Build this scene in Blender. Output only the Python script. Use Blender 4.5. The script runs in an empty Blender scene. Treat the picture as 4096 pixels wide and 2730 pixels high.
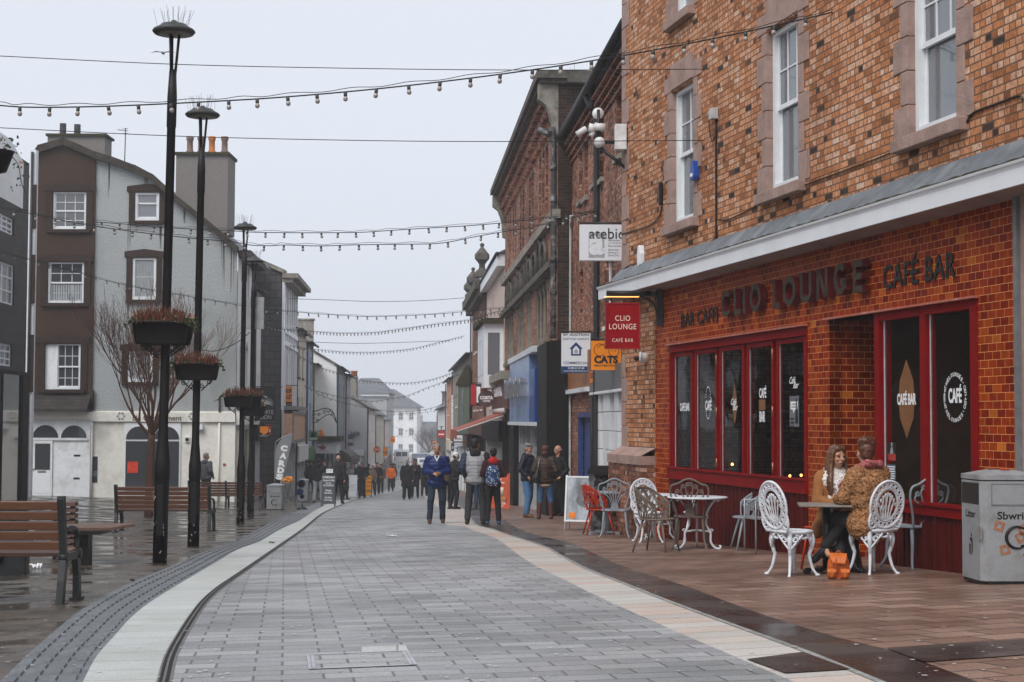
import bpy, bmesh, math, random
from mathutils import Vector, Matrix, Euler, noise
R = math.radians
pi = math.pi
random.seed(7)
scn = bpy.context.scene
COL = scn.collection
# ---------------------------------------------------------------- camera, sky, sun, exposure
FPX = 6450.0                       # focal length in pixels of the 4096 wide photograph
CAMZ = 1.06
PITCH = math.atan(318.0 / FPX)
ROLL = -0.004
cam_d = bpy.data.cameras.new('camera')
cam = bpy.data.objects.new('camera', cam_d); COL.objects.link(cam)
cam_d.sensor_width = 36.0; cam_d.lens = FPX / 4096 * 36.0
cam_d.clip_start = 0.1; cam_d.clip_end = 3000
cam.location = (0, 0, CAMZ); cam.rotation_euler = (pi / 2 + PITCH, ROLL, 0)
scn.camera = cam
W = bpy.data.worlds.new("World"); scn.world = W; W.use_nodes = True
nt = W.node_tree; nt.nodes.clear()
sky = nt.nodes.new('ShaderNodeTexSky'); sky.sky_type = 'NISHITA'; sky.sun_disc = False
sky.sun_elevation = R(47); sky.sun_rotation = R(210); sky.dust_density = 6; sky.air_density = 1.0
hs = nt.nodes.new('ShaderNodeHueSaturation'); hs.inputs['Saturation'].default_value = 0.22
ovc = nt.nodes.new('ShaderNodeMix'); ovc.data_type = 'RGBA'
ovc.inputs['Factor'].default_value = 0.80
ovc.inputs['B'].default_value = (6.25, 6.65, 7.4, 1)      # flat cloud layer
bgn = nt.nodes.new('ShaderNodeBackground'); bgn.inputs['Strength'].default_value = 0.1
wo = nt.nodes.new('ShaderNodeOutputWorld')
nt.links.new(sky.outputs[0], hs.inputs['Color']); nt.links.new(hs.outputs[0], ovc.inputs['A'])
nt.links.new(ovc.outputs['Result'], bgn.inputs['Color']); nt.links.new(bgn.outputs[0], wo.inputs[0])
sl = bpy.data.lights.new('sun', 'SUN'); sl.energy = 1.5; sl.angle = R(35); sl.color = (1, .97, .93)
so = bpy.data.objects.new('sun', sl); COL.objects.link(so)
so.rotation_euler = Vector((-.32, -.55, .80)).to_track_quat('Z', 'Y').to_euler()
scn.view_settings.view_transform = 'Standard'; scn.view_settings.look = 'None'
scn.view_settings.exposure = 0.5; scn.view_settings.gamma = 1.0
scn.render.engine = 'CYCLES'
scn.cycles.max_bounces = 6; scn.cycles.diffuse_bounces = 3; scn.cycles.glossy_bounces = 3
scn.cycles.transparent_max_bounces = 8; scn.cycles.volume_bounces = 1
# ---------------------------------------------------------------- picture point -> place in the world
_M = Euler(cam.rotation_euler).to_matrix()
def ray(px, py):
    d = _M @ Vector(((px - 2048) / FPX, (1365 - py) / FPX, -1))
    return d / d.y
def at(px, py, Y):
    r = ray(px, py); return Vector((r.x * Y, Y, CAMZ + r.z * Y))
def sstep(t): t = min(1, max(0, t)); return t * t * (3 - 2 * t)
def zg(x, y):
    z = -.0325 * min(y, 110) - .013 * max(0, min(y, 300) - 110)
    # gentle cross fall towards the drain, level again under the frontages
    xx = min(x, 8.0)
    if xx >= -8: z += .02 * xx
    else: z += -.16 + .03 * (-8 - max(xx, -18))
    return z
def gnd(px, py):
    r = ray(px, py); lo, hi = 2.0, 420.0
    f = lambda Y: CAMZ + r.z * Y - zg(r.x * Y, Y)
    if f(hi) > 0: return Vector((r.x * hi, hi, zg(r.x * hi, hi)))
    for _ in range(40):
        m = (lo + hi) / 2
        if f(m) > 0: lo = m
        else: hi = m
    return Vector((r.x * lo, lo, zg(r.x * lo, lo)))
def G3(x, y, dz=0): return Vector((x, y, zg(x, y) + dz))
# ---------------------------------------------------------------- materials
MATS = {}
def _nt(name):
    m = bpy.data.materials.new(name); m.use_nodes = True; n = m.node_tree
    return m, n, n.nodes['Principled BSDF'], n.nodes.new, n.links.new
def c4(c): return (c[0], c[1], c[2], 1)
def ramp(new, stops):
    r = new('ShaderNodeValToRGB'); e = r.color_ramp.elements
    while len(e) < len(stops): e.new(0.5)
    for k, (p, c) in enumerate(stops):
        e[k].position = p; e[k].color = c4(c)
    return r
def M(name, col, rough=.6, metal=0, var=.25, vscale=6, bump=0, bscale=60, spec=.3, stain=None, sstain=1.2, coat=0, streak=1, trans=0):
    """Mottled paint / stone / cloth: two tones of one colour broken up by noise, optional stains and fine bump."""
    if name in MATS: return MATS[name]
    m, n, P, new, lk = _nt(name)
    tc = new('ShaderNodeTexCoord'); src = tc.outputs['Object']
    if streak != 1:
        mp = new('ShaderNodeMapping'); mp.inputs['Scale'].default_value = (1, 1, 1 / streak)
        lk(src, mp.inputs[0]); src = mp.outputs[0]
    nz = new('ShaderNodeTexNoise'); nz.inputs['Scale'].default_value = vscale; nz.inputs['Detail'].default_value = 6
    nz.inputs['Roughness'].default_value = .65
    lk(src, nz.inputs['Vector'])
    rp = ramp(new, [(.3, tuple(c * (1 - var) for c in col)), (.7, tuple(min(1, c * (1 + var)) for c in col))])
    lk(nz.outputs['Fac'], rp.inputs[0]); out = rp.outputs[0]
    if stain:
        n2 = new('ShaderNodeTexNoise'); n2.inputs['Scale'].default_value = sstain; n2.inputs['Detail'].default_value = 8
        n2.inputs['Roughness'].default_value = .7
        lk(src, n2.inputs['Vector'])
        r2 = ramp(new, [(.5, (0, 0, 0)), (.68, (1, 1, 1))]); lk(n2.outputs['Fac'], r2.inputs[0])
        mx = new('ShaderNodeMix'); mx.data_type = 'RGBA'; mx.inputs['B'].default_value = c4(stain)
        ml = new('ShaderNodeMath'); ml.operation = 'MULTIPLY'; ml.inputs[1].default_value = .75
        lk(r2.outputs[0], ml.inputs[0]); lk(ml.outputs[0], mx.inputs['Factor']); lk(out, mx.inputs['A']); out = mx.outputs['Result']
    lk(out, P.inputs['Base Color'])
    P.inputs['Roughness'].default_value = rough; P.inputs['Metallic'].default_value = metal
    P.inputs['Specular IOR Level'].default_value = spec
    if coat: P.inputs['Coat Weight'].default_value = coat
    if trans: P.inputs['Transmission Weight'].default_value = trans
    if bump:
        nb = new('ShaderNodeTexNoise'); nb.inputs['Scale'].default_value = bscale; nb.inputs['Detail'].default_value = 4
        lk(tc.outputs['Object'], nb.inputs['Vector'])
        b = new('ShaderNodeBump'); b.inputs['Strength'].default_value = min(1, bump); b.inputs['Distance'].default_value = .01
        lk(nb.outputs['Fac'], b.inputs['Height']); lk(b.outputs[0], P.inputs['Normal'])
    MATS[name] = m; return m
def MB_brick(name, stops, mortar, bw=.225, bh=.075, ms=.012, rough=.8, squash=1, sqf=2, off=.5, bump=.5, soot=None, spec=.3,
          ground=False, rot=0, soots=.6, grain=30, grainamt=.25, wet=0, offf=2):
    """Courses of bricks, tiles, slates or paving blocks with a tone of its own for every unit."""
    if name in MATS: return MATS[name]
    m, n, P, new, lk = _nt(name)
    tc = new('ShaderNodeTexCoord'); sp = new('ShaderNodeSeparateXYZ'); cb = new('ShaderNodeCombineXYZ')
    if ground:
        mp = new('ShaderNodeMapping'); mp.inputs['Rotation'].default_value = (0, 0, rot)
        lk(tc.outputs['Object'], mp.inputs[0]); vec = mp.outputs[0]
        fl = new('ShaderNodeMapping'); fl.inputs['Scale'].default_value = (1, 1, 0); lk(vec, fl.inputs[0]); vec = fl.outputs[0]
    else:
        lk(tc.outputs['Object'], sp.inputs[0]); ad = new('ShaderNodeMath')
        lk(sp.outputs[0], ad.inputs[0]); lk(sp.outputs[1], ad.inputs[1]); lk(ad.outputs[0], cb.inputs[0]); lk(sp.outputs[2], cb.inputs[1])
        vec = cb.outputs[0]
    br = new('ShaderNodeTexBrick'); lk(vec, br.inputs['Vector'])
    br.inputs['Color1'].default_value = (0, 0, 0, 1); br.inputs['Color2'].default_value = (1, 1, 1, 1)
    br.inputs['Mortar'].default_value = (.5, .5, .5, 1); br.inputs['Scale'].default_value = 1
    br.inputs['Mortar Size'].default_value = ms; br.inputs['Mortar Smooth'].default_value = .25
    br.inputs['Brick Width'].default_value = bw; br.inputs['Row Height'].default_value = bh
    br.offset = off; br.offset_frequency = offf; br.squash = squash; br.squash_frequency = sqf
    rp = ramp(new, stops); lk(br.outputs['Color'], rp.inputs[0]); out = rp.outputs[0]
    # grain inside the unit
    nz = new('ShaderNodeTexNoise'); nz.inputs['Scale'].default_value = grain; nz.inputs['Detail'].default_value = 5; lk(tc.outputs['Object'], nz.inputs['Vector'])
    gr = ramp(new, [(.3, (1 - grainamt,) * 3), (.7, (1 + grainamt,) * 3)]); lk(nz.outputs['Fac'], gr.inputs[0])
    mu = new('ShaderNodeMix'); mu.data_type = 'RGBA'; mu.blend_type = 'MULTIPLY'; mu.inputs['Factor'].default_value = 1
    lk(out, mu.inputs['A']); lk(gr.outputs[0], mu.inputs['B']); out = mu.outputs['Result']
    mx = new('ShaderNodeMix'); mx.data_type = 'RGBA'; lk(br.outputs['Fac'], mx.inputs['Factor'])
    lk(out, mx.inputs['A']); mx.inputs['B'].default_value = c4(mortar); out = mx.outputs['Result']
    n2 = new('ShaderNodeTexNoise'); n2.inputs['Scale'].default_value = soots; n2.inputs['Detail'].default_value = 8; n2.inputs['Roughness'].default_value = .65
    lk(tc.outputs['Object'], n2.inputs['Vector'])
    if soot:
        r2 = ramp(new, [(.46, (0, 0, 0)), (.7, (1, 1, 1))]); lk(n2.outputs['Fac'], r2.inputs[0])
        m2 = new('ShaderNodeMix'); m2.data_type = 'RGBA'; m2.blend_type = 'MULTIPLY'; m2.inputs['B'].default_value = c4(soot)
        lk(r2.outputs[0], m2.inputs['Factor']); lk(out, m2.inputs['A']); out = m2.outputs['Result']
    lk(out, P.inputs['Base Color']); P.inputs['Specular IOR Level'].default_value = spec
    if wet:
        r3 = ramp(new, [(.42, (rough,) * 3), (.6, (wet,) * 3)]); 
        n3 = new('ShaderNodeTexNoise'); n3.inputs['Scale'].default_value = 1.3; n3.inputs['Detail'].default_value = 6
        lk(vec, n3.inputs['Vector']); lk(n3.outputs['Fac'], r3.inputs[0]); lk(r3.outputs[0], P.inputs['Roughness'])
    else: P.inputs['Roughness'].default_value = rough
    b = new('ShaderNodeBump'); b.invert = True; b.inputs['Strength'].default_value = bump; b.inputs['Distance'].default_value = .008
    a2 = new('ShaderNodeMath'); a2.operation = 'MULTIPLY_ADD'; a2.inputs[1].default_value = -.35
    lk(nz.outputs['Fac'], a2.inputs[0]); lk(br.outputs['Fac'], a2.inputs[2])
    lk(a2.outputs[0], b.inputs['Height']); lk(b.outputs[0], P.inputs['Normal'])
    MATS[name] = m; return m
def emit(name, col, s):
    if name in MATS: return MATS[name]
    m, n, P, new, lk = _nt(name); P.inputs['Base Color'].default_value = c4(col)
    P.inputs['Emission Color'].default_value = c4(col); P.inputs['Emission Strength'].default_value = s
    MATS[name] = m; return m
def glassmat(name, tint=(.02, .025, .03), alpha=.5, rough=.03):
    """window pane: mirror-like surface, partly clear"""
    if name in MATS: return MATS[name]
    m, n, P, new, lk = _nt(name); P.inputs['Base Color'].default_value = c4(tint); P.inputs['Roughness'].default_value = rough
    P.inputs['Specular IOR Level'].default_value = .8; P.inputs['IOR'].default_value = 1.75; P.inputs['Alpha'].default_value = alpha
    nz = new('ShaderNodeTexNoise'); nz.inputs['Scale'].default_value = 1.5; tc = new('ShaderNodeTexCoord'); lk(tc.outputs['Object'], nz.inputs['Vector'])
    b = new('ShaderNodeBump'); b.inputs['Strength'].default_value = .08; b.inputs['Distance'].default_value = .02
    lk(nz.outputs['Fac'], b.inputs['Height']); lk(b.outputs[0], P.inputs['Normal'])
    MATS[name] = m; return m
# ---------------------------------------------------------------- objects
def tag(o, label=None, cat=None, group=None, kind=None):
    if label: o['label'] = label
    if cat: o['category'] = cat
    if group: o['group'] = group
    if kind: o['kind'] = kind
    return o
def thing(name, label, cat, loc=(0, 0, 0), rz=0, group=None):
    o = bpy.data.objects.new(name, None); COL.objects.link(o); o.empty_display_size = .2
    o.location = loc; o.rotation_euler = (0, 0, rz)
    return tag(o, label, cat, group)
def copy_tree(o, parent=None, first=True):
    c = o.copy(); COL.objects.link(c)
    if parent: c.parent = parent
    for ch in [k for k in COL.objects if k.parent == o]: copy_tree(ch, c)
    return c
def dup(o, loc, rz, label, group=None):
    c = copy_tree(o); c.location = loc; c.rotation_euler = (0, 0, rz); c['label'] = label
    if group: c['group'] = group
    return c
def T(x=0, y=0, z=0, rx=0, ry=0, rz=0, s=1):
    m = Matrix.Translation((x, y, z)) @ Euler((rx, ry, rz)).to_matrix().to_4x4()
    if s != 1: m = m @ (Matrix.Scale(s, 4) if not isinstance(s, tuple) else Matrix.Diagonal((s[0], s[1], s[2], 1)))
    return m
class MB:
    def __init__(s, X=None): s.v = []; s.f = []; s.sm = []; s.X = X; s.k = []
    def add(s, vs, fs, smooth=False, X=None):
        n = len(s.v); m = s.X; s.k.append((n, len(s.f)))
        if X is not None: m = X if m is None else m @ X
        for p in vs:
            p = Vector(p); s.v.append(m @ p if m is not None else p)
        for f in fs: s.f.append([n + i for i in f]); s.sm.append(smooth)
        return s
    def box(s, x0, x1, y0, y1, z0, z1, X=None):
        if x0 > x1: x0, x1 = x1, x0
        if y0 > y1: y0, y1 = y1, y0
        if z0 > z1: z0, z1 = z1, z0
        v = [(x, y, z) for z in (z0, z1) for y in (y0, y1) for x in (x0, x1)]
        return s.add(v, [(0, 2, 3, 1), (4, 5, 7, 6), (0, 1, 5, 4), (2, 6, 7, 3), (0, 4, 6, 2), (1, 3, 7, 5)], X=X)
    def quad(s, *p, X=None): return s.add(p, [tuple(range(len(p)))], X=X)
    def prism(s, pts, y0, y1, X=None):
        """outline in x,z pushed from y0 to y1"""
        n = len(pts); v = [(p[0], y0, p[1]) for p in pts] + [(p[0], y1, p[1]) for p in pts]
        a = sum(pts[i][0] * pts[(i + 1) % n][1] - pts[(i + 1) % n][0] * pts[i][1] for i in range(n))
        f = [tuple(range(n)), tuple(range(2 * n - 1, n - 1, -1))] + [((i + 1) % n, i, n + i, n + (i + 1) % n) for i in range(n)]
        if a < 0: f = [tuple(reversed(q)) for q in f]
        return s.add(v, f, X=X)
    def slab(s, pts, z0, z1, X=None):
        return s.prism(pts, 0, 1, X=(X or Matrix()) @ Matrix(((1, 0, 0, 0), (0, 0, 1, 0), (0, z1 - z0, 0, z0), (0, 0, 0, 1))))
    def tube(s, pts, r, seg=8, closed=False, caps=True, flat=1, X=None):
        pts = [Vector(p) for p in pts]; n = len(pts)
        if n < 2: return s
        rr = r if isinstance(r, (list, tuple)) else [r] * n
        V = []; F = []; t0 = None
        for i in range(n):
            if closed: t = pts[(i + 1) % n] - pts[i - 1]
            else: t = pts[min(i + 1, n - 1)] - pts[max(i - 1, 0)]
            if t.length < 1e-9: t = Vector((0, 0, 1))
            t.normalize()
            if i == 0:
                u = t.orthogonal().normalized() if abs(t.y) > .9 else t.cross(Vector((0, 1, 0))).normalized()
            else:
                q = t0.rotation_difference(t); u = (q @ u); u = (u - t * u.dot(t)).normalized()
            w = t.cross(u); t0 = t
            for k in range(seg):
                a = 2 * pi * k / seg
                V.append(pts[i] + (u * math.cos(a) + w * math.sin(a) * flat) * rr[i])
        m = n if closed else n - 1
        for i in range(m):
            j = (i + 1) % n
            for k in range(seg):
                l = (k + 1) % seg; F.append((i * seg + k, i * seg + l, j * seg + l, j * seg + k))
        if not closed and caps:
            F.append(tuple(reversed(range(seg)))); F.append(tuple((n - 1) * seg + k for k in range(seg)))
        return s.add(V, F, smooth=seg > 5, X=X)
    def lathe(s, prof, seg=16, X=None, smooth=True, sx=1, sy=1):
        V = []; F = []
        for (r, z) in prof:
            for k in range(seg):
                a = 2 * pi * k / seg; V.append((r * math.cos(a) * sx, r * math.sin(a) * sy, z))
        for i in range(len(prof) - 1):
            for k in range(seg):
                l = (k + 1) % seg; F.append((i * seg + k, i * seg + l, (i + 1) * seg + l, (i + 1) * seg + k))
        if prof[0][0] > 1e-4: F.append(tuple(reversed(range(seg))))
        if prof[-1][0] > 1e-4: F.append(tuple((len(prof) - 1) * seg + k for k in range(seg)))
        return s.add(V, F, smooth=smooth, X=X)
    def ball(s, c, r, seg=12, rings=8, X=None):
        if not isinstance(r, (tuple, list)): r = (r, r, r)
        V = [(c[0], c[1], c[2] - r[2])]; F = []
        for i in range(1, rings):
            b = -pi / 2 + pi * i / rings
            for k in range(seg):
                a = 2 * pi * k / seg
                V.append((c[0] + r[0] * math.cos(b) * math.cos(a), c[1] + r[1] * math.cos(b) * math.sin(a), c[2] + r[2] * math.sin(b)))
        V.append((c[0], c[1], c[2] + r[2])); L = len(V) - 1
        for k in range(seg):
            l = (k + 1) % seg
            F.append((0, 1 + l, 1 + k)); F.append((L, L - seg + k, L - seg + l))
            for i in range(rings - 2):
                F.append((1 + i * seg + k, 1 + i * seg + l, 1 + (i + 1) * seg + l, 1 + (i + 1) * seg + k))
        return s.add(V, F, smooth=True, X=X)
    def mesh(s, name):
        me = bpy.data.meshes.new(name); me.from_pydata([tuple(p) for p in s.v], [], s.f)
        me.polygons.foreach_set('use_smooth', s.sm); me.update(); return me
    def obj(s, name, mat, parent=None, bevel=0, label=None, split=0):
        if split:
            e = s.k[::split] + [(len(s.v), len(s.f))]
            for (a, b), (c, d) in zip(e, e[1:]):
                if c == a: continue
                m = MB(); m.v = s.v[a:c]; m.f = [[i - a for i in f] for f in s.f[b:d]]; m.sm = s.sm[b:d]; o = m.obj(name, mat, parent, bevel, label)
            return o
        me = s.mesh(name)
        if mat: me.materials.append(mat)
        o = bpy.data.objects.new(name, me); COL.objects.link(o)
        if parent: o.parent = parent
        if bevel:
            b = o.modifiers.new('bevel', 'BEVEL'); b.width = bevel; b.segments = 2; b.limit_method = 'ANGLE'
        if label: o['label'] = label
        return o
def bezier(P, n=8):
    """Catmull-Rom through points"""
    P = [Vector(p) for p in P]; Q = [P[0] * 2 - P[1]] + P + [P[-1] * 2 - P[-2]]; out = []
    for i in range(1, len(Q) - 2):
        for k in range(n):
            t = k / n; a, b, c, d = Q[i - 1], Q[i], Q[i + 1], Q[i + 2]
            out.append(.5 * ((2 * b) + (c - a) * t + (2 * a - 5 * b + 4 * c - d) * t * t + (3 * b - 3 * c + d - a) * t ** 3))
    out.append(P[-1]); return out
def spiral(c, r0, r1, a0, turns, n=14, plane='xz', y=0):
    out = []
    for k in range(n + 1):
        t = k / n; a = a0 + turns * 2 * pi * t; r = r0 + (r1 - r0) * t
        out.append((c[0] + r * math.cos(a), y, c[1] + r * math.sin(a)))
    return out
def text_mb(mb, s, x, z, w=None, h=None, y=-.004, ext=.002, align='C', X=None, bold=0, spacing=1, shear=0):
    """letters standing in the x-z plane facing -y, stretched to width w and height h; x,z is the middle (or left) of the line's box"""
    cu = bpy.data.curves.new('t', 'FONT'); cu.body = s; cu.size = 1; cu.extrude = .5; cu.offset = bold; cu.resolution_u = 3
    cu.space_character = spacing; cu.shear = shear
    ob = bpy.data.objects.new('t', cu); COL.objects.link(ob)
    dg = bpy.context.evaluated_depsgraph_get(); me = bpy.data.meshes.new_from_object(ob.evaluated_get(dg))
    bpy.data.objects.remove(ob); bpy.data.curves.remove(cu)
    vs = [v.co.copy() for v in me.vertices]; fs = [tuple(p.vertices) for p in me.polygons]; bpy.data.meshes.remove(me)
    if not vs: return mb
    x0 = min(v.x for v in vs); x1 = max(v.x for v in vs); y0 = min(v.y for v in vs); y1 = max(v.y for v in vs)
    sy = (h / (y1 - y0)) if h else (w / (x1 - x0)); sx = (w / (x1 - x0)) if w else sy
    ox = {'C': (x0 + x1) / 2, 'L': x0, 'R': x1}[align]
    out = [((v.x - ox) * sx + x, y - (v.z + .5) * ext, (v.y - (y0 + y1) / 2) * sy + z) for v in vs]
    return mb.add(out, fs, X=X)
class Fac:
    """A frontage: local x runs left to right as one faces it, local y goes into the building, z is up."""
    def __init__(s, p0, p1):
        s.p0 = Vector((p0[0], p0[1], 0)); s.p1 = Vector((p1[0], p1[1], 0)); s.d = (s.p1 - s.p0).normalized()
        s.n = Vector((-s.d.y, s.d.x, 0)); s.L = (s.p1 - s.p0).length; s.rz = math.atan2(s.d.y, s.d.x)
    def uv(s, px, py, off=0):
        r = ray(px, py); o = Vector((0, 0, CAMZ)); q = s.p0 + s.n * off
        t = (q - o).dot(s.n) / r.dot(s.n); p = o + r * t
        return (p - s.p0).dot(s.d), p.z
    def u(s, px, off=0): return s.uv(px, 1500, off)[0]
    def z(s, px, py, off=0): return s.uv(px, py, off)[1]
    def w(s, u, y=0): return s.p0 + s.d * u + s.n * y
    def g(s, u): p = s.w(u); return zg(p.x, p.y)
    def root(s, name, label, cat, group=None): return thing(name, label, cat, s.p0, s.rz, group)
def dirfac(px0, Z0, px1, vp):
    """frontage running towards a vanishing column vp, from column px0 at depth Z0 to column px1"""
    a0 = (px0 - 2048) / FPX; a1 = (px1 - 2048) / FPX; k = (vp - 2048) / FPX
    X0 = (a0 - k) * Z0; Z1 = X0 / (a1 - k)
    return Fac((a0 * Z0, Z0), (a1 * Z1, Z1)), Z1
def wall(mb, u0, u1, z0, z1, holes=(), rev=.12, y=0, side=0, top=True):
    """front face with rectangular openings (u0,u1,z0,z1) and their reveals; side = depth of the return walls"""
    us = sorted({u0, u1} | {h[0] for h in holes} | {h[1] for h in holes}); zs = sorted({z0, z1} | {h[2] for h in holes} | {h[3] for h in holes})
    us = [u for u in us if u0 <= u <= u1]; zs = [z for z in zs if z0 <= z <= z1]
    for i in range(len(us) - 1):
        for j in range(len(zs) - 1):
            cu = (us[i] + us[i + 1]) / 2; cz = (zs[j] + zs[j + 1]) / 2
            if any(h[0] < cu < h[1] and h[2] < cz < h[3] for h in holes): continue
            mb.quad((us[i], y, zs[j]), (us[i + 1], y, zs[j]), (us[i + 1], y, zs[j + 1]), (us[i], y, zs[j + 1]))
    for (a, b, c, d) in holes:
        mb.quad((a, y, c), (a, y + rev, c), (a, y + rev, d), (a, y, d)); mb.quad((b, y, c), (b, y, d), (b, y + rev, d), (b, y + rev, c))
        mb.quad((a, y, d), (a, y + rev, d), (b, y + rev, d), (b, y, d)); mb.quad((a, y, c), (b, y, c), (b, y + rev, c), (a, y + rev, c))
    if side:
        mb.quad((u0, y, z0), (u0, y, z1), (u0, y + side, z1), (u0, y + side, z0)); mb.quad((u1, y, z0), (u1, y + side, z0), (u1, y + side, z1), (u1, y, z1))
        mb.quad((u0, y + side, z0), (u0, y + side, z1), (u1, y + side, z1), (u1, y + side, z0))
        if top: mb.quad((u0, y, z1), (u1, y, z1), (u1, y + side, z1), (u0, y + side, z1))
    return mb
# ================================================================ THE GROUND
def boundary(pix, far):
    """edge of a paving strip as x(y): picture points dropped on the ground, then known places farther off"""
    P = [gnd(a, b) for a, b in pix]; P = [(p.y, p.x) for p in P] + list(far)
    P.sort(); out = [P[0]]
    for p in P[1:]:
        if p[0] - out[-1][0] > .25: out.append(p)
    return out
def ev(B, y):
    if y <= B[0][0]:
        (a, b), (c, d) = B[0], B[1]; k = (d - b) / (c - a); k = max(-1.2, min(1.2, k)); return b + k * (y - a)
    if y >= B[-1][0]: return B[-1][1]
    for i in range(len(B) - 1):
        if B[i][0] <= y <= B[i + 1][0]:
            y0, x0 = B[i]; y1, x1 = B[i + 1]
            m = lambda j: (B[min(j + 1, len(B) - 1)][1] - B[max(j - 1, 0)][1]) / (B[min(j + 1, len(B) - 1)][0] - B[max(j - 1, 0)][0])
            h = y1 - y0; t = (y - y0) / h; m0, m1 = m(i) * h, m(i + 1) * h
            return x0 * (2 * t ** 3 - 3 * t * t + 1) + m0 * (t ** 3 - 2 * t * t + t) + x1 * (3 * t * t - 2 * t ** 3) + m1 * (t ** 3 - t * t)
B_out = boundary([(0, 2728), (72, 2656), (149, 2584), (309, 2451), (398, 2396), (519, 2333), (679, 2267), (787, 2219), (947, 2165), (1030, 2120), (1106, 2079), (1200, 2040), (1279, 2006)],
                 [(75, -8.6), (110, -9.3), (150, -11.2), (300, -19)])
B_tac = boundary([(331, 2728), (387, 2625), (464, 2537), (530, 2465), (608, 2404), (746, 2319), (856, 2255), (950, 2200), (1042, 2165), (1119, 2120), (1200, 2082), (1260, 2043)],
                 [(75, -7.9), (110, -8.6), (150, -10.4), (300, -18)])
B_rl = boundary([(649, 2728), (677, 2625), (724, 2537), (773, 2460), (818, 2402), (878, 2349), (967, 2288), (1094, 2200), (1200, 2126), (1310, 2044)],
                [(75, -7.0), (110, -7.6), (150, -9.2), (300, -17)])
B_rr = boundary([(1784, 2100), (1841, 2101), (1880, 2117), (1974, 2150), (2040, 2194), (2084, 2227), (2167, 2277), (2261, 2321), (2360, 2371), (2498, 2434), (2678, 2515), (2844, 2586), (2998, 2652), (3164, 2723)],
                [(50, -2.2), (78, -4.2), (110, -5.2), (150, -6.2), (300, -11)])
B_ld = boundary([(1905, 2100), (1968, 2117), (2029, 2139), (2167, 2183), (2250, 2227), (2333, 2271), (2500, 2337), (2678, 2408), (2951, 2509), (3212, 2604), (3402, 2681), (3520, 2730)],
                [(50, -1.5), (78, -3.5), (110, -4.7), (150, -5.6), (300, -10)])
B_dr = boundary([(2045, 2100), (2139, 2139), (2277, 2172), (2415, 2233), (2500, 2268), (2737, 2343), (3010, 2444), (3331, 2545), (3568, 2604), (3865, 2711)],
                [(52, -.7), (78, -2.6), (110, -4.1), (150, -5.1), (300, -9)])
B_L = [(-40, -60), (400, -60)]; B_R = [(-40, 60), (400, 60)]
ys = [3 + .3 * k for k in range(100)] + [33 + 1.0 * k for k in range(60)] + [93 + 3 * k for k in range(40)] + [213 + 8 * k for k in range(20)]
def sheet(name, BL, BR, nx, mat, dz=0, y0=3, y1=400, label=None, xcap=None):
    V = []; F = []; rows = [y for y in ys if y0 <= y <= y1]
    for y in rows:
        a, b = ev(BL, y), ev(BR, y)
        if xcap: a = max(a, xcap[0]); b = min(b, xcap[1])
        for k in range(nx + 1):
            x = a + (b - a) * k / nx; V.append((x, y, zg(x, y) + dz))
    for i in range(len(rows) - 1):
        for k in range(nx):
            p = i * (nx + 1) + k; F.append((p, p + 1, p + nx + 2, p + nx + 1))
    mb = MB(); mb.add(V, F, smooth=True); o = mb.obj(name, mat); o['kind'] = 'structure'
    if label: o['label'] = label
    return o, mb
m_road = MB_brick('grey_setts', [(0, (.20, .20, .205)), (.5, (.255, .255, .26)), (1, (.32, .32, .325))], (.115, .115, .12), bw=.37, bh=.215, ms=.0075, rough=.75, off=.41,
                  bump=.8, ground=True, rot=R(-8), soot=(.60, .63, .62), soots=.33, grain=90, grainamt=.3, wet=.42, spec=.45)
m_light = MB_brick('pale_kerb_slabs', [(0, (.40, .415, .41)), (1, (.46, .47, .46))], (.22, .23, .22), bw=40, bh=.46, ms=.007, rough=.8, off=0, ground=True, rot=R(-4),
                   soot=(.78, .80, .74), soots=.9, grain=70, grainamt=.16, bump=.5)
m_lightr = MB_brick('pale_pink_slabs', [(0, (.40, .36, .33)), (.5, (.46, .45, .42)), (1, (.47, .33, .27))], (.2, .16, .14), bw=60, bh=.33, ms=.008, rough=.75, off=0, ground=True, rot=R(-20),
                    soot=(.86, .82, .78), soots=.8, grain=70, grainamt=.16, bump=.5)
m_dark = MB_brick('dark_slate_slabs', [(0, (.028, .021, .017)), (1, (.060, .045, .036))], (.03, .026, .022), bw=60, bh=.62, ms=.010, rough=.45, off=0, ground=True, rot=R(-20),
                  soot=(.6, .6, .6), soots=1.2, grain=50, grainamt=.3, wet=.16, spec=.55)
m_red = MB_brick('red_brown_pavers', [(0, (.15, .083, .056)), (.5, (.205, .118, .083)), (1, (.26, .16, .118))], (.06, .037, .028), bw=.42, bh=.27, ms=.013, rough=.6, off=.5, ground=True, rot=R(-24),
                 soot=(.56, .53, .50), soots=.5, grain=60, grainamt=.3, wet=.34, bump=.7, spec=.5)
m_york = MB_brick('wet_stone_flags', [(0, (.045, .036, .025)), (.5, (.066, .052, .036)), (1, (.088, .067, .048))], (.035, .03, .024), bw=.75, bh=.42, ms=.012, rough=.55, off=.37, ground=True, rot=R(4),
                  soot=(.55, .5, .48), soots=.7, grain=26, grainamt=.3, wet=.07, bump=.7, spec=.6)
m_tac = M('tactile_slate', (.12, .13, .14), rough=.5, var=.3, vscale=5, bump=.3, bscale=120)
m_base = M('bedding', (.1, .09, .08))
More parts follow.
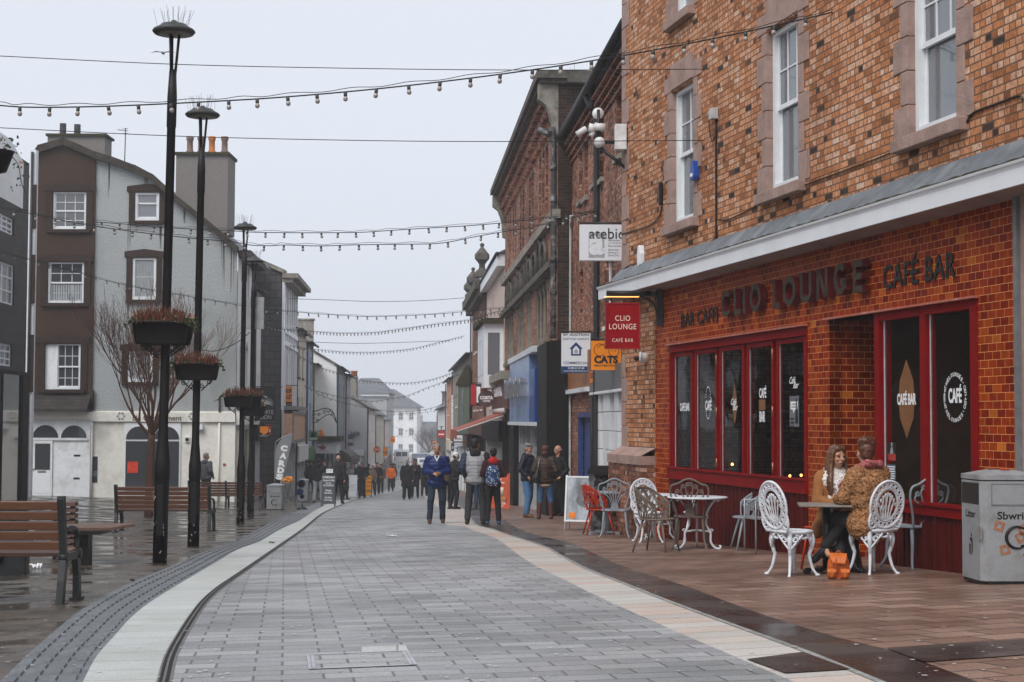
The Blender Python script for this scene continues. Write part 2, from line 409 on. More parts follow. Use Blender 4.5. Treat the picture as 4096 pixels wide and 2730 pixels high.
# the base sheet, reaching the horizon, 5 cm below the paving
mb = MB(); xs_ = [-900, -300, -100, -60, -30, -18, -12, -8, -4, 0, 4, 8, 30, 100, 300, 900]; yy_ = [-60, -10, 0, 20, 60, 110, 150, 200, 300, 500, 900, 1800]
V = [(x, y, (zg(x, y) if y > 0 else zg(x, 0)) - .05) for y in yy_ for x in xs_]; n = len(xs_)
mb.add(V, [(j * n + i, j * n + i + 1, (j + 1) * n + i + 1, (j + 1) * n + i) for j in range(len(yy_) - 1) for i in range(n - 1)])
g0 = mb.obj('ground', m_base); g0['kind'] = 'structure'
sheet('left_pavement', B_L, B_out, 60, m_york, xcap=(-22, 60))
sheet('pale_strip_left', B_tac, B_rl, 4, m_light)
sheet('road', B_rl, B_rr, 10, m_road)
sheet('pale_strip_right', B_rr, B_ld, 3, m_lightr)
sheet('dark_strip', B_ld, B_dr, 3, m_dark)
sheet('right_pavement', B_dr, B_R, 30, m_red, xcap=(-60, 16))
_, mbt = sheet('tactile_strip', B_out, B_tac, 5, m_tac)
# raised bars of the tactile strip
mb = MB(); y = 7.2
while y < 46:
    a, b = ev(B_out, y), ev(B_tac, y); a2, b2 = ev(B_out, y + .4), ev(B_tac, y + .4)
    tdir = Vector(((a2 + b2) / 2 - (a + b) / 2, .4, 0)).normalized()
    wd = (b - a) * tdir.y
    if wd > .25:
        nb = max(4, int(wd / .115)); cx = (a + b) / 2
        side = Vector((tdir.y, -tdir.x, 0))
        for k in range(nb):
            o = (k + .5) / nb * wd - wd / 2; c = Vector((cx, y, 0)) + side * o * .96
            hw, hl = wd / nb * .24, .105
            q = [c - side * hw - tdir * hl, c + side * hw - tdir * hl, c + side * hw + tdir * hl, c - side * hw + tdir * hl]
            q2 = [c - side * hw * .75 - tdir * hl * .93, c + side * hw * .75 - tdir * hl * .93, c + side * hw * .75 + tdir * hl * .93, c - side * hw * .75 + tdir * hl * .93]
            mb.add([(p.x, p.y, zg(p.x, p.y) - .002) for p in q] + [(p.x, p.y, zg(p.x, p.y) + .013) for p in q2],
                   [(4, 5, 6, 7), (0, 1, 5, 4), (1, 2, 6, 5), (2, 3, 7, 6), (3, 0, 4, 7)])
    y += .3 / max(.5, 1) * tdir.y
o = mb.obj('tactile_bars', m_tac); tag(o, kind='structure', label='rows of raised bars on the slate tactile strip')
# drain slot along the road's left edge: two dark gaps in a steel channel
def ribbon(B, off0, off1, dz, y0, y1, st=.3):
    mb = MB(); V = []; y = y0; n = 0
    while y < y1:
        x = ev(B, y); x2 = ev(B, y + .3); t = Vector((x2 - x, .3, 0)).normalized(); s = Vector((t.y, -t.x, 0))
        for o in (off0, off1):
            p = Vector((x, y, 0)) + s * o; V.append((p.x, p.y, zg(p.x, p.y) + dz))
        n += 1; y += st
    mb.add(V, [(2 * i, 2 * i + 1, 2 * i + 3, 2 * i + 2) for i in range(n - 1)]); return mb
m_slot = M('slot_black', (.012, .011, .010), rough=.8)
m_steel = M('worn_steel', (.30, .29, .28), rough=.45, metal=.4)
o = ribbon(B_rl, -.03, .05, .004, 6, 75).obj('drain_channel', M('drain_frame', (.13, .125, .12), rough=.6)); tag(o, kind='structure')
for a, b in ((-.018, -.001), (.014, .034)):
    o = ribbon(B_rl, a, b, .008, 6, 75).obj('drain_slot', m_slot); tag(o, kind='structure')
# mortar line against the dark strip
o = ribbon(B_ld, -.02, .025, .004, 6, 40).obj('mortar_joint', M('grey_mortar', (.24, .24, .23), var=.5, vscale=12)); tag(o, kind='structure')
# cross band of dark flags on the red pavement
def patch(name, pix, mat, dz=.004, grid=8, kind='structure'):
    P = [gnd(*p) for p in pix]; mb = MB(); V = []
    for j in range(grid + 1):
        for i in range(grid * 3 + 1):
            u, v = i / (grid * 3), j / grid
            p = P[0] * (1 - u) * (1 - v) + P[1] * u * (1 - v) + P[2] * u * v + P[3] * (1 - u) * v
            V.append((p.x, p.y, zg(p.x, p.y) + dz))
    n = grid * 3 + 1
    mb.add(V, [(j * n + i, j * n + i + 1, (j + 1) * n + i + 1, (j + 1) * n + i) for j in range(grid) for i in range(n - 1)])
    o = mb.obj(name, mat); tag(o, kind=kind); return o
patch('dark_band', [(3700, 2652), (4250, 2612), (4250, 2550), (3545, 2597)], m_dark, dz=.006)
patch('dark_band', [(3141, 2697), (3402, 2681), (3212, 2612), (2987, 2641)], m_dark, dz=.006)
# access cover framed in steel, filled with the same setts
mc = thing('access_cover', 'rectangular steel-framed access cover filled with grey setts in the road', 'manhole cover')
cs = [gnd(1233, 2622), gnd(1627, 2606), gnd(1663, 2663), gnd(1240, 2680)]
mb = MB()
for i in range(4):
    a, b = cs[i], cs[(i + 1) % 4]; t = (b - a).normalized(); s = Vector((t.y, -t.x, 0)) * .009
    for k in (0, .022):
        cc = sum(cs, Vector()) / 4; inn = (cc - (a + b) / 2).normalized() * k
        mb.quad(*[(p.x, p.y, zg(p.x, p.y) + .006) for p in (a - s + inn, b - s + inn, b + s + inn, a + s + inn)])
mb.obj('steel_frame', M('bright_steel', (.45, .46, .48), rough=.4, metal=.5), mc)
mb = MB(); mb.quad(*[(p.x, p.y, zg(p.x, p.y) + .003) for p in (cs[3], cs[2], cs[1], cs[0])]); mb.obj('infill', m_road, mc)
cs2 = [gnd(1446, 2612), gnd(1632, 2606), gnd(1622, 2582), gnd(1447, 2592)]
mb = MB(); mb.quad(*[(p.x, p.y, zg(p.x, p.y) + .0055) for p in cs2])
mb.obj('concrete_patch', m_light, mc)
# chewing gum, cigarette ends and wet marks
rg = random.Random(3)
mb = MB()
for k in range(260):
    py = 1980 + 750 * rg.random() ** .55; px = rg.uniform(0, 4096); p = gnd(px, py)
    if p.y > 45 or p.x > 5: continue
    r = rg.uniform(.006, .015); n = 7
    mb.add([(p.x + r * math.cos(2 * pi * i / n) * rg.uniform(.8, 1.3), p.y + r * math.sin(2 * pi * i / n), zg(p.x, p.y) + .009) for i in range(n)], [tuple(range(n))])
o = mb.obj('chewing_gum', M('trodden_gum', (.46, .46, .46), var=.25)); tag(o, 'pale spots of trodden gum scattered over the paving', kind='stuff')
# ================================================================ THE CAFE BUILDING (right)
def cafe_pt(px):
    a = (px - 2048) / FPX; Y = 7.912 / (a + .2155); return (a * Y, Y)
FC = Fac(cafe_pt(2489), cafe_pt(4330))
m_brick = MB_brick('weathered_orange_brick', [(0, (.03, .02, .016)), (.02, (.05, .03, .022)), (.05, (.30, .11, .035)), (.35, (.48, .185, .07)), (.62, (.57, .26, .125)), (.9, (.60, .33, .20)), (1, (.62, .41, .30))],
                   (.15, .085, .055), bw=.225, bh=.079, ms=.0085, rough=.85, squash=.5, sqf=2, off=.25, bump=1, soot=(.62, .54, .50), soots=.55, grain=22, grainamt=.35)
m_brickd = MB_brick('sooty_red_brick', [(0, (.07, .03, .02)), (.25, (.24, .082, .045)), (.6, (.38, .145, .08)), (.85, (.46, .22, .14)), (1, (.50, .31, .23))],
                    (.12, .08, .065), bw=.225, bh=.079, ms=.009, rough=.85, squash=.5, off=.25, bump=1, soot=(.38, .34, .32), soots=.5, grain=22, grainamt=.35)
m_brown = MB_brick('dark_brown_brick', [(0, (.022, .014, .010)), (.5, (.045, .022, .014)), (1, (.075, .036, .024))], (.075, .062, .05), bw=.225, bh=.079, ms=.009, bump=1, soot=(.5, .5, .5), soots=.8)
m_tile = MB_brick('glazed_oxblood_tile', [(0, (.14, .010, .001)), (.35, (.20, .019, .002)), (.7, (.25, .030, .003)), (.95, (.29, .048, .004)), (1, (.40, .12, .015))],
                  (.72, .34, .12), bw=.1555, bh=.079, ms=.0026, rough=.42, bump=.35, spec=.07, grain=9, grainamt=.22, soot=(1.25, 1.1, .9), soots=.9)
m_stone = M('pink_sandstone', (.34, .23, .195), rough=.85, var=.22, vscale=4, bump=.7, bscale=45, stain=(.20, .13, .10), sstain=1.6)
m_lead = M('lead_flashing', (.125, .14, .155), rough=.55, var=.3, vscale=3.2, bump=.3, bscale=12, stain=(.24, .26, .27), sstain=2.4, metal=.1)
m_moss = M('mossy_edge', (.045, .040, .018), rough=.95, var=.6, vscale=14, bump=1, bscale=40)
m_white = M('white_gloss_paint', (.74, .76, .79), rough=.35, var=.06, vscale=2)
m_soff = M('soffit_board', (.27, .20, .175), rough=.7, var=.2, vscale=3)
m_redp = M('red_paint', (.19, .0025, .002), rough=.5, spec=.08, var=.14, vscale=2.5)
m_redb = M('red_boarding', (.075, .006, .004), rough=.6, spec=.08, var=.3, vscale=8, streak=6)
m_glass = glassmat('window_glass', (.006, .006, .005), .33)
m_glassu = glassmat('upper_glass', (.16, .18, .20), .9, rough=.05)
m_black = M('black_iron', (.012, .011, .010), rough=.4, var=.3)
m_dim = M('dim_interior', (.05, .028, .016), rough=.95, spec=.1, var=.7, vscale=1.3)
m_gold = emit('warm_filament', (1, .42, .10), 5)
m_lett = M('white_vinyl', (.80, .81, .82), rough=.5, var=.03)
m_wframe = M('white_sash_paint', (.72, .74, .76), rough=.45, var=.08, vscale=5)
CAFE = FC.root('cafe_building', 'brick cafe building with glazed oxblood tiles, white cornice and red folding windows', 'building')
L = FC.L
def hol(px0, pt, px1, pb, off=0):
    """opening from picture corner (px0,pt) to (px1, ...) with bottom read at px0"""
    return (FC.u(px0, off), FC.u(px1, off), FC.z(px0, pb, off), FC.z(px0, pt, off))
hW1 = hol(2686, 370, 2778, 908); hW2 = hol(3072, 128, 3202, 775); hW3 = hol(3642, -150, 3842, 552); hW0 = hol(2694, -250, 2764, 85)
uT0, uT1 = FC.u(2624), FC.u(4078)
zFl = FC.z(2600, 1043)                      # top of the lead flashing
# brick upper wall
mb = MB(); wall(mb, 0, L, zFl - .4, 10.5, [hW0, hW1, hW2, hW3], rev=.20, side=9); mb.obj('brick_wall', m_brick, CAFE)
# brick strip left of the tiles with its return towards the far neighbour
mb = MB(); wall(mb, 0, uT0, -2.4, zFl - .4, [], side=9, top=False); mb.obj('brick_pier', m_brick, CAFE)
# stone: corner quoins
mb = MB(); z = zFl; k = 0
while z < 10.4:
    h = .42; w = .22 if k % 2 else .40
    mb.box(-.015, w, -.014, .3, z, z + h - .012); z += h; k += 1
z = FC.z(2500, 1800)
k = 0
while z < FC.z(2500, 1490):
    mb.box(-.015, .20 if k % 2 else .34, -.014, .3, z, z + .40); z += .412; k += 1
mb.obj('stone_quoins', m_stone, CAFE, bevel=.008)
# sloped stone plinth below the pier
mb = MB(); zp = FC.z(2500, 1850); zt = FC.z(2520, 1818)
mb.prism([(0, 0), (1, 0), (1, 1), (0, 1)], 0, 1, X=Matrix(((uT0 + .05, 0, 0, -.05), (0, .35, 0, -.26), (0, 0, zt - zp, zp), (0, 0, 0, 1))))
mb.add([(-.05, -.26, zt), (uT0, -.26, zt), (uT0, -.01, zt + .13), (-.05, -.01, zt + .13)], [(0, 1, 2, 3)])
mb.obj('stone_plinth', m_stone, CAFE)
mb = MB(); mb.box(-.04, uT0 - .01, -.24, .1, -2.5, zp); mb.obj('brick_plinth', m_brickd, CAFE)
# window surrounds in long and short blocks
def surround(parent, h, top=.42, w0=.16, w1=.33, y=-.016, sillh=.14, name='window_surround', mat=None):
    mat = mat or m_stone; u0, u1, z0, z1 = h; mb = MB(); z = z0; k = 0
    while z < z1 - .05:
        hh = min(.37, z1 - z); w = w0 if k % 2 else w1
        mb.box(u0 - w, u0 + .01, y, .19, z, z + hh - .01); mb.box(u1 - .01, u1 + w, y, .19, z, z + hh - .01); z += hh; k += 1
    mb.prism([(u0 - w1, z1), (u0 + .01, z1), (u0 + .01, z1 + .02), (u1 - .01, z1 + .02), (u1 - .01, z1), (u1 + w1, z1), (u1 + w1, z1 + top * .6), (u1 + .02, z1 + top * .6), (u1 + .02, z1 + top), (u0 - .02, z1 + top), (u0 - .02, z1 + top * .6), (u0 - w1, z1 + top * .6)], y, .02)
    o = mb.obj(name, mat, parent, bevel=.008)
    mb = MB(); mb.prism([(0, -sillh), (0, 0), (1, 0), (1, -sillh)], -.12, .18, X=Matrix(((u1 - u0 + .42, 0, 0, u0 - .21), (0, 1, 0, 0), (0, 0, 1, z0), (0, 0, 0, 1))))
    mb.obj('window_sill', mat, parent, bevel=.01)
def sash(parent, h, cols=3, rows=2, y=.13, split=.5, fw=.075, mat=None, gl=None, lower=1, curtain=True, name='sash_window'):
    """sliding sash: outer frame, two sashes, glazing bars in the upper one"""
    mat = mat or m_wframe; gl = gl or m_glassu; u0, u1, z0, z1 = h; mb = MB(); zm = z0 + (z1 - z0) * split
    a, b, c, d = u0 + .01, u1 - .01, z0 + .01, z1 - .01
    for q in ((a, a + fw, c, d), (b - fw, b, c, d)): mb.box(q[0], q[1], y - .05, y + .06, q[2], q[3])
    mb.box(a + fw, b - fw, y - .05, y + .06, d - fw * .8, d); mb.box(a + fw, b - fw, y - .06, y + .06, c, c + fw * 1.3)
    s = .035
    mb.box(a + fw, a + fw + s, y, y + .03, zm, d - fw * .8); mb.box(b - fw - s, b - fw, y, y + .03, zm, d - fw * .8)
    mb.box(a + fw, b - fw, y - .01, y + .035, zm - .03, zm + .03)
    mb.box(a + fw, a + fw + s, y + .035, y + .055, c, zm); mb.box(b - fw - s, b - fw, y + .035, y + .055, c, zm)
    mb.box(a + fw, b - fw, y + .035, y + .055, c + fw * 1.3, c + fw * 1.3 + .04)
    for i in range(1, cols): u = a + fw + (b - a - 2 * fw) * i / cols; mb.box(u - .011, u + .011, y + .002, y + .026, zm, d - fw * .8)
    for j in range(1, rows): z = zm + (d - fw * .8 - zm) * j / rows; mb.box(a + fw, b - fw, y + .003, y + .025, z - .011, z + .011)
    if lower > 1:
        for i in range(1, cols): u = a + fw + (b - a - 2 * fw) * i / cols; mb.box(u - .011, u + .011, y + .037, y + .05, c, zm)
        z = (c + zm) / 2; mb.box(a + fw, b - fw, y + .038, y + .052, z - .011, z + .011)
    f = mb.obj(name, mat, parent)
    mb = MB(); mb.quad((a, y + .018, zm), (b, y + .018, zm), (b, y + .018, d), (a, y + .018, d)); mb.quad((a, y + .048, c), (b, y + .048, c), (b, y + .048, zm), (a, y + .048, zm))
    mb.obj('pane', gl, f)
    if curtain:
        mb = MB(); n = 9
        for (s0, s1) in ((a + fw, a + fw + (b - a) * .2), (b - fw - (b - a) * .16, b - fw)):
            pts = [(s0 + (s1 - s0) * i / n, y + .16 + .02 * (i % 2)) for i in range(n + 1)]
            for i in range(n): mb.quad((pts[i][0], pts[i][1], c), (pts[i + 1][0], pts[i + 1][1], c), (pts[i + 1][0], pts[i + 1][1], d), (pts[i][0], pts[i][1], d))
        mb.obj('curtain', M('net_curtain', (.42, .41, .40), var=.2), f)
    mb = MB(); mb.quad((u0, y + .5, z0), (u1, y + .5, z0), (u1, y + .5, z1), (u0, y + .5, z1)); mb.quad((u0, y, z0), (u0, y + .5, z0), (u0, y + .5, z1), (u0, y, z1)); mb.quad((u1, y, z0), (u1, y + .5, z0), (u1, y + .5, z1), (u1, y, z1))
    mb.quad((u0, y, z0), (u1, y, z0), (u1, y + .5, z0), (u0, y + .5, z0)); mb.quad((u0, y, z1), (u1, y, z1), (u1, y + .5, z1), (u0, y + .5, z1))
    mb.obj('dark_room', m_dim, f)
    return f
for h, c in ((hW0, 2), (hW1, 2), (hW2, 3), (hW3, 3)): surround(CAFE, h); sash(CAFE, h, cols=c, rows=2, split=.52)
# lead flashing, mossy edge, white cornice
def sweep(name, prof, mat, u0=-.35, u1=None, parent=CAFE, n=40, jit=0):
    u1 = u1 or L; mb = MB(); V = []; F = []; rgj = random.Random(5)
    us = [u0 + (u1 - u0) * i / n for i in range(n + 1)]
    for u in us:
        j = rgj.uniform(-jit, jit)
        for (y, z) in prof: V.append((u, y, z + (j if jit else 0)))
    m = len(prof)
    for i in range(n):
        for k in range(m): l = (k + 1) % m; F.append((i * m + k, i * m + l, (i + 1) * m + l, (i + 1) * m + k))
    F.append(tuple(range(m))); F.append(tuple(reversed(range(n * m, n * m + m))))
    mb.add(V, F); return mb.obj(name, mat, parent)
oF = -.34
zc0 = FC.z(3000, 1043, oF) + .03                      # underside of the white board
zc1 = zc0 + .18; zf0 = zc1 + .055
sweep('lead_flashing', [(-.002, zFl), (-.03, zFl - .01), (oF + .06, zf0 + .012), (oF + .06, zf0 - .01), (-.002, zf0 - .01)], m_lead, u0=-.02, jit=.004)
sweep('moss_edge', [(oF + .07, zf0 + .008), (oF - .015, zf0), (oF - .02, zc1 + .03), (oF + .07, zc1 + .03)], m_moss, n=160, jit=.010)
sweep('cornice', [(oF + .02, zc1 + .045), (oF - .035, zc1 + .035), (oF - .028, zc1 + .012), (oF - .01, zc1), (oF, zc1 - .03), (oF + .004, zc0), (oF + .03, zc0), (oF + .03, zc1 + .04)], m_white)
sweep('soffit', [(oF + .031, zc0 + .03), (oF + .031, zc0 + .012), (-.0, zc0 - .03), (-.0, zc0 + .03)], m_soff)
# tile ground floor with the window, doorway and shopfront openings
uA, uB = FC.u(2680), FC.u(3231); uD, uE = FC.u(3318), FC.u(3500); uG = FC.u(3914)
zHead = FC.z(3231, 1304); zHeadR = FC.z(3912, 1193); zSill = FC.z(2680, 1914)
ztop = zc0 - .0
# stepping mask: the tiles follow the sloping pavement, so everything simply runs on below it
mb = MB()
wall(mb, uT0, uT1, -2.6, zc0 + .0, [(uA, uB, -2.7, zHead), (uD, uG, -2.7, zHeadR)], rev=.16)
mb.quad((uT0, 0, -2.6), (uT0, 0, zc0), (uT0, -.012, zc0), (uT0, -.012, -2.6))
mb.obj('tiled_front', m_tile, CAFE)
# doorway recess: tiled side facing us, lobby ceiling and a dark door at the back
mb = MB(); mb.quad((uD, 0, -2.6), (uD, 1.6, -2.6), (uD, 1.6, zHeadR), (uD, 0, zHeadR)); mb.obj('recess_side', m_tile, CAFE)
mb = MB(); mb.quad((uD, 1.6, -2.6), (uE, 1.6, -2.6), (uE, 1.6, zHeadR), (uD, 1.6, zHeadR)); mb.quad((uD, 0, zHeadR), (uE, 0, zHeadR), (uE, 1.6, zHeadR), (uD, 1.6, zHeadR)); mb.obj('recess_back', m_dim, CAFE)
# lead drip ledges over the openings
mb = MB(); mb.box(uA - .06, uB + .02, -.07, .0, zHead, zHead + .022); mb.box(uD - .04, uG + .02, -.07, .0, zHeadR, zHeadR + .022)
mb.obj('drip_ledge', M('red_drip_ledge', (.42, .12, .08), rough=.35, var=.3, vscale=14, stain=(.52, .36, .34), sstain=5), CAFE)
# interior
zfl = FC.g(uB) + .0
mb = MB(); Y0, Y1 = .25, 5
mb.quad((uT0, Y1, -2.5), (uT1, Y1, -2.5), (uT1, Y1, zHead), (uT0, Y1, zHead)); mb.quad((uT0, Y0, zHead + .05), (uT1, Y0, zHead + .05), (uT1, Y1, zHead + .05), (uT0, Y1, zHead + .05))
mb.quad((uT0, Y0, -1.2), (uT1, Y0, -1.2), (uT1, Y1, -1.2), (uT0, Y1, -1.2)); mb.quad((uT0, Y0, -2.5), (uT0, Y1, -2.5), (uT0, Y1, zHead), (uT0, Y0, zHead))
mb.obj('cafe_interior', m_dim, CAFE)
rg = random.Random(12)
mb = MB(); mb2 = MB()
for k in range(16):
    u = rg.uniform(uA - 1, uG); y = rg.uniform(.8, 3.4); z = rg.uniform(.1, .9); mb.ball((u, y, z), .022, 8, 6); mb2.tube([(u, y, z + .03), (u, y, zHead)], .006, seg=4)
mb.obj('pendant_bulb', m_gold, CAFE, split=1); mb2.obj('pendant_cord', m_black, CAFE, split=1)
mb = MB()
for k in range(16):
    u = rg.uniform(uA, uG); y = rg.uniform(1, 4.5); w = rg.uniform(.3, .8); z = rg.uniform(-.8, 0); mb.box(u, u + w, y, y + .1, -1.2, z)
mb.obj('furniture', M('interior_wood', (.40, .20, .10), var=.6, vscale=2), CAFE, split=1)
# folding windows
def folding(uA, uB, zs, zh, edges, name, sillbar=True):
    mb = MB(); y = .05
    mb.box(uA, uA + .05, -.015, .15, zs, zh); mb.box(uB - .05, uB, -.015, .15, zs, zh); mb.box(uA, uB, -.018, .15, zh - .115, zh); 
    if sillbar: mb.box(uA - .01, uB + .01, -.05, .15, zs - .17, zs - .0); mb.box(uA - .01, uB + .01, -.075, .0, zs - .01, zs + .02)
    f = mb.obj(name, m_redp, CAFE, bevel=.004)
    for (pa, pb, zt_, zb_) in edges:
        m2 = MB(); sw = .075
        a, b = pa - sw, pb + sw
        m2.box(a + .006, pa, y - .03, y + .03, zs + .005, zh - .12); m2.box(pb, b - .006, y - .03, y + .03, zs + .005, zh - .12)
        m2.box(pa, pb, y - .03, y + .03, zt_, zh - .12); m2.box(pa, pb, y - .03, y + .03, zs + .005, zb_)
        q = m2.obj('window_leaf', m_redp, CAFE, bevel=.003)
        m3 = MB(); m3.quad((pa, y, zb_), (pb, y, zb_), (pb, y, zt_), (pa, y, zt_)); m3.obj('pane', m_glass, q)
        m4 = MB(); m4.box(pa, pa + .007, y - .012, y - .002, zb_, zt_); m4.obj('glazing_bead', M('aluminium_bead', (.6, .62, .65), rough=.3, metal=.5), q)
    return f
ed = []
zpt = FC.z(2703, 1429, .03); zpb = FC.z(2703, 1876, .03)
for a, b in ((2703, 2770), (2792, 2868), (2892, 2975), (3002, 3093), (3122, 3223)): ed.append((FC.u(a, .05), min(FC.u(b, .05), uB - .07), zpt, zpb))
ed = [(max(a, uA + .1), b, c, d) for a, b, c, d in ed]
folding(uA, uB, zSill + .17, zHead, ed, 'window_frame')
mb = MB()
for px in (2873, 3098):
    for t in (.08, .5, .93): u = FC.u(px); z = zpb + (zpt - zpb) * t; mb.tube([(u, -.03, z - .07), (u, -.03, z + .07)], .011, 8)
mb.obj('hinge', M('worn_brass', (.35, .17, .10), rough=.35, metal=.6), CAFE, split=1)
# shopfront right of the door
zs2 = FC.z(3700, 2010, 0)
zt2 = FC.z(3535, 1286, .05)
a1, b1, a2, b2 = FC.u(3537, .05), FC.u(3698, .05), FC.u(3721, .05), FC.u(3903, .05)
mb = MB()
mb.box(uE, a1, -.012, .14, zs2 - .1, zHeadR); mb.box(b1, a2, -.005, .12, zs2, zHeadR); mb.box(b2, uG, -.012, .14, zs2 - .1, zHeadR); mb.box(a1, b1, -.01, .13, zt2, zHeadR); mb.box(a2, b2, -.01, .13, zt2, zHeadR)
mb.box(uE, uG + .0, -.05, .14, zs2 - .13, zs2); mb.box(uE, uG, -.072, -.05, zs2 - .03, zs2 + .01)
o = mb.obj('window_frame', m_redp, CAFE, bevel=.004)
mb = MB(); mb.quad((a1, .06, zs2), (b2, .06, zs2), (b2, .06, zt2), (a1, .06, zt2)); mb.obj('pane', m_glass, o)
mb = MB(); mb.box(a1, a1 + .01, .045, .058, zs2, zt2); mb.box(a2, a2 + .01, .045, .058, zs2, zt2); mb.obj('glazing_bead', MATS['aluminium_bead'], o)
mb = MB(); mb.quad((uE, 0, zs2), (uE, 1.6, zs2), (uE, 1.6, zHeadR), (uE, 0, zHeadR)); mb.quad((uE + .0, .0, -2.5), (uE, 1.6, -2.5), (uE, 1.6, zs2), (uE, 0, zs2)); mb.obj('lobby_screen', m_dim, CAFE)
# tongue and groove boarding under the windows
def boarding(u0, u1, zt_, nm):
    mb = MB(); u = u0; k = 0
    while u < u1 - .01:
        w = min(.105, u1 - u); mb.prism([(0, -2.6), (w * .12, -2.6), (w * .88, -2.6), (w, -2.6), (w, zt_), (0, zt_)], .0, .03, X=T(x=u))
        mb.box(u + .012, u + w - .012, -.02 + .004 * (k % 3), .0, -2.6, zt_); u += w; k += 1
    return mb.obj(nm, m_redb, CAFE)
boarding(uA, uB, zSill, 'boarding'); boarding(uE, uG, zs2 - .13, 'boarding')
# lettering painted/stuck on the panes
def decal(s, pxc, py, wpx, hpx, off=.046, mat=None, bold=.02, sp=1, parent=None, rows=None, shear=0):
    mb = MB(); u, z = FC.uv(pxc, py, off); du = abs(FC.u(pxc + wpx / 2, off) - FC.u(pxc - wpx / 2, off)); Yd = FC.w(u).y; dz = hpx / FPX * Yd
    text_mb(mb, s, u, z, du, dz, y=off, ext=.001, bold=bold, spacing=sp, shear=shear)
    return mb
ST = thing('window_lettering', 'white CAFE BAR lettering and emblems stuck on the cafe windows', 'window lettering', FC.p0, FC.rz)
mbx = MB()
for s, x, y, w, h in (('CAFE BAR', 2739, 1629, 38, 33), ('CAFÉ', 2834, 1618, 25, 50), ('Café', 2935, 1608, 22, 26), ('Bar', 2942, 1630, 20, 24), ('CAFÉ', 3051, 1568, 28, 50), ('BAR', 3049, 1667, 22, 44),
                      ('Café', 3170, 1522, 24, 28), ('Bar', 3184, 1541, 22, 26)):
    m1 = decal(s, x, y, w, h, off=.044, bold=.03 if s.isupper() else .015, shear=0 if s.isupper() else .4); mbx.v += []; mbx.add(m1.v, m1.f)
mbx.obj('lettering', m_lett, ST)
mbx = MB()
for s, x, y, w, h in (('CAFÉ BAR', 3626, 1592, 75, 58), ('CAFÉ', 3820, 1576, 53, 75)):
    m1 = decal(s, x, y, w, h, off=.052, bold=.035); mbx.add(m1.v, m1.f)
mbx.obj('lettering', m_lett, ST)
# ring of small letters
mbx = MB(); uc, zc_ = FC.uv(3820, 1590, .052); Yc = FC.w(uc).y; rz_ = 92 / FPX * Yc; ru = rz_ * .96
for s, a0, a1_ in (("WWW.THELOUNGES.CO.UK", 200, -20), ("WWW.THELOUNGES.CO.UK", 160, 380)):
    for i, ch in enumerate(s):
        if ch == ' ': continue
        a = R(a0 + (a1_ - a0) * i / (len(s) - 1)); top = a0 > 180
        mm = Matrix.Translation((uc + ru * math.cos(a), 0, zc_ + rz_ * math.sin(a))) @ Matrix.Rotation(-(a - pi / 2) if top else -(a + pi / 2), 4, 'Y')
        if ch == '.': mbx.ball((0, .05, 0), .006, 6, 4, X=mm)
        else: text_mb(mbx, ch, 0, 0, .030, .042, y=.051, ext=.001, bold=.02, X=mm)
uc2, zc2 = FC.uv(2833, 1612, .044)
for k in range(34):
    a = 2 * pi * k / 34
    if abs(math.cos(a)) > .93 and abs(math.sin(a)) < .3: continue
    mbx.box(-.010, .010, .042, .044, -.006, .006, X=T(uc2 + .115 * math.cos(a), 0, zc2 + .235 * math.sin(a)))
mbx.obj('ring_lettering', m_lett, ST)
mb = MB(); u, z = FC.uv(3627, 1598, .056); mb.prism([(u, z + .43), (u + .16, z + .2), (u + .19, z), (u + .16, z - .2), (u, z - .42), (u - .16, z - .2), (u - .19, z), (u - .16, z + .2)], .0535, .055)
mb.obj('bronze_diamond', M('bronze_vinyl', (.20, .085, .03), rough=.5), ST)
mb = MB(); u, z = FC.uv(2938, 1620, .046); mb.prism([(u, z + .3), (u + .09, z + .1), (u + .1, z - .05), (u, z - .28), (u - .09, z - .05), (u - .08, z + .1)], .0475, .0485)
u, z = FC.uv(3048, 1620, .046); mb.box(u - .12, u + .12, .0475, .0485, z - .07, z + .07)
mb.obj('bronze_diamond', MATS['bronze_vinyl'], ST)
# posters in the panes
PO = thing('window_poster', 'grey portrait poster with a speech bubble hung inside the last folding pane', 'poster', FC.p0, FC.rz)
u0, z0 = FC.uv(3160, 1708, .056); u1, z1 = FC.uv(3197, 1584, .056)
mb = MB(); mb.box(u0, u1, .0515, .053, z0, z1); mb.obj('sheet', M('grey_poster', (.30, .31, .34), var=.2, vscale=10), PO)
mb = MB(); w = u1 - u0; mb.box(u0 + w * .12, u1 - w * .12, .0495, .051, z1 - .17, z1 - .07); text_mb(mb, '', 0, 0); mb.prism([(u0 + w * .35, z1 - .17), (u0 + w * .6, z1 - .17), (u0 + w * .42, z1 - .22)], .0495, .051)
mb.obj('speech_bubble', m_lett, PO)
mb = MB()
text_mb(mb, 'CHEEKY', (u0 + u1) / 2, z1 - .105, w * .55, .02, y=.049, ext=.0006); text_mb(mb, 'MONDAYS', (u0 + u1) / 2, z1 - .14, w * .6, .02, y=.049, ext=.0006)
for k in range(4): mb.box(u0 + w * .1, u0 + w * .45, .0495, .0505, z1 - .30 - k * .05, z1 - .275 - k * .05)
mb.prism([(u0 + w * .62, z0 + .04), (u0 + w * .9, z0 + .04), (u0 + w * .85, z0 + .25), (u0 + w * .75, z0 + .36), (u0 + w * .68, z0 + .34), (u0 + w * .66, z0 + .2)], .0495, .0505)
mb.obj('print', m_black, PO)
PO = thing('window_notice', 'blue and white notice above the sill beside the red and black poster', 'poster', FC.p0, FC.rz)
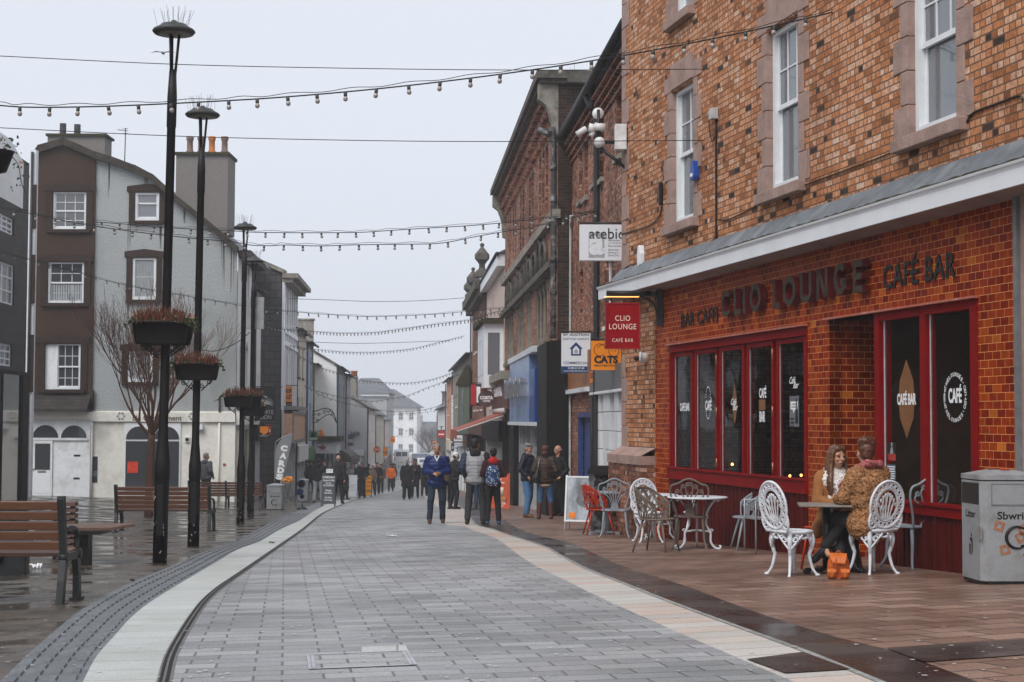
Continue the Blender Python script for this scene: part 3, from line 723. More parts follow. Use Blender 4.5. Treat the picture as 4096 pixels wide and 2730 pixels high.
mb = MB(); u0, z0 = FC.uv(3548, 1918, .05); u1, z1 = FC.uv(3582, 1860, .05); mb.box(u0, u1, .050, .052, z0, z1); mb.obj('sheet', M('blue_notice', (.06, .10, .16), var=.2), PO)
mb = MB(); 
for k in range(6): mb.box(u0 + .012, u1 - .012 - .01 * (k % 2), .0485, .0495, z1 - .03 - k * .025, z1 - .018 - k * .025)
mb.obj('print', m_lett, PO)
PO = thing('window_poster', 'small black poster with a portrait and red caption left in the shopfront pane', 'poster', FC.p0, FC.rz)
mb = MB(); u0, z0 = FC.uv(3552, 1842, .05); u1, z1 = FC.uv(3582, 1770, .05); zm = z0 + (z1 - z0) * .36
mb.box(u0, u1, .050, .052, zm, z1); mb.obj('sheet', M('black_card', (.02, .02, .02)), PO)
mb = MB(); mb.box(u0, u1, .050, .052, z0, zm); mb.obj('caption', M('red_card', (.35, .04, .03)), PO)
mb = MB(); mb.ball(((u0 + u1) / 2, .0495, zm + .10), (.018, .002, .026), 10, 6); mb.prism([((u0 + u1) / 2 - .04, zm + .002), ((u0 + u1) / 2 + .04, zm + .002), ((u0 + u1) / 2 + .02, zm + .07), ((u0 + u1) / 2 - .02, zm + .07)], .0485, .0495); mb.obj('portrait', M('grey_print', (.3, .3, .3)), PO)
# ---------------- channel letters and painted lettering
SG = thing('cafe_sign', 'CLIO LOUNGE raised weathered letters with red sides on the tiled fascia', 'sign', FC.p0, FC.rz)
m_face = M('worn_letter_face', (.045, .038, .028), spec=.1, rough=.7, var=.45, vscale=20, stain=(.05, .03, .02), sstain=14)
m_side = M('letter_side_red', (.085, .004, .004), rough=.5)
proj = .11
def letter(ch, pxa, pxb, pta, pba):
    off = -proj; ua, za = FC.uv(pxa, pba, off); ub, _ = FC.uv(pxb, pba, off); zt_ = FC.z(pxa, pta, off)
    mb = MB(); w = ub - ua; h = zt_ - za
    # drawn bold: geometric capital outlines with real thickness
    st = .075
    def arc(cx, cz, rx, rz, a0, a1, n=22):
        o = [(cx + rx * math.cos(R(a0 + (a1 - a0) * i / n)), cz + rz * math.sin(R(a0 + (a1 - a0) * i / n))) for i in range(n + 1)]
        q = [(cx + (rx - st) * math.cos(R(a0 + (a1 - a0) * i / n)), cz + (rz - st) * math.sin(R(a0 + (a1 - a0) * i / n))) for i in range(n + 1)]
        return o, q
    segs = []
    def strip(o, q):
        for i in range(len(o) - 1): segs.append([o[i], o[i + 1], q[i + 1], q[i]])
    cx, cz = w / 2, h / 2
    if ch == 'O': strip(*arc(cx, cz, w / 2, h / 2, 0, 360, 32))
    elif ch == 'C': strip(*arc(cx * 1.1, cz, w * .55, h / 2, 42, 318))
    elif ch == 'G': strip(*arc(cx, cz, w / 2, h / 2, 38, 360 - 35, 26)); segs += [[(w * .52, h * .5), (w, h * .5), (w, h * .5 - st), (w * .52, h * .5 - st)], [(w - st, h * .44), (w, h * .44), (w, h * .16), (w - st, h * .16)]]
    elif ch == 'U':
        strip(*arc(cx, h * .3, w / 2, h * .3, 180, 360)); segs += [[(0, h), (st, h), (st, h * .3), (0, h * .3)], [(w - st, h), (w, h), (w, h * .3), (w - st, h * .3)]]
    elif ch == 'L': segs += [[(0, h), (st, h), (st, 0), (0, 0)], [(st, st), (w, st), (w, 0), (st, 0)]]
    elif ch == 'I': segs += [[(0, h), (st, h), (st, 0), (0, 0)]]
    elif ch == 'N': segs += [[(0, h), (st, h), (st, 0), (0, 0)], [(w - st, h), (w, h), (w, 0), (w - st, 0)], [(0, h), (st * 1.2, h), (w, 0), (w - st * 1.2, 0)]]
    elif ch == 'E': segs += [[(0, h), (st, h), (st, 0), (0, 0)], [(st, h), (w, h), (w, h - st), (st, h - st)], [(st, st), (w, st), (w, 0), (st, 0)], [(st, h * .5 + st / 2), (w * .9, h * .5 + st / 2), (w * .9, h * .5 - st / 2), (st, h * .5 - st / 2)]]
    for k, sgm in enumerate(segs): mb.prism([(ua + a, za + b) for a, b in sgm], off - .004, off)
    f = mb.obj('letter', m_face, SG)
    mb = MB()
    for sgm in segs:
        P = [(ua + a, za + b) for a, b in sgm]; n = 4
        for i in range(4):
            a, b = P[i], P[(i + 1) % 4]; mb.quad((a[0], off, a[1]), (b[0], off, b[1]), (b[0], -.02, b[1]), (a[0], -.02, a[1]))
    mb.obj('return', m_side, f)
# columns measured on the letter fronts: (char, left, right, top, bottom at left)
for q in (('C', 2885, 2920, 1166, 1272), ('L', 2936, 2962, 1157, 1262), ('I', 2973, 2983, 1148, 1258), ('O', 3000, 3042, 1140, 1252), ('L', 3092, 3118, 1122, 1238), ('O', 3132, 3182, 1112, 1228),
          ('U', 3201, 3246, 1094, 1214), ('N', 3267, 3311, 1078, 1200), ('G', 3336, 3385, 1058, 1186), ('E', 3413, 3450, 1046, 1174)): letter(*q)
P2 = thing('painted_lettering', 'black BAR CAFFI and CAFÉ BAR lettering on the red tiles', 'sign', FC.p0, FC.rz)
for s, xa, xb, ta, ba, tb in (('BAR CAFFI', 2720, 2866, 1256, 1311, 1232), ('CAFÉ BAR', 3528, 3815, 1040, 1160, 1032)):
    ua, za = FC.uv(xa, ba, -.03); ub, _ = FC.uv(xb, ba, -.03); h = FC.z(xa, ta, -.03) - za
    mb = MB(); text_mb(mb, s, (ua + ub) / 2, za + h / 2, ub - ua, h, y=-.006, ext=.012, bold=.012, spacing=1.12); mb.obj('lettering', m_black, P2)
# ---------------- bits fixed to the cafe wall
def onC(px, py, off=0): u, z = FC.uv(px, py, off); return u, z
def cthing(name, label, cat, px, py, group=None):
    u, z = onC(px, py); p = FC.w(u); t = thing(name, label, cat, (p.x, p.y, z), FC.rz, group); return t
t = cthing('drainpipe', 'grey drainpipe beside the stone pier at the right edge of the cafe', 'drainpipe', 4086, 1300)
mb = MB(); mb.box(-.035, .03, -.06, -.005, -2.2, zc0 - onC(4086, 1300)[1]); mb.obj('pipe', M('pipe_grey', (.16, .16, .165), rough=.6), t)
mb = MB(); mb.box(uT1 + .07, L, -.02, .2, -2.5, zc0 + .02); mb.obj('stone_pier', m_stone, CAFE)
t = cthing('alarm_box', 'white angular alarm box over the lead flashing near the building corner', 'alarm box', 2574, 1012)
mb = MB(); mb.prism([(-.09, -.02), (-.08, -.2), (.0, -.23), (.08, -.2), (.09, -.02), (.045, .12), (-.045, .12)], -.09, -.005); mb.obj('cover', m_white, t, bevel=.01)
t = cthing('alarm_box', 'blue wedge-shaped alarm box on the brick right of the first sash window', 'alarm box', 2791, 682)
mb = MB(); mb.prism([(-.08, -.15), (.08, -.15), (.095, -.1), (.035, .14), (-.02, .14), (-.095, -.1)], -.1, -.005); mb.obj('cover', M('alarm_blue', (.015, .06, .30), rough=.35), t, bevel=.01)
mb = MB(); mb.box(-.05, .05, -.106, -.1, -.1, -.05); mb.obj('label', m_lett, t)
t = cthing('security_camera', 'white dome security camera on the brick pier beside the tiles', 'camera', 2585, 1432)
mb = MB(); mb.lathe([(.001, -.11), (.06, -.1), (.085, -.06), (.085, 0), (.1, .0), (.1, .03)], 16, X=T(0, -.08, 0, rx=R(90), rz=R(-20)) @ T(z=0)); mb.obj('housing', m_white, t)
mb = MB(); mb.ball((-.045, -.155, -.01), .045, 12, 8); mb.obj('lens', m_black, t)
t = cthing('socket_box', 'grey weatherproof socket box with a blue plug and looped lead on the brick', 'junction box', 2866, 458)
mb = MB(); mb.box(-.06, .09, -.1, -.003, -.08, .08); mb.obj('box', M('plastic_grey', (.42, .42, .41)), t, bevel=.008)
mb = MB(); mb.tube([(-.06, -.05, 0), (-.14, -.05, .01)], .032, 10); mb.obj('plug', MATS['alarm_blue'], t)
mb = MB(); mb.tube(bezier([(-.14, -.05, .0), (-.22, -.04, -.06), (-.2, -.03, -.25), (-.1, -.03, -.38), (.0, -.02, -.3), (.03, -.02, -.1)], 6), .008, 5); mb.tube(bezier([(.03, -.02, -.08), (.03, -.02, -1), (.03, -.02, -2.0)], 6), .014, 6); mb.obj('cable', m_black, t)
t = cthing('street_cable_box', 'slim black junction box above the cable left of the first window', 'junction box', 2651, 780)
mb = MB(); mb.box(-.035, .035, -.07, -.003, -.17, .2); mb.obj('box', m_black, t, bevel=.015)
t = thing('wall_cable', 'black cable drooping along the brick above the white cornice', 'cable', FC.p0, FC.rz)
mb = MB(); P = []
for (x, y) in ((2489, 938), (2560, 918), (2600, 905), (2640, 870), (2652, 830)): u, z = onC(x, y); P.append((u, -.02, z))
mb.tube(bezier(P, 5), .011, 5); P = []
for (x, y) in ((2489, 1090), (2530, 1060), (2600, 1050), (2700, 1020), (2780, 1000), (2860, 962), (2876, 930)): u, z = onC(x, y); P.append((u, -.03, z))
mb.tube(bezier(P, 5), .012, 5); P = []
for (x, y) in ((2878, 880), (2920, 878), (3020, 830), (3050, 806), (3200, 750), (3500, 640), (3600, 596)): u, z = onC(x, y); P.append((u, -.015, z))
mb.tube(bezier(P, 5), .009, 5); P = []
for (x, y) in ((3868, 500), (3900, 452), (4000, 415), (4080, 385), (4096, 400)): u, z = onC(x, y); P.append((u, -.015, z))
mb.tube(bezier(P, 5), .011, 5)
mb.obj('cable', m_black, t)
# ---------------- hanging sign on its iron bracket
u, _ = onC(2650, 1200); p = FC.w(u); Yb = p.y
zt_ = at(2500, 1205, Yb).z
t = thing('hanging_sign', 'red CLIO LOUNGE CAFÉ BAR board hanging from a black bracket', 'sign', (p.x, Yb - .05, 0), 0)
x0 = at(2420, 1300, Yb).x - p.x; x1 = at(2559, 1300, Yb).x - p.x; z0 = at(2490, 1398, Yb).z; z1 = at(2490, 1213, Yb).z
mb = MB(); mb.box(x0, x1, -.03, .03, z0, z1); mb.obj('board', M('sign_red', (.26, .002, .005), rough=.6, var=.08, spec=.1), t)
mb = MB(); fw = .018
for q in ((x0, x1, z1 - fw, z1), (x0, x1, z0, z0 + fw), (x0, x0 + fw, z0, z1), (x1 - fw, x1, z0, z1)): mb.box(q[0], q[1], -.045, .045, q[2], q[3])
mb.obj('rim', M('sign_rim', (.30, .01, .012), rough=.35), t)
m_cream = M('cream_paint', (.78, .68, .55), rough=.5, var=.04)
mb = MB(); cx = (x0 + x1) / 2; hh = z1 - z0; ww = x1 - x0
text_mb(mb, 'CLIO', cx, z1 - hh * .335, ww * .43, hh * .115, y=-.031, spacing=1.1); text_mb(mb, 'LOUNGE', cx, z1 - hh * .515, ww * .78, hh * .12, y=-.031, spacing=1.1)
text_mb(mb, 'CAFÉ BAR', cx, z1 - hh * .80, ww * .6, hh * .095, y=-.031, spacing=1.2); mb.obj('lettering', m_cream, t)
mb = MB(); zb = z1 + .13
mb.box(-.10, .0, -.04, .04, zb - .5, zb + .08); mb.box(x0 + .1, 0, -.03, .03, zb - .02, zb + .045)
mb.tube([(x0 + .02, 0, zb + .02), (x1 + .18, 0, zb + .02)], .045, 10)
mb.tube(bezier([(-.36, 0, zb - .02), (-.2, 0, zb - .1), (-.1, 0, zb - .24), (-.08, 0, zb - .48)], 6), .022, 8)
for x in (x0 + .1, x1 - .1): mb.tube([(x, 0, z1), (x, 0, zb)], .010, 6)
mb.obj('bracket', m_black, t)
mb = MB(); mb.box(x0 - .02, x1 - .02, -.055, -.045, zb - .045, zb - .032); mb.obj('lamp_strip', emit('sign_lamp', (1, .42, .10), 1.6), t)
# ================================================================ REST OF THE RIGHT SIDE
m_slate = MB_brick('slate_roof', [(0, (.09, .095, .105)), (1, (.16, .165, .18))], (.05, .05, .055), bw=.3, bh=.2, ms=.012, rough=.6, bump=.4)
m_gutter = M('black_gutter', (.025, .025, .027), rough=.5)
m_wstone = M('dirty_limestone', (.27, .25, .215), rough=.9, var=.3, vscale=5, bump=.6, stain=(.06, .05, .04), sstain=2)
m_dstone = M('sooty_stone', (.105, .095, .08), rough=.9, var=.4, vscale=6, bump=.7, stain=(.02, .018, .015), sstain=2.5)
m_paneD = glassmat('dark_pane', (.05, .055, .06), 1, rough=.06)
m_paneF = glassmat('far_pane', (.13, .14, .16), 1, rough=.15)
m_grass = M('dry_grass', (.16, .13, .05), rough=.9, var=.5)
m_cam = M('camera_white', (.62, .62, .62), rough=.4)
def frame(mb, u0, u1, z0, z1, w, y0, y1):
    mb.box(u0, u0 + w, y0, y1, z0, z1); mb.box(u1 - w, u1, y0, y1, z0, z1); mb.box(u0 + w, u1 - w, y0, y1, z0, z0 + w); mb.box(u0 + w, u1 - w, y0, y1, z1 - w, z1)
def simple_window(parent, h, cols=1, rows=2, y=.1, mat=None, gl=None, fw=.06, sill=True, smat=None):
    mat = mat or m_wframe; u0, u1, z0, z1 = h; mb = MB(); frame(mb, u0, u1, z0, z1, fw, y, y + .05)
    for i in range(1, cols): u = u0 + (u1 - u0) * i / cols; mb.box(u - .02, u + .02, y + .005, y + .045, z0 + fw, z1 - fw)
    for j in range(1, rows): z = z0 + (z1 - z0) * j / rows; mb.box(u0 + fw, u1 - fw, y + .003, y + .047, z - .025, z + .025)
    f = mb.obj('window', mat, parent)
    mb = MB(); mb.quad((u0, y + .025, z0), (u1, y + .025, z0), (u1, y + .025, z1), (u0, y + .025, z1)); mb.obj('pane', gl or m_paneD, f)
    if sill: mb = MB(); mb.box(u0 - .06, u1 + .06, -.06, y, z0 - .08, z0); mb.obj('sill', smat or mat, f)
    return f
# ---------- the gabled-back red brick house next to the cafe
F2, _z = dirfac(2286, 40, 2560, 1605)
B2 = F2.root('brick_building', 'brick building with arched windows and black gutter between the cafe and the taller brick block', 'building')
z2 = F2.z(2300, 540)
hs2 = []
for a, b, t, bo in ((2316, 2327, 605, 815), (2338, 2350, 570, 800), (2372, 2388, 500, 745), (2398, 2414, 470, 730), (2466, 2486, 360, 640)):
    hs2.append((F2.u(a), F2.u(b), F2.z(a, bo), F2.z(a, t)))
hl = [(F2.u(2318), F2.u(2332), F2.z(2318, 1300), F2.z(2318, 1090)), (F2.u(2420), F2.u(2462), F2.z(2420, 1310), F2.z(2420, 1040))]
hg = [(F2.u(2315), F2.u(2372), -2.5, F2.z(2315, 1652)), (F2.u(2392), F2.u(2530), -2.5, F2.z(2392, 1572))]
mb = MB(); wall(mb, 0, F2.L, -2.6, z2, hs2 + hl + hg, rev=.22, side=8); mb.obj('brick_wall', m_brickd, B2)
mb = MB()
for (a, b, c, d) in hs2 + hl: mb.quad((a, .2, c), (b, .2, c), (b, .2, d), (a, .2, d))
mb.obj('dark_pane', m_paneD, B2, split=1)
for (a, b, c, d) in hl[1:]: simple_window(B2, (a, b, c, d), 1, 2, y=.08)
mb = MB()
for (a, b, c, d) in hs2:
    mb.box(a - .1, b + .1, -.08, .1, c - .1, c); n = 7; r = (b - a) / 2 + .02; cx = (a + b) / 2
    for k in range(n): q = pi * k / (n - 1); mb.box(-.05, .05, -.03, .1, 0, .13, X=T(cx + r * math.cos(q), 0, d - r * .2 + r * math.sin(q) * .9, ry=pi / 2 - q))
mb.obj('window_dressings', m_wstone, B2)
mb = MB()
for k in range(4): mb.box(-.02, F2.L, -.05 - .05 * k, .1, z2 - .62 + .15 * k, z2 - .56 + .15 * k)
mb.obj('corbel_bands', m_brickd, B2)
mb = MB(); mb.tube([(-.3, -.32, z2 + .05), (F2.L + .2, -.32, z2 + .05)], .085, 8); mb.tube(bezier([(F2.u(2395), -.3, z2), (F2.u(2400), -.2, z2 - .35), (F2.u(2400), -.09, z2 - .6), (F2.u(2400), -.09, -2.2)], 6), .065, 8)
mb.tube([(F2.u(2378), -.06, 3), (F2.u(2378), -.06, -2.3)], .035, 6)
mb.obj('gutter', m_gutter, B2)
mb = MB(); mb.tube(bezier([(.12, -.05, -2.0), (.12, -.05, 5.5), (.2, -.05, 5.9), (.6, -.05, 6.1)], 6), .035, 6); mb.obj('pale_pipe', M('pale_grey_pipe', (.42, .42, .42)), B2)
mb = MB(); mb.add([(-.35, -.35, z2 + .1), (F2.L, -.35, z2 + .1), (F2.L, 6, z2 + 3.6), (-.35, 6, z2 + 3.6)], [(0, 1, 2, 3)]); mb.obj('roof', m_slate, B2)
# its shopfronts
a, b = F2.u(2270), F2.u(2372)
mb = MB(); mb.box(max(.02, a), b - .02, -.10, -.02, F2.z(2300, 1560), F2.z(2300, 1425)); mb.obj('wood_fascia', M('varnished_board', (.30, .12, .045), rough=.4, var=.3, vscale=3, streak=.15), B2)
mb = MB(); mb.box(max(.0, a), b, -.16, -.02, F2.z(2300, 1560) - .1, F2.z(2300, 1560)); mb.obj('white_moulding', m_white, B2)
h = hg[0]
mb = MB(); frame(mb, h[0], h[1], -2.6, h[3], .11, -.02, .1); mb.box(h[0] + .11, h[1] - .11, .12, .16, -2.6, h[3] - .1); mb.obj('door', M('blue_paint', (.035, .055, .17), rough=.5), B2)
h = hg[1]
mb = MB(); mb.box(F2.u(2380), h[1], -.12, 0, F2.z(2400, 1570), F2.z(2400, 1478)); mb.obj('shop_fascia', M('grey_fascia', (.12, .12, .12), rough=.5), B2)
mb = MB(); uo = F2.u(2383); mb.box(uo, uo + .7, -.128, -.121, F2.z(2400, 1530), F2.z(2400, 1485)); mb.obj('orange_panel', M('shop_orange', (.72, .20, .02), rough=.5), B2)
mb = MB(); text_mb(mb, 'CATS', uo + .35, F2.z(2400, 1502), .5, .12, y=-.13, bold=.03); mb.obj('fascia_lettering', m_black, B2)
mb = MB(); mb.box(uo - .05, h[1], -.14, .0, F2.z(2400, 1580), F2.z(2400, 1570)); 
for px in (2393, 2422, 2466):
    u = F2.u(px); u2 = F2.u(px + (16 if px != 2422 else 24)); z = -2.6
    while z < h[3] - .05: mb.box(u, u2, -.05, .08, z, min(z + .37, h[3])); z += .385
mb.obj('white_pilaster', m_white, B2, bevel=.006)
mb = MB(); mb.quad((h[0], .12, -2.6), (h[1], .12, -2.6), (h[1], .12, h[3]), (h[0], .12, h[3])); mb.obj('shop_window', m_paneD, B2)
# ---------- tall Victorian brick block
F3, _z = dirfac(2018, 60.6, 2230, 1605)
B3 = F3.root('tall_brick_building', 'tall sooty red brick Victorian block with corbelled eaves and gothic windows', 'building')
z3 = F3.z(2187, 400) ; z3 = 9.45
rows = []
for a, b, t, bo in ((2154, 2162, 640, 870), (2167, 2175, 620, 860), (2181, 2190, 600, 845), (2114, 2121, 745, 930), (2124, 2132, 720, 915), (2078, 2084, 815, 985), (2088, 2095, 795, 970), (2050, 2054, 870, 1025), (2058, 2062, 860, 1015), (2030, 2033, 910, 1055), (2037, 2040, 900, 1050)):
    rows.append((F3.u(a), F3.u(b), 6.65, 8.45))
zs1, zs2 = 6.33, 5.1
grp = [(F3.u(2136), F3.u(2190)), (F3.u(2097), F3.u(2130)), (F3.u(2062), F3.u(2088)), (F3.u(2028), F3.u(2052))]
low = [(F3.u(2144), F3.u(2186)), (F3.u(2105), F3.u(2126)), (F3.u(2068), F3.u(2094)), (F3.u(2026), F3.u(2053))]
hl = [(a, b, 3.15, 4.85) for a, b in low]
hsf = [(F3.u(2084), F3.u(2184), -2.8, .95), (F3.u(2022), F3.u(2062), -3.4, 1.0)]
mb = MB(); wall(mb, 0, F3.L, -3.6, z3, rows + hl + hsf, rev=.28); mb.obj('brick_wall', m_brickd, B3)
mb = MB(); L3 = F3.L
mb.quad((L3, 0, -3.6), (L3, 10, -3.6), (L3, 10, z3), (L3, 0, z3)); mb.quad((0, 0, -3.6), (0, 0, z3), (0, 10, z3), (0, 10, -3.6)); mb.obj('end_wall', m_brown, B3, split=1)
mb = MB()
for (a, b, c, d) in rows + hl: mb.quad((a, .26, c), (b, .26, c), (b, .26, d), (a, .26, d))
mb.obj('dark_pane', m_paneD, B3, split=1)
mb = MB()
for (a, b, c, d) in rows: mb.prism([(a, d - .02), (b, d - .02), ((a + b) / 2, d + .18)], -.005, .02)
mb.obj('window_head', m_brown, B3, split=1)
# strings, arches, mullions
mb = MB(); mb.box(-.02, L3 + .1, -.16, .05, zs1 - .22, zs1); mb.prism([(0, 0), (1, 0), (1, 1), (0, 1)], -.1, 0, X=T(0, 0, zs1) @ Matrix.Diagonal((L3, 1, .1, 1)))
mb.obj('string_course', m_wstone, B3)
mb = MB(); mb.box(-.02, L3 - .2, -.22, .05, zs2 - .2, zs2 - .02); mb.obj('sill_course', m_dstone, B3)
mb = MB(); mbk = MB()
for (a, b) in grp:
    n = 3; w = (b - a) / n
    for k in range(n):
        c = a + w * (k + .5); hh = 1.0 if k == 1 else .78; r = w * .44; zb = zs2
        arc = [(c - r, zb)] + [(c - r + r * 1.0 * (1 - math.cos(q)), zb + hh * .55 + hh * .45 * math.sin(q)) for q in [i * pi / 2 / 6 for i in range(7)]]
        arcr = [(2 * c - x, z) for x, z in reversed(arc[:-1])]
        outl = arc + arcr
        mbk.prism([(x * .8 + c * .2, z - .0 if i in (0, len(outl) - 1) else z - .09) for i, (x, z) in enumerate(outl)], -.028, -.0)
        for side_ in (0, 1):
            q = [(x, -.05, z) for x, z in (arc if side_ == 0 else [(2 * c - x, z) for x, z in arc])]
            mb.tube(q, .065, 6)
mb.obj('gothic_arch', m_dstone, B3, split=2); mbk.obj('tracery_lights', m_black, B3)
mb = MB()
for (a, b) in low:
    n = 3 if b - a > 1.5 else 2
    for k in range(n + 1):
        u = a + (b - a) * k / n; mb.lathe([(.09, 3.15), (.09, 3.3), (.055, 3.35), (.05, 4.5), (.09, 4.66), (.1, 4.85)], 10, X=T(u, .06))
    mb.box(a - .12, b + .12, -.1, .1, 4.85, 4.92); mb.box(a - .1, b + .1, -.12, .1, 3.02, 3.15)
mb.obj('stone_mullions', M('mullion_stone', (.19, .165, .135), rough=.9, var=.4, vscale=6, stain=(.07, .055, .045), sstain=3), B3)
mb = MB(); rg = random.Random(4)
n = 62
for r_, (zz, pr, hh) in enumerate(((z3 - .80, .10, .30), (z3 - .50, .2, .28), (z3 - .22, .32, .24))):
    for k in range(n):
        u = (k + .5) / n * (L3 - .5); mb.box(u - .08, u + .08, -pr, 0, zz, zz + hh)
    mb.box(0, L3 - .3, -pr + .08, 0, zz + hh * .5, zz + hh)
mb.obj('corbel_table', m_brickd, B3)
mb = MB(); mb.box(-.2, L3 + .15, -.46, .2, z3 + .04, z3 + .14); mb.box(-.3, L3 + .25, -.56, .2, z3 + .14, z3 + .34); mb.box(-.3, L3 + .25, .2, 10, z3 + .04, z3 + .34); mb.obj('eaves_cornice', m_dstone, B3)
mb = MB(); mb.prism([(0, 0), (.62, .0), (.62, 1.2), (.45, 1.2)], 0, 1); 
mb = MB()
for u in (L3 - .35, 0.0): mb.add([], []); mb.prism([(-.5, z3 + .04), (0, z3 + .04), (0, z3 - 1.55), (-.12, z3 - 1.5), (-.16, z3 - .9), (-.3, z3 - .5), (-.5, z3 - .35)], 0, .34, X=Matrix(((0, 1, 0, u), (1, 0, 0, 0), (0, 0, 1, 0), (0, 0, 0, 1))))
mb.obj('stone_bracket', m_wstone, B3, split=2)
mb = MB()
for zz in (-1.5, ): pass
for k in range(150):
    u = rg.uniform(-.2, L3 + .2); y = rg.uniform(-.4, 6) if u > L3 - 1.5 else -.45; h = rg.uniform(.08, .3)
    mb.tube([(u, y, z3 + .33), (u + rg.uniform(-.06, .06), y, z3 + .33 + h)], .006, 3)
mb.obj('gull_spikes', M('spike_grey', (.35, .36, .38)), B3)
mb = MB(); mb.tube(bezier([(L3 - .05, -.5, z3 - 1.1), (L3 + .02, -.25, z3 - 1.25), (L3 + .02, -.12, z3 - 1.5), (L3 + .02, -.12, 3.1)], 6), .075, 8)
for zz in (7.3, 6.5, 5, 4.2): mb.tube([(L3 + .02, -.12, zz), (L3 + .02, -.12, zz + .12)], .095, 8)
mb.obj('downpipe', M('pipe_flaking', (.05, .05, .05), stain=(.4, .4, .4), sstain=5), B3)
# shopfronts of the block
m_blk = M('shop_black', (.010, .0085, .008), rough=.6, spec=.15)
mb = MB(); uq = F3.u(2190); mb.box(uq, L3 + .02, -.28, .1, -3.0, 3.02); mb.box(L3 + .02, L3 + .10, -.2, 3, -3.0, 3.05); mb.box(F3.u(2066), F3.u(2080), -.2, .1, -3.4, 2.3); mb.obj('black_pilaster', m_blk, B3, split=1)
m_bl = M('blue_panel', (.13, .22, .40), rough=.25, var=.35, vscale=.8); m_bl2 = M('deep_blue_panel', (.005, .045, .22), rough=.3)
zb_, zt_ = 1.02, 2.95
mb = MB(); mb.box(F3.u(2080), F3.u(2165), -.34, -.05, zb_, zt_ - .06); mb.obj('blue_fascia', m_bl, B3)
mb = MB(); mb.box(F3.u(2165), F3.u(2188), -.335, -.05, zb_, zt_ - .5); mb.obj('deep_blue_panel', m_bl2, B3)
mb = MB(); mb.box(F3.u(2080), F3.u(2190), -.40, -.05, zt_ - .06, zt_ + .1); mb.box(F3.u(2080), F3.u(2190), -.40, -.0, zb_ - .1, zb_); mb.obj('fascia_trim', M('pale_trim', (.55, .58, .6)), B3)
m_chr = M('chrome_letter', (.55, .56, .58), rough=.15, metal=.9)
for k in range(9):
    u = F3.u(2084) + k * .83; hh = (.62, .5, .5, .62, .5, .5, .58, .5, .5)[k]
    mb = MB(); mb.box(u, u + .12, -.55, -.34, 1.75, 1.75 + hh)
    if k % 3 != 1: mb.box(u + .12, u + .42, -.55, -.34, 1.75 + hh - .12, 1.75 + hh)
    mb.box(u + .40, u + .52, -.55, -.34, 1.75, 1.75 + hh * (.9 if k % 2 else .6)); 
    if k % 2: mb.box(u + .12, u + .4, -.55, -.34, 1.75, 1.86)
    mb.obj('fascia_letter', m_chr, B3)
h = hsf[0]
mb = MB(); mb.quad((h[0], .2, h[2]), (h[1], .2, h[2]), (h[1], .2, h[3]), (h[0], .2, h[3])); mb.obj('shop_window', m_paneD, B3)
mb = MB()
for t in (.0, .13, .3, .52, .62, .8, .93): u = h[0] + (h[1] - h[0]) * t; mb.box(u, u + (.28 if t in (0, .52) else .14), -.06, .1, h[2], h[3])
mb.box(h[0], h[1], -.02, .1, .2, .32); mb.obj('shop_frame', M('pale_grey_frame', (.36, .38, .39), rough=.5), B3)
m_costa = M('coffee_brown', (.105, .042, .030), rough=.5)
mb = MB(); mb.box(F3.u(1998) , F3.u(2064), -.30, -.02, 1.45, 2.45); mb.obj('brown_fascia', m_costa, B3)
mb = MB(); mb.prism([(0, 0), (1, 0), (1, 1), (0, 1)], -.55, 0, X=T(F3.u(1998), 0, 2.45) @ Matrix.Diagonal((F3.u(2068) - F3.u(1998), 1, .28, 1))); mb.obj('stone_hood', m_wstone, B3)
mb = MB(); text_mb(mb, 'COSTA', (F3.u(2010) + F3.u(2040)) / 2, 2.1, F3.u(2043) - F3.u(2008), .34, y=-.30, ext=.05, bold=.04); mb.obj('fascia_lettering', m_lett, B3)
h = hsf[1]
mb = MB(); mb.quad((h[0], .2, h[2]), (h[1], .2, h[2]), (h[1], .2, h[3]), (h[0], .2, h[3])); mb.obj('shop_window', m_paneD, B3)
mb = MB()
for t in (0, .18, .42, .68, .9): u = h[0] + (h[1] - h[0]) * t; mb.box(u, u + .16, -.1, .1, h[2], h[3])
mb.obj('shop_frame', M('dark_brown_frame', (.05, .035, .03)), B3)
# awning over the coffee shop
ua, ub = F3.u(2010), F3.u(2052); m_awn = M('rust_red_canvas', (.30, .075, .045), rough=.7, var=.15)
AW = thing('shop_awning', 'rust red awning reaching out over the coffee shop front', 'awning', F3.w(ua), F3.rz)
w = ub - ua; mb = MB()
mb.add([(0, -.3, 1.32), (w, -.3, 1.32), (w, -1.95, .72), (0, -1.95, .72), (0, -.3, 1.29), (w, -.3, 1.29), (w, -1.95, .69), (0, -1.95, .69)], [(3, 2, 1, 0), (4, 5, 6, 7), (1, 2, 6, 5), (0, 4, 7, 3), (2, 3, 7, 6)])
mb.obj('canvas', m_awn, AW)
mb = MB(); mb.box(0, w, -1.97, -1.94, .42, .72); mb.obj('valance', m_awn, AW)
mb = MB(); mb.tube([(w, -.32, 1.22), (w, -1.93, .68)], .03, 6); mb.tube([(-.05, -.3, 1.4), (w + .05, -.3, 1.4)], .1, 8); mb.obj('frame', M('awning_metal', (.55, .5, .48), rough=.4), AW)
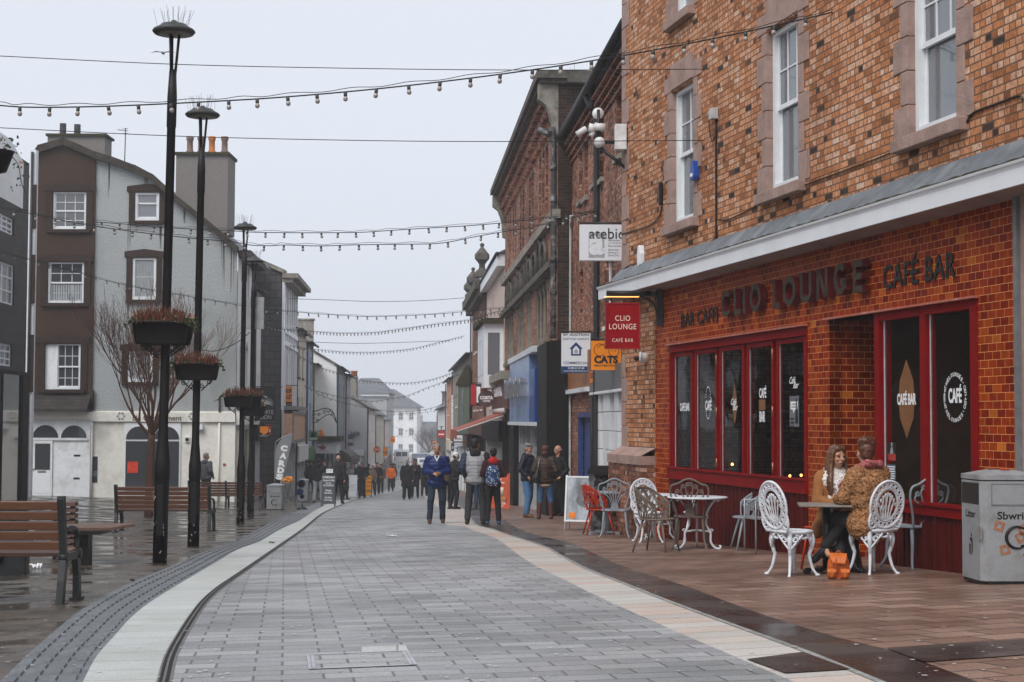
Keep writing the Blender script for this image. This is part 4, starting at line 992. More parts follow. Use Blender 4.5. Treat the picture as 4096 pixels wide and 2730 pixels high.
# ---------- next ones down the hill
def terrace(F, name, label, wall_m, zt, rows, shop=None, roof=3.0, chim=None, eave=True, depth=8, zb=-6, pane=None, fm=None, roofm=None, gut=True):
    """plain rendered terrace house: rows = [(z0, z1, [(u0,u1),...])] in fractions of the length"""
    b = F.root(name, label, 'building'); holes = []
    for (z0, z1, us) in rows:
        for (a, c) in us: holes.append((a * F.L, c * F.L, z0, z1))
    if shop: holes.append((F.L * .06, F.L * .94, zb, shop[0]))
    mb = MB(); wall(mb, 0, F.L, zb, zt, holes, rev=.16, side=depth); mb.obj('wall', wall_m, b)
    for h in holes[:len(holes) - (1 if shop else 0)]: simple_window(b, h, 1, 2, y=.1, mat=fm, gl=pane, smat=fm)
    if shop:
        h = holes[-1]; mb = MB(); mb.quad((h[0], .14, h[2]), (h[1], .14, h[2]), (h[1], .14, h[3]), (h[0], .14, h[3])); mb.obj('shop_window', pane or m_paneD, b)
        mb = MB(); n = 5
        for k in range(n + 1): u = h[0] + (h[1] - h[0]) * k / n; mb.box(u - .06, u + .06, -.02, .12, h[2], h[3])
        mb.obj('shop_frame', shop[2], b)
        mb = MB(); mb.box(F.L * .02, F.L * .98, -.2, -.02, shop[0] - .05, shop[0] + .75); mb.obj('fascia', shop[1], b)
    if roof:
        mb = MB(); mb.add([(-.1, -.3, zt - .02), (F.L + .1, -.3, zt - .02), (F.L + .1, depth / 2, zt + roof), (-.1, depth / 2, zt + roof), (F.L + .1, depth + .3, zt), (-.1, depth + .3, zt)], [(0, 1, 2, 3), (3, 2, 4, 5), (0, 3, 5), (1, 4, 2)])
        mb.obj('roof', roofm or m_slate, b)
    if gut: mb = MB(); mb.tube([(-.1, -.3, zt - .05), (F.L + .1, -.3, zt - .05)], .08, 6); mb.tube([(.12, -.08, zt - .1), (.12, -.08, zb)], .05, 6); mb.obj('gutter', m_gutter, b)
    if chim:
        for (u, y, w, hgt, npots) in chim:
            mb = MB(); mb.box(u, u + w, y, y + .7, zt, zt + hgt); mb.box(u - .05, u + w + .05, y - .05, y + .75, zt + hgt - .12, zt + hgt); c = mb.obj('chimney', m_wstone, b)
            for k in range(npots): mb = MB(); mb.lathe([(.13, 0), (.11, .1), (.10, .45), (.14, .5), (.14, .55)], 10, X=T(u + w * (k + .5) / npots, y + .35, zt + hgt)); mb.obj('chimney_pot', M('terracotta', (.36, .12, .05), rough=.8), c)
    return b
def seg(px_far, Zfar, px_near, vp=1605): return dirfac(px_far, Zfar, px_near, vp)[0]
X0r = 3.88
def Zr(px): return X0r / ((px - 2048) / FPX + .0687)
m_pinkr = M('pale_pink_render', (.60, .47, .42), rough=.8, var=.08, vscale=2, stain=(.45, .38, .34), sstain=.8)
m_grn = M('green_grey_paint', (.115, .145, .115), rough=.6)
m_cr = M('cream_render', (.66, .60, .50), rough=.8, var=.07, vscale=2, stain=(.5, .45, .38), sstain=.8)
m_whr = M('white_render', (.80, .81, .82), rough=.8, var=.06, vscale=2, stain=(.66, .66, .63), sstain=.7)
m_orr = M('salmon_render', (.52, .26, .17), rough=.8, var=.08)
m_gwx = M('grey_joinery', (.30, .31, .32))
F4 = seg(1945, Zr(1945), 2017)
B4 = terrace(F4, 'pink_building', 'pale pink rendered building with a white bay window beyond the tall brick block', m_pinkr, 7.4, [(4.2, 6.4, [(.30, .35), (.40, .45)]), (1.6, 3.0, [(.2, .3)])], shop=(.3, m_blk, m_gwx), roof=2, fm=m_pinkr)
mb = MB(); ub = F4.L * .58; mb.prism([(ub, 2.3), (F4.L - .6, 2.3), (F4.L - .6, 4.75), (ub, 4.75)], -.75, 0); mb.obj('bay', m_white, B4)
mb = MB(); 
for k in range(3): u = ub + .35 + k * (F4.L - .6 - ub - .5) / 3; mb.box(u, u + 1.0, -.76, -.74, 2.8, 4.4)
mb.quad((F4.L - .59, -.6, 2.8), (F4.L - .59, -.15, 2.8), (F4.L - .59, -.15, 4.4), (F4.L - .59, -.6, 4.4)); mb.obj('bay_pane', m_paneF, B4, split=1)
mb = MB(); mb.box(ub - .2, F4.L - .4, -.95, 0, 4.75, 4.95); mb.obj('bay_hood', m_moss, B4)
mb = MB(); mb.box(-.05, F4.L, -.3, .0, 6.9, 7.36); mb.obj('eaves_board', m_white, B4)
F5 = seg(1887, Zr(1887), 1944)
B5 = terrace(F5, 'brick_building', 'narrow red brick building with stone urn finials on its parapet', m_brickd, 7.5, [(4.6, 6.6, [(.2, .25), (.35, .4), (.6, .65), (.75, .8)]), (1.6, 3.6, [(.2, .28), (.42, .5), (.68, .76)])], shop=(.4, m_costa, m_blk), roof=1.2)
mb = MB(); mb.box(-.1, F5.L, -.55, 0, 7.1, 7.5); mb.box(-.2, F5.L + .1, -.35, 0, 6.8, 7.1); mb.obj('stone_cornice', m_dstone, B5)
for px, zb_ in ((1947, 7.75), (1906, 7.5), (1893, 7.4)):
    u = min(F5.L - .3, F5.u(px, 0)); mb = MB()
    mb.lathe([(.42, 0), (.42, .15), (.26, .3), (.14, .42), (.14, .6), (.25, .75), (.34, .85), (.34, 1.05), (.22, 1.2), (.12, 1.32), (.06, 1.4), (.1, 1.46), (.1, 1.54), (.001, 1.6)], 8, X=T(u, -.2, zb_ - .1), smooth=False)
    mb.box(u - .42, u + .42, -.42, .02, zb_ + .68, zb_ + .98); mb.obj('finial', m_dstone, B5)
FG = Fac((at(1832, 1600, 88).x, 88), (at(1878, 1600, 88).x, 88))
BG = FG.root('green_bay', 'projecting green timber bay with a small gable behind the round coffee sign', 'building')
mb = MB(); mb.box(0, FG.L, 0, 3, .3, 3.0); mb.obj('bay_wall', m_grn, BG)
mb = MB(); mb.box(.2, FG.L * .45, -.03, 0, 1.9, 2.8); mb.box(.2, FG.L * .45, -.03, 0, .6, 1.7); mb.obj('window', m_paneF, BG)
mb = MB(); mb.prism([(-.15, 3.0), (FG.L + .1, 3.0), (FG.L * .9, 4.1), (FG.L * .7, 4.1)], -.12, 3); mb.obj('roof', m_moss, BG)
F6 = seg(1812, Zr(1812), 1886)
terrace(F6, 'stone_building', 'grey building with a mossy balcony beyond the brick frontage', m_wstone, 4.8, [(2.0, 3.6, [(.2, .3), (.6, .7)])], shop=(-.4, m_costa, m_white), roof=1)
F7 = seg(1786, Zr(1786), 1811)
terrace(F7, 'salmon_building', 'salmon rendered building with white corner quoins down the right side', m_orr, 4.3, [(1.5, 3, [(.3, .45)])], shop=(-1.2, m_cr, m_white), roof=2)
FQ = Fac((at(1812, 1700, Zr(1812) - .3).x - .1, Zr(1812) - .3), (at(1835, 1700, Zr(1812) - .3).x, Zr(1812) - .3))
BQ = FQ.root('salmon_house', 'salmon gable end with large white quoins behind the no entry sign', 'building')
mb = MB(); mb.box(0, FQ.L + 3, 0, 3, -4.2, 3.0); mb.obj('wall', m_orr, BQ)
mb = MB()
for k in range(14): mb.box(-.03, .55 if k % 2 else .38, -.03, .1, -3.5 + k * .46, -3.5 + k * .46 + .43)
mb.obj('quoins', m_white, BQ)
F8 = seg(1752, Zr(1752), 1785)
terrace(F8, 'white_building', 'white fronted house with a leaning slate roof at the far right end of the street', m_whr, 2.2, [(-.2, 1.2, [(.1, .18), (.3, .38), (.5, .58), (.72, .8), (.88, .94)])], shop=(-2, m_costa, m_white), roof=4, zb=-6.5, pane=m_paneF)
Z9 = 175
F9 = Fac((at(1768, 1600, Z9).x, Z9), (at(1845, 1600, Z9).x, Z9))
b = F9.root('slate_hung_house', 'slate hung upper wall rising above the far right roofs', 'building'); mb = MB(); mb.box(0, F9.L, 0, 6, -5, at(1800, 1572, Z9).z); mb.obj('wall', m_slate, b)
mb = MB(); mb.box(-.1, F9.L, -.1, 6, at(1800, 1572, Z9).z, at(1800, 1566, Z9).z); mb.obj('parapet', m_dstone, b)
# ---------- far end of the street
FE = Fac((at(1490, 1600, 290).x, 290), (at(1668, 1600, 290).x, 290))
BE = FE.root('white_block', 'three storey white building with a grey hipped roof closing the far end of the street', 'building')
hE = []
for c in (.08, .365, .64, .895 - .02):
    for (y1, y0) in ((1650, 1682), (1713, 1745), (1777, 1812)): hE.append(((c - .06) * FE.L, (c + .06) * FE.L, at(1600, y0, 290).z, at(1600, y1, 290).z))
ze = at(1600, 1630, 290).z
mb = MB(); wall(mb, 0, FE.L, -9, ze, hE, rev=.15, side=12); mb.obj('wall', m_whr, BE)
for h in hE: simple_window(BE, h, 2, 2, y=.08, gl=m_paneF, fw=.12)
mb = MB(); zr_ = at(1600, 1555, 290).z; mb.add([(-.5, -.6, ze), (FE.L + .8, -.6, ze), (FE.L + .8, 12, ze), (-.5, 12, ze), (-.2, 5, zr_), (FE.L * .44, 5, zr_)], [(0, 1, 5, 4), (1, 2, 5), (2, 3, 4, 5), (3, 0, 4)]); mb.obj('roof', m_slate, BE)
FH = Fac((at(1650, 1700, 360).x, 360), (at(1800, 1700, 360).x, 360))
BH = FH.root('far_houses', 'distant row of brick houses fading in the mist beyond the cars', 'building')
mb = MB(); wall(mb, 0, FH.L, -9, at(1700, 1745, 360).z, [((.47) * FH.L, .57 * FH.L, at(1700, 1778, 360).z, at(1700, 1758, 360).z)], side=8); mb.obj('wall', M('grey_brick_far', (.25, .22, .21)), BH)
mb = MB(); zz = at(1700, 1745, 360).z; mb.add([(0, -.3, zz), (FH.L, -.3, zz), (FH.L, 5, zz + 3.2), (0, 5, zz + 3.2)], [(0, 1, 2, 3)]); mb.obj('roof', m_slate, BH)
for u in (.12, .62, ): mb = MB(); mb.box(u * FH.L, u * FH.L + 1, 3, 4.5, zz + 1, zz + 4.6); mb.obj('chimney', M('grey_brick_far', (.25, .22, .21)), BH)
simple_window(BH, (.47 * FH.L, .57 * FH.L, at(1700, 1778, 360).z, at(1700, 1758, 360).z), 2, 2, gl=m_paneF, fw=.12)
# ================================================================ LEFT SIDE
m_dash = M('grey_pebbledash', (.36, .38, .385), rough=.95, var=.42, vscale=42, bump=1, bscale=90, stain=(.22, .235, .225), sstain=.22, streak=2.5)
m_brn = M('brown_render', (.056, .032, .020), rough=.95, var=.28, vscale=40, bump=1, bscale=90, stain=(.034, .019, .012), sstain=.25, streak=2)
m_brnt = M('dark_brown_trim', (.030, .016, .010), rough=.8, var=.25)
m_gw = M('white_painted_brick', (.74, .76, .78), rough=.8, var=.08, vscale=8, bump=.4, bscale=16, stain=(.40, .40, .38), sstain=.6)
m_gw2 = M('cream_painted_brick', (.76, .74, .68), rough=.8, var=.08, vscale=8, bump=.4, bscale=16, stain=(.50, .48, .43), sstain=.6)
ZB = 62.0
def fx(px): return at(px, 1600, ZB).x
FB = Fac((fx(130), ZB), (fx(943), ZB)); LB = FB.L
GB = FB.root('gabled_building', 'brown and grey pebbledashed gabled building with white ground floor and tall chimneys', 'building')
def u_(px): return FB.u(px)
def z_(py, px=500): return FB.z(px, py)
# windows (picture columns left,right, rows top,bottom)
wb = [(201, 337, 770, 921), (186, 333, 1051, 1215), (181, 325, 1377, 1560)]
wg = [(529, 628, 771, 884), (523, 620, 1032, 1200), (510, 612, 1405, 1530)]
hb = [(u_(a), u_(b), z_(d), z_(c)) for a, b, c, d in wb]; hg_ = [(u_(a), u_(b), z_(d), z_(c)) for a, b, c, d in wg]
um = u_(371); zsf = z_(1650)
bt = [(u_(133), z_(617)), (u_(140), z_(605)), (u_(240), z_(573)), (u_(283), z_(590)), (um, z_(628))]
gt = [(um, z_(628)), (u_(430), z_(645)), (u_(530), z_(680)), (u_(600), z_(715)), (u_(690), z_(795)), (u_(800), z_(880)), (u_(900), z_(960)), (u_(943), z_(1000))]
def gable(mat, top, u0, u1, holes, nm, y=0):
    mb = MB(); zlow = min(z for _, z in top) - .02
    hs_ = [h for h in holes if h[3] < zlow]; hh = [h for h in holes if h[3] >= zlow]
    us = sorted({u0, u1} | {p[0] for p in top} | {h[0] for h in holes} | {h[1] for h in holes})
    def zt(u):
        for i in range(len(top) - 1):
            if top[i][0] <= u <= top[i + 1][0] + 1e-6: t = (u - top[i][0]) / max(1e-6, top[i + 1][0] - top[i][0]); return top[i][1] + (top[i + 1][1] - top[i][1]) * t
        return top[-1][1]
    for i in range(len(us) - 1):
        a, b = us[i], us[i + 1]
        if b - a < 1e-5: continue
        c = (a + b) / 2; hz = sorted([(h[2], h[3]) for h in holes if h[0] < c < h[1]]); z = zsf
        for (h0, h1) in hz: mb.quad((a, y, z), (b, y, z), (b, y, h0), (a, y, h0)); z = h1
        mb.quad((a, y, z), (b, y, z), (b, y, zt(b)), (a, y, zt(a)))
    for (a, b, c, d) in holes:
        r = .15; mb.quad((a, y, c), (a, y + r, c), (a, y + r, d), (a, y, d)); mb.quad((b, y, c), (b, y, d), (b, y + r, d), (b, y + r, c)); mb.quad((a, y, d), (a, y + r, d), (b, y + r, d), (b, y, d))
    return mb.obj(nm, mat, GB)
gable(m_brn, bt, u_(133), um, hb, 'brown_gable', y=-.10)
gable(m_dash, gt, um, LB, hg_, 'grey_gable')
mb = MB(); mb.quad((um, -.1, zsf), (um, .0, zsf), (um, 0, z_(628)), (um, -.1, z_(628))); mb.obj('gable_return', m_brn, GB)
# verge tiles
mb = MB(); P = bt[:-1] + gt
for i in range(len(P) - 1):
    a, b = P[i], P[i + 1]; n = max(1, int((b[0] - a[0]) / .55))
    for k in range(n):
        p = [a[j] + (b[j] - a[j]) * k / n for j in (0, 1)]; q = [a[j] + (b[j] - a[j]) * (k + 1) / n for j in (0, 1)]
        mb.prism([(p[0], p[1] - .12), (q[0] + .03, q[1] - .12), (q[0] + .03, q[1] + .14), (p[0], p[1] + .17)], -.30, .2)
mb.obj('verge', M('verge_tiles', (.045, .036, .028), rough=.9, var=.4, vscale=4), GB)
mb = MB(); V = [(u, -.2, z + .05) for u, z in P] + [(u, 9, z + .05) for u, z in P]; n = len(P); mb.add(V, [(i, i + 1, n + i + 1, n + i) for i in range(n - 1)]); mb.obj('roof', m_slate, GB)
# window trims: brown surrounds with flared heads, upvc frames
for h, br in [(h, 1) for h in hb] + [(h, 0) for h in hg_]:
    a, b, c, d = h; y = -.15 if br else -.06; w = .26 if br else .22; mb = MB()
    mb.box(a - w, a, y, y + .1, c - .12, d + .05); mb.box(b, b + w, y, y + .1, c - .12, d + .05)
    mb.prism([(a - w * 1.35, d + .02), (b + w * 1.35, d + .02), (b + w * 1.35, d + .24), ((a + b) / 2, d + .34), (a - w * 1.35, d + .24)], y - .02, y + .1)
    mb.box(a - w * .7, b + w * .7, y - .08, y + .1, c - .13, c); mb.obj('window_trim', m_brnt, GB)
yb = -.02
for k, h in enumerate(hb):
    if k == 2:
        sp = h[0] + (h[1] - h[0]) * .29; mb = MB(); mb.box(h[0], sp, yb, yb + .05, h[2], h[3]); mb.obj('white_panel', m_gw, GB); h = (sp, h[1], h[2], h[3])
    f = sash(GB, h, cols=3, rows=2, y=.0, split=.5, fw=.07, lower=2, name='window', gl=m_paneD)
sash(GB, hg_[0], cols=1, rows=1, y=.05, split=.62, fw=.09, name='window', gl=m_paneF)
sash(GB, hg_[1], cols=1, rows=1, y=.05, split=.55, fw=.09, name='window', gl=m_paneF)
sash(GB, hg_[2], cols=1, rows=1, y=.05, split=.5, fw=.09, name='window', gl=m_paneF)
m_blind = M('vertical_blind', (.34, .36, .37), var=.1)
for h in (hg_[1], hg_[2], hb[1]):
    mb = MB(); n = 13
    for k in range(n): u = h[0] + .1 + (h[1] - h[0] - .2) * k / n; mb.box(u, u + (h[1] - h[0]) / n * .62, .035, .045, h[2] + .1, h[3] - .1)
    mb.obj('blind', m_blind, GB)
# slate skirt over the left ground floor
mb = MB(); za, zb_ = z_(1580), z_(1640); mb.add([(u_(115), -.1, za), (um - .02, -.1, za), (um - .02, -.75, zb_), (u_(95), -.75, zb_)], [(0, 1, 2, 3)]); mb.box(u_(95), um, -.75, -.1, zb_ - .08, zb_ - .001); mb.obj('skirt_roof', MB_brick('dark_slates', [(0, (.025, .02, .018)), (1, (.05, .04, .035))], (.012, .01, .01), bw=.3, bh=.12, ms=.01), GB)
# ground floor
gz = min(zg(FB.w(0).x, ZB), zg(FB.w(LB).x, ZB)) - .4
zbase = z_(1992)
def arched(mb, u0, u1, z0, z1, y, n=10, flat=1):
    c = (u0 + u1) / 2; r = (u1 - u0) / 2; P = [(u0, z0), (u1, z0)] + [(c + r * math.cos(pi * k / n), z1 - r * flat + r * flat * math.sin(pi * k / n)) for k in range(n + 1)]
    mb.prism(P, y, y + .02)
mb = MB(); mb.box(u_(95), um, -.2, 0, gz, zsf - .02); mb.obj('white_ground_floor', m_gw, GB)
mb = MB(); mb.box(um, LB, -.03, 0, gz, zsf + .05); mb.obj('cream_ground_floor', m_gw2, GB)
mb = MB(); mb.box(u_(95), um + .0, -.30, -.2, z_(1680), z_(1648)); mb.box(um, LB, -.14, -.03, z_(1687), z_(1650)); mb.box(u_(95), um, -.34, -.2, z_(1650), z_(1643)); mb.obj('fascia', m_gw2, GB)
mb = MB(); arched(mb, u_(141), u_(244), z_(1752), z_(1702), -.225); arched(mb, u_(254), u_(357), z_(1752), z_(1703), -.225); mb.obj('fanlight', m_paneD, GB)
mb = MB(); mb.box(u_(134), u_(362), -.26, -.2, z_(1763), z_(1753)); mb.obj('transom', m_gw, GB)
D = MB(); D.box(u_(139), u_(223), -.26, -.2, zbase, z_(1765)); d = D.obj('door', m_gw, GB, bevel=.01)
mb = MB(); mb.box(u_(154), u_(214), -.275, -.262, z_(1880), z_(1776)); mb.obj('pane', m_paneD, d)
mb = MB(); mb.box(u_(166), u_(198), -.28, -.262, z_(1891), z_(1884)); mb.obj('letter_box', M('letter_metal', (.25, .24, .22), metal=.5), d)
mb = MB(); mb.box(u_(152), u_(216), -.27, -.262, z_(1975), z_(1897)); mb.obj('panel', m_white, d); mb = MB(); mb.box(u_(143), u_(152), -.31, -.262, z_(1879), z_(1875)); mb.obj('handle', m_steel, d)
mb = MB(); mb.box(u_(307), u_(332), -.22, -.2, z_(1826), z_(1820)); mb.box(u_(307), u_(331), -.22, -.2, z_(1917), z_(1911)); mb.obj('vent_slot', m_black, GB, split=1)
mb = MB(); mb.box(u_(373), u_(397), -.05, -.031, z_(1885), z_(1827)); mb.box(u_(373), u_(397), -.05, -.031, z_(1931), z_(1907)); mb.obj('painted_patch', M('patch_blue_grey', (.025, .035, .045)), GB, split=1)
mb = MB(); mb.box(u_(373), u_(397), -.052, -.031, z_(1906), z_(1886)); mb.obj('painted_patch', M('patch_grey', (.10, .13, .15)), GB)
# arched shop window pair
mb = MB(); mb.box(u_(503), u_(728), -.08, -.03, z_(1968), z_(1690)); mb.obj('shop_surround', m_white, GB)
mb = MB()
for a, b in ((510, 612), (622, 722)): arched(mb, u_(a), u_(b), z_(1757), z_(1706), -.105); mb.box(u_(a), u_(b), -.105, -.085, z_(1950), z_(1765))
mb.obj('shop_window', m_paneD, GB)
mb = MB(); mb.box(u_(503), u_(728), -.2, -.08, z_(1956), z_(1950)); mb.obj('sill', m_white, GB)
mb = MB(); mb.box(u_(518), u_(560), -.118, -.108, z_(1892), z_(1847)); mb.obj('red_notice', M('vermilion', (.62, .05, .02)), GB)
mb = MB(); text_mb(mb, 'Lle Containment', (u_(535) + u_(735)) / 2, z_(1672), u_(735) - u_(540), .20, y=-.15, bold=.01); mb.obj('fascia_lettering', M('brown_ink', (.06, .04, .03)), GB)
mb = MB()
for c in (490, 775):
    for k in range(6): a = 2 * pi * k / 6; mb.ball((u_(c) + .12 * math.cos(a), -.145, z_(1665) + .12 * math.sin(a)), (.05, .01, .05), 8, 5)
mb.obj('flower_emblem', M('grey_ink', (.3, .3, .29)), GB)
mb = MB(); mb.box(u_(792), u_(818), -.25, -.03, z_(1718), z_(1697)); mb.obj('alarm_box', m_white, GB)
mb = MB(); mb.box(u_(745), u_(763), -.1, -.03, z_(1768), z_(1747)); o = mb.obj('vent', m_white, GB); mb = MB(); mb.lathe([(.07, 0), (.07, .02)], 14, X=T(u_(754), -.1, z_(1757), rx=R(90))); mb.obj('grille', m_black, o)
mb = MB(); mb.box(u_(898), u_(908), -.05, -.031, z_(1863), z_(1853)); mb.obj('small_plate', M('rust_plate', (.3, .06, .02)), GB)
mb = MB(); mb.tube([(u_(882), -.1, z_(1587)), (u_(882), -.1, z_(1690))], .04, 6); mb.tube([(u_(92), -.4, z_(1640)), (u_(89), -.4, gz)], .06, 6); mb.tube([(u_(375), -.12, z_(1562)), (u_(375), -.12, z_(1640))], .07, 6); mb.obj('pipe', m_brnt, GB)
mb = MB(); mb.tube([(u_(882), -.1, z_(1690)), (u_(880), -.1, gz)], .035, 6); mb.tube([(um + .03, -.12, z_(1690)), (um + .03, -.12, gz)], .045, 6); mb.obj('pipe', m_gw2, GB)
# water streaks kept as real stains
mb = MB(); rg = random.Random(9)
for (px, y0, y1, w) in ((422, 648, 800, 5), (573, 700, 770, 9), (506, 900, 1030, 8), (636, 905, 1000, 7), (725, 830, 900, 6), (885, 960, 1150, 7), (925, 985, 1180, 8), (510, 1210, 1290, 6), (625, 1210, 1300, 7)):
    for k in range(5):
        x = px + rg.uniform(-w, w); ww = rg.uniform(1.0, 3.2); b = y1 - rg.uniform(0, (y1 - y0) * .5)
        mb.quad((u_(x - ww), -.004, z_(y0)), (u_(x + ww), -.004, z_(y0)), (u_(x + ww * .3), -.004, z_(b)), (u_(x - ww * .3), -.004, z_(b)))
mb.obj('rust_streaks', M('streak_brown', (.135, .13, .115), rough=.95, var=.35, vscale=30), GB)
# chimneys
def pot(parent, x, y, z, col, r=.13, h=.75, ridges=False):
    mb = MB(); pr = [(r * 1.15, 0), (r * 1.1, .1), (r * .85, .16), (r * .8, h * .75), (r, h * .8), (r * 1.05, h * .95), (r * .9, h)] if not ridges else [(r, 0)] + [(r * (1 if k % 2 else .85), h * (k + 1) / 11) for k in range(10)]
    mb.lathe(pr, 12, X=T(x, y, z)); return mb.obj('chimney_pot', col, parent)
m_pbl = M('black_pot', (.045, .045, .05), rough=.4); m_por = M('orange_pot', (.50, .16, .035), rough=.7); m_pgr = M('buff_pot', (.20, .13, .105), rough=.8)
m_dashc = M('chimney_dash', (.20, .185, .17), rough=.95, var=.35, vscale=45, bump=1, bscale=90)
mb = MB(); mb.box(u_(158), u_(390), .5, 1.6, z_(640), z_(536)); c = mb.obj('chimney', m_dashc, GB)
mb = MB(); mb.box(u_(152), u_(399), .4, 1.7, z_(537), z_(528)); mb.obj('cap', m_moss, c)
pot(c, u_(205), 1.0, z_(526), m_pbl, .14, .52, True); pot(c, u_(264), 1.0, z_(526), m_pbl, .14, .48, True)
mb = MB(); mb.box(u_(637), u_(855), 2.5, 4.2, z_(900), z_(574)); c = mb.obj('chimney', m_dashc, GB)
mb = MB(); mb.box(u_(633), u_(862), 2.4, 4.3, z_(578), z_(566)); mb.obj('cap', m_moss, c)
for px, m in ((680, m_pgr), (727, m_pgr), (773, m_por), (827, m_pgr)): pot(c, u_(px), 3.2, z_(562), m, .15, .72)
ae = thing('tv_aerial', 'television aerial on a mast behind the gabled roof', 'aerial', FB.w(u_(447), 1.5), 0)
mb = MB(); mb.tube([(0, 0, z_(640)), (.02, 0, z_(485))], .02, 6); mb.obj('mast', m_gutter, ae)
mb = MB(); zt_ = z_(497)
mb.tube([(-.3, 0, zt_ + .05), (.1, 0, zt_)], .012, 5)
for k in range(6): x = -.26 + k * .07; mb.tube([(x, -.13, zt_ + .03), (x, .13, zt_ + .03)], .006, 4)
mb.tube([(-.1, 0, zt_ + .1), (.12, 0, zt_ + .1)], .008, 4); mb.tube([(-.1, 0, zt_ - .1), (.12, 0, zt_ - .1)], .008, 4); mb.obj('dipoles', m_gutter, ae)
# ---------- leftmost slate clad building (runs on out of the picture)
ZA = 50
FA = Fac((at(-700, 1500, 32).x, 24), (at(102, 1500, ZA).x, ZA))
# its long glazed front comes towards us on the left edge; the end bay closes it
A = FA.root('slate_clad_building', 'dark slate clad building with glazed shop front at the left edge', 'building')
def ua(px): return FA.u(px)
def za_(px, py): return FA.z(px, py)
m_dsl = MB_brick('dark_cladding', [(0, (.028, .024, .022)), (1, (.045, .038, .034))], (.016, .014, .013), bw=.6, bh=.3, ms=.012, rough=.6, bump=.3)
zA1 = za_(95, 640)
hA = [(ua(-140), ua(44), za_(20, 930), za_(20, 860)), (ua(-140), ua(50), za_(20, 1215), za_(20, 1050)), (ua(-140), ua(46), za_(20, 1465), za_(20, 1375))]
mb = MB(); wall(mb, 0, FA.L, -3.5, zA1, hA, rev=.15, side=8); mb.obj('slate_wall', m_dsl, A)
for h in hA:
    n = max(1, int((h[1] - h[0]) / 1.2))
    for k in range(n):
        s0 = h[0] + (h[1] - h[0]) * k / n; s1 = h[0] + (h[1] - h[0]) * (k + 1) / n
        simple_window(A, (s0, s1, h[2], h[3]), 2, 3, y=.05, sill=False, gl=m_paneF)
mb = MB(); mb.add([(0, -.02, za_(76, 830)), (ua(76), -.02, za_(76, 830)), (ua(76), -.02, za_(76, 640)), (ua(20), -.02, za_(20, 545)), (0, -.02, za_(20, 545))], [(0, 1, 2, 3, 4)]); mb.obj('pale_upper_wall', m_whr, A)
mb = MB(); mb.box(0, FA.L + .02, -.16, -.02, za_(80, 1490) - .1, za_(80, 1490)); mb.box(ua(78), FA.L, -.12, -.02, -3.4, za_(80, 1490)); mb.obj('fascia_band', m_blk, A)
mb = MB(); mb.quad((0, -.1, -3.2), (ua(72), -.1, -3.2), (ua(72), -.1, za_(80, 1490) - .1), (0, -.1, za_(80, 1490) - .1)); mb.obj('shop_window', m_paneD, A)
mb = MB()
for k in range(9): u = ua(70) - k * 2.2; mb.box(u - .04, u + .04, -.14, -.08, -3.2, za_(80, 1490) - .1)
mb.box(0, ua(72), -.14, -.08, -1.9, -1.6); mb.obj('shop_frame', m_blk, A)
FA2 = Fac((at(104, 1500, 58).x, 58), (at(134, 1500, 58).x, 58))
b = FA2.root('white_return_wall', 'narrow white wall with a downpipe between the slate clad and brown fronts', 'building')
mb = MB(); mb.box(0, FA2.L * .8, 0, .3, -3.2, FA2.z(110, 600)); mb.obj('wall', m_gw, b); mb = MB(); mb.tube([(.1, -.06, -3), (.1, -.06, FA2.z(110, 610))], .05, 6); mb.obj('downpipe', m_gutter, b)
for (t, bo) in ((740, 915), (1020, 1215), (1340, 1570)): mb = MB(); mb.box(FA2.L * .45, FA2.L, -.06, 0, FA2.z(120, bo), FA2.z(120, t)); mb.obj('brown_trim', m_brnt, b)
# the unseen near end of that side: a long low terrace opposite the cafe
FN = Fac((-17, 2), (-16.5, 24)); FN = Fac((-17, -14), (-14.5, 23))
NB = terrace(FN, 'stone_terrace', 'dark stone terrace opposite the cafe, seen only in its window panes', m_wstone, 6.5, [(1.5, 3.2, [(.1, .14), (.25, .29), (.4, .44), (.6, .64), (.8, .84)])], shop=(.6, m_gw2, m_white), roof=3, zb=-1.5)
# ---------- down the street on the left: (name, label, left col, depth, right col, wall, eaves z ...)
def lseg(px0, Z0, px1, vp=1680): return dirfac(px0, Z0, px1, vp)[0]
m_slg = MB_brick('hung_slates', [(0, (.055, .052, .052)), (1, (.085, .08, .08))], (.028, .027, .027), bw=.5, bh=.34, ms=.022, rough=.7, bump=.4)
m_pnb = M('pale_blue_render', (.36, .43, .56), rough=.8, var=.08, vscale=2, stain=(.2, .22, .3), sstain=1)
m_gbl = M('grey_blue_render', (.27, .30, .32), rough=.8, var=.07); m_mauve = M('mauve_render', (.34, .32, .35), rough=.8, var=.07)
m_gry = M('grey_render', (.36, .375, .38), rough=.85, var=.08)
# street side of the gabled building
FS = lseg(946, ZB, 1010)
b = FS.root('white_corner_building', 'white street front with pointed windows behind the second pair of lamp posts', 'building')
zt_ = FS.z(950, 1010); hh = []
for a, c, t, bo in ((965, 975, 1080, 1225), (985, 993, 1090, 1240), (958, 966, 1390, 1560), (982, 990, 1400, 1560)): hh.append((FS.u(a), FS.u(c), FS.z(a, bo), FS.z(a, t)))
mb = MB(); wall(mb, 0, FS.L, -4, zt_, hh, rev=.2); mb.obj('wall', m_whr, b)
mb = MB()
for (a_, b_, c_, d_) in hh: mb.quad((a_, .15, c_), (b_, .15, c_), (b_, .15, d_), (a_, .15, d_)); mb.prism([(a_, d_), (b_, d_), ((a_ + b_) / 2, d_ + .35)], -.01, .0)
mb.obj('pane', m_paneF, b)
mb = MB(); mb.box(0, FS.L, -.3, 0, FS.z(960, 1700), FS.z(960, 1650)); mb.obj('fascia', m_gw2, b)
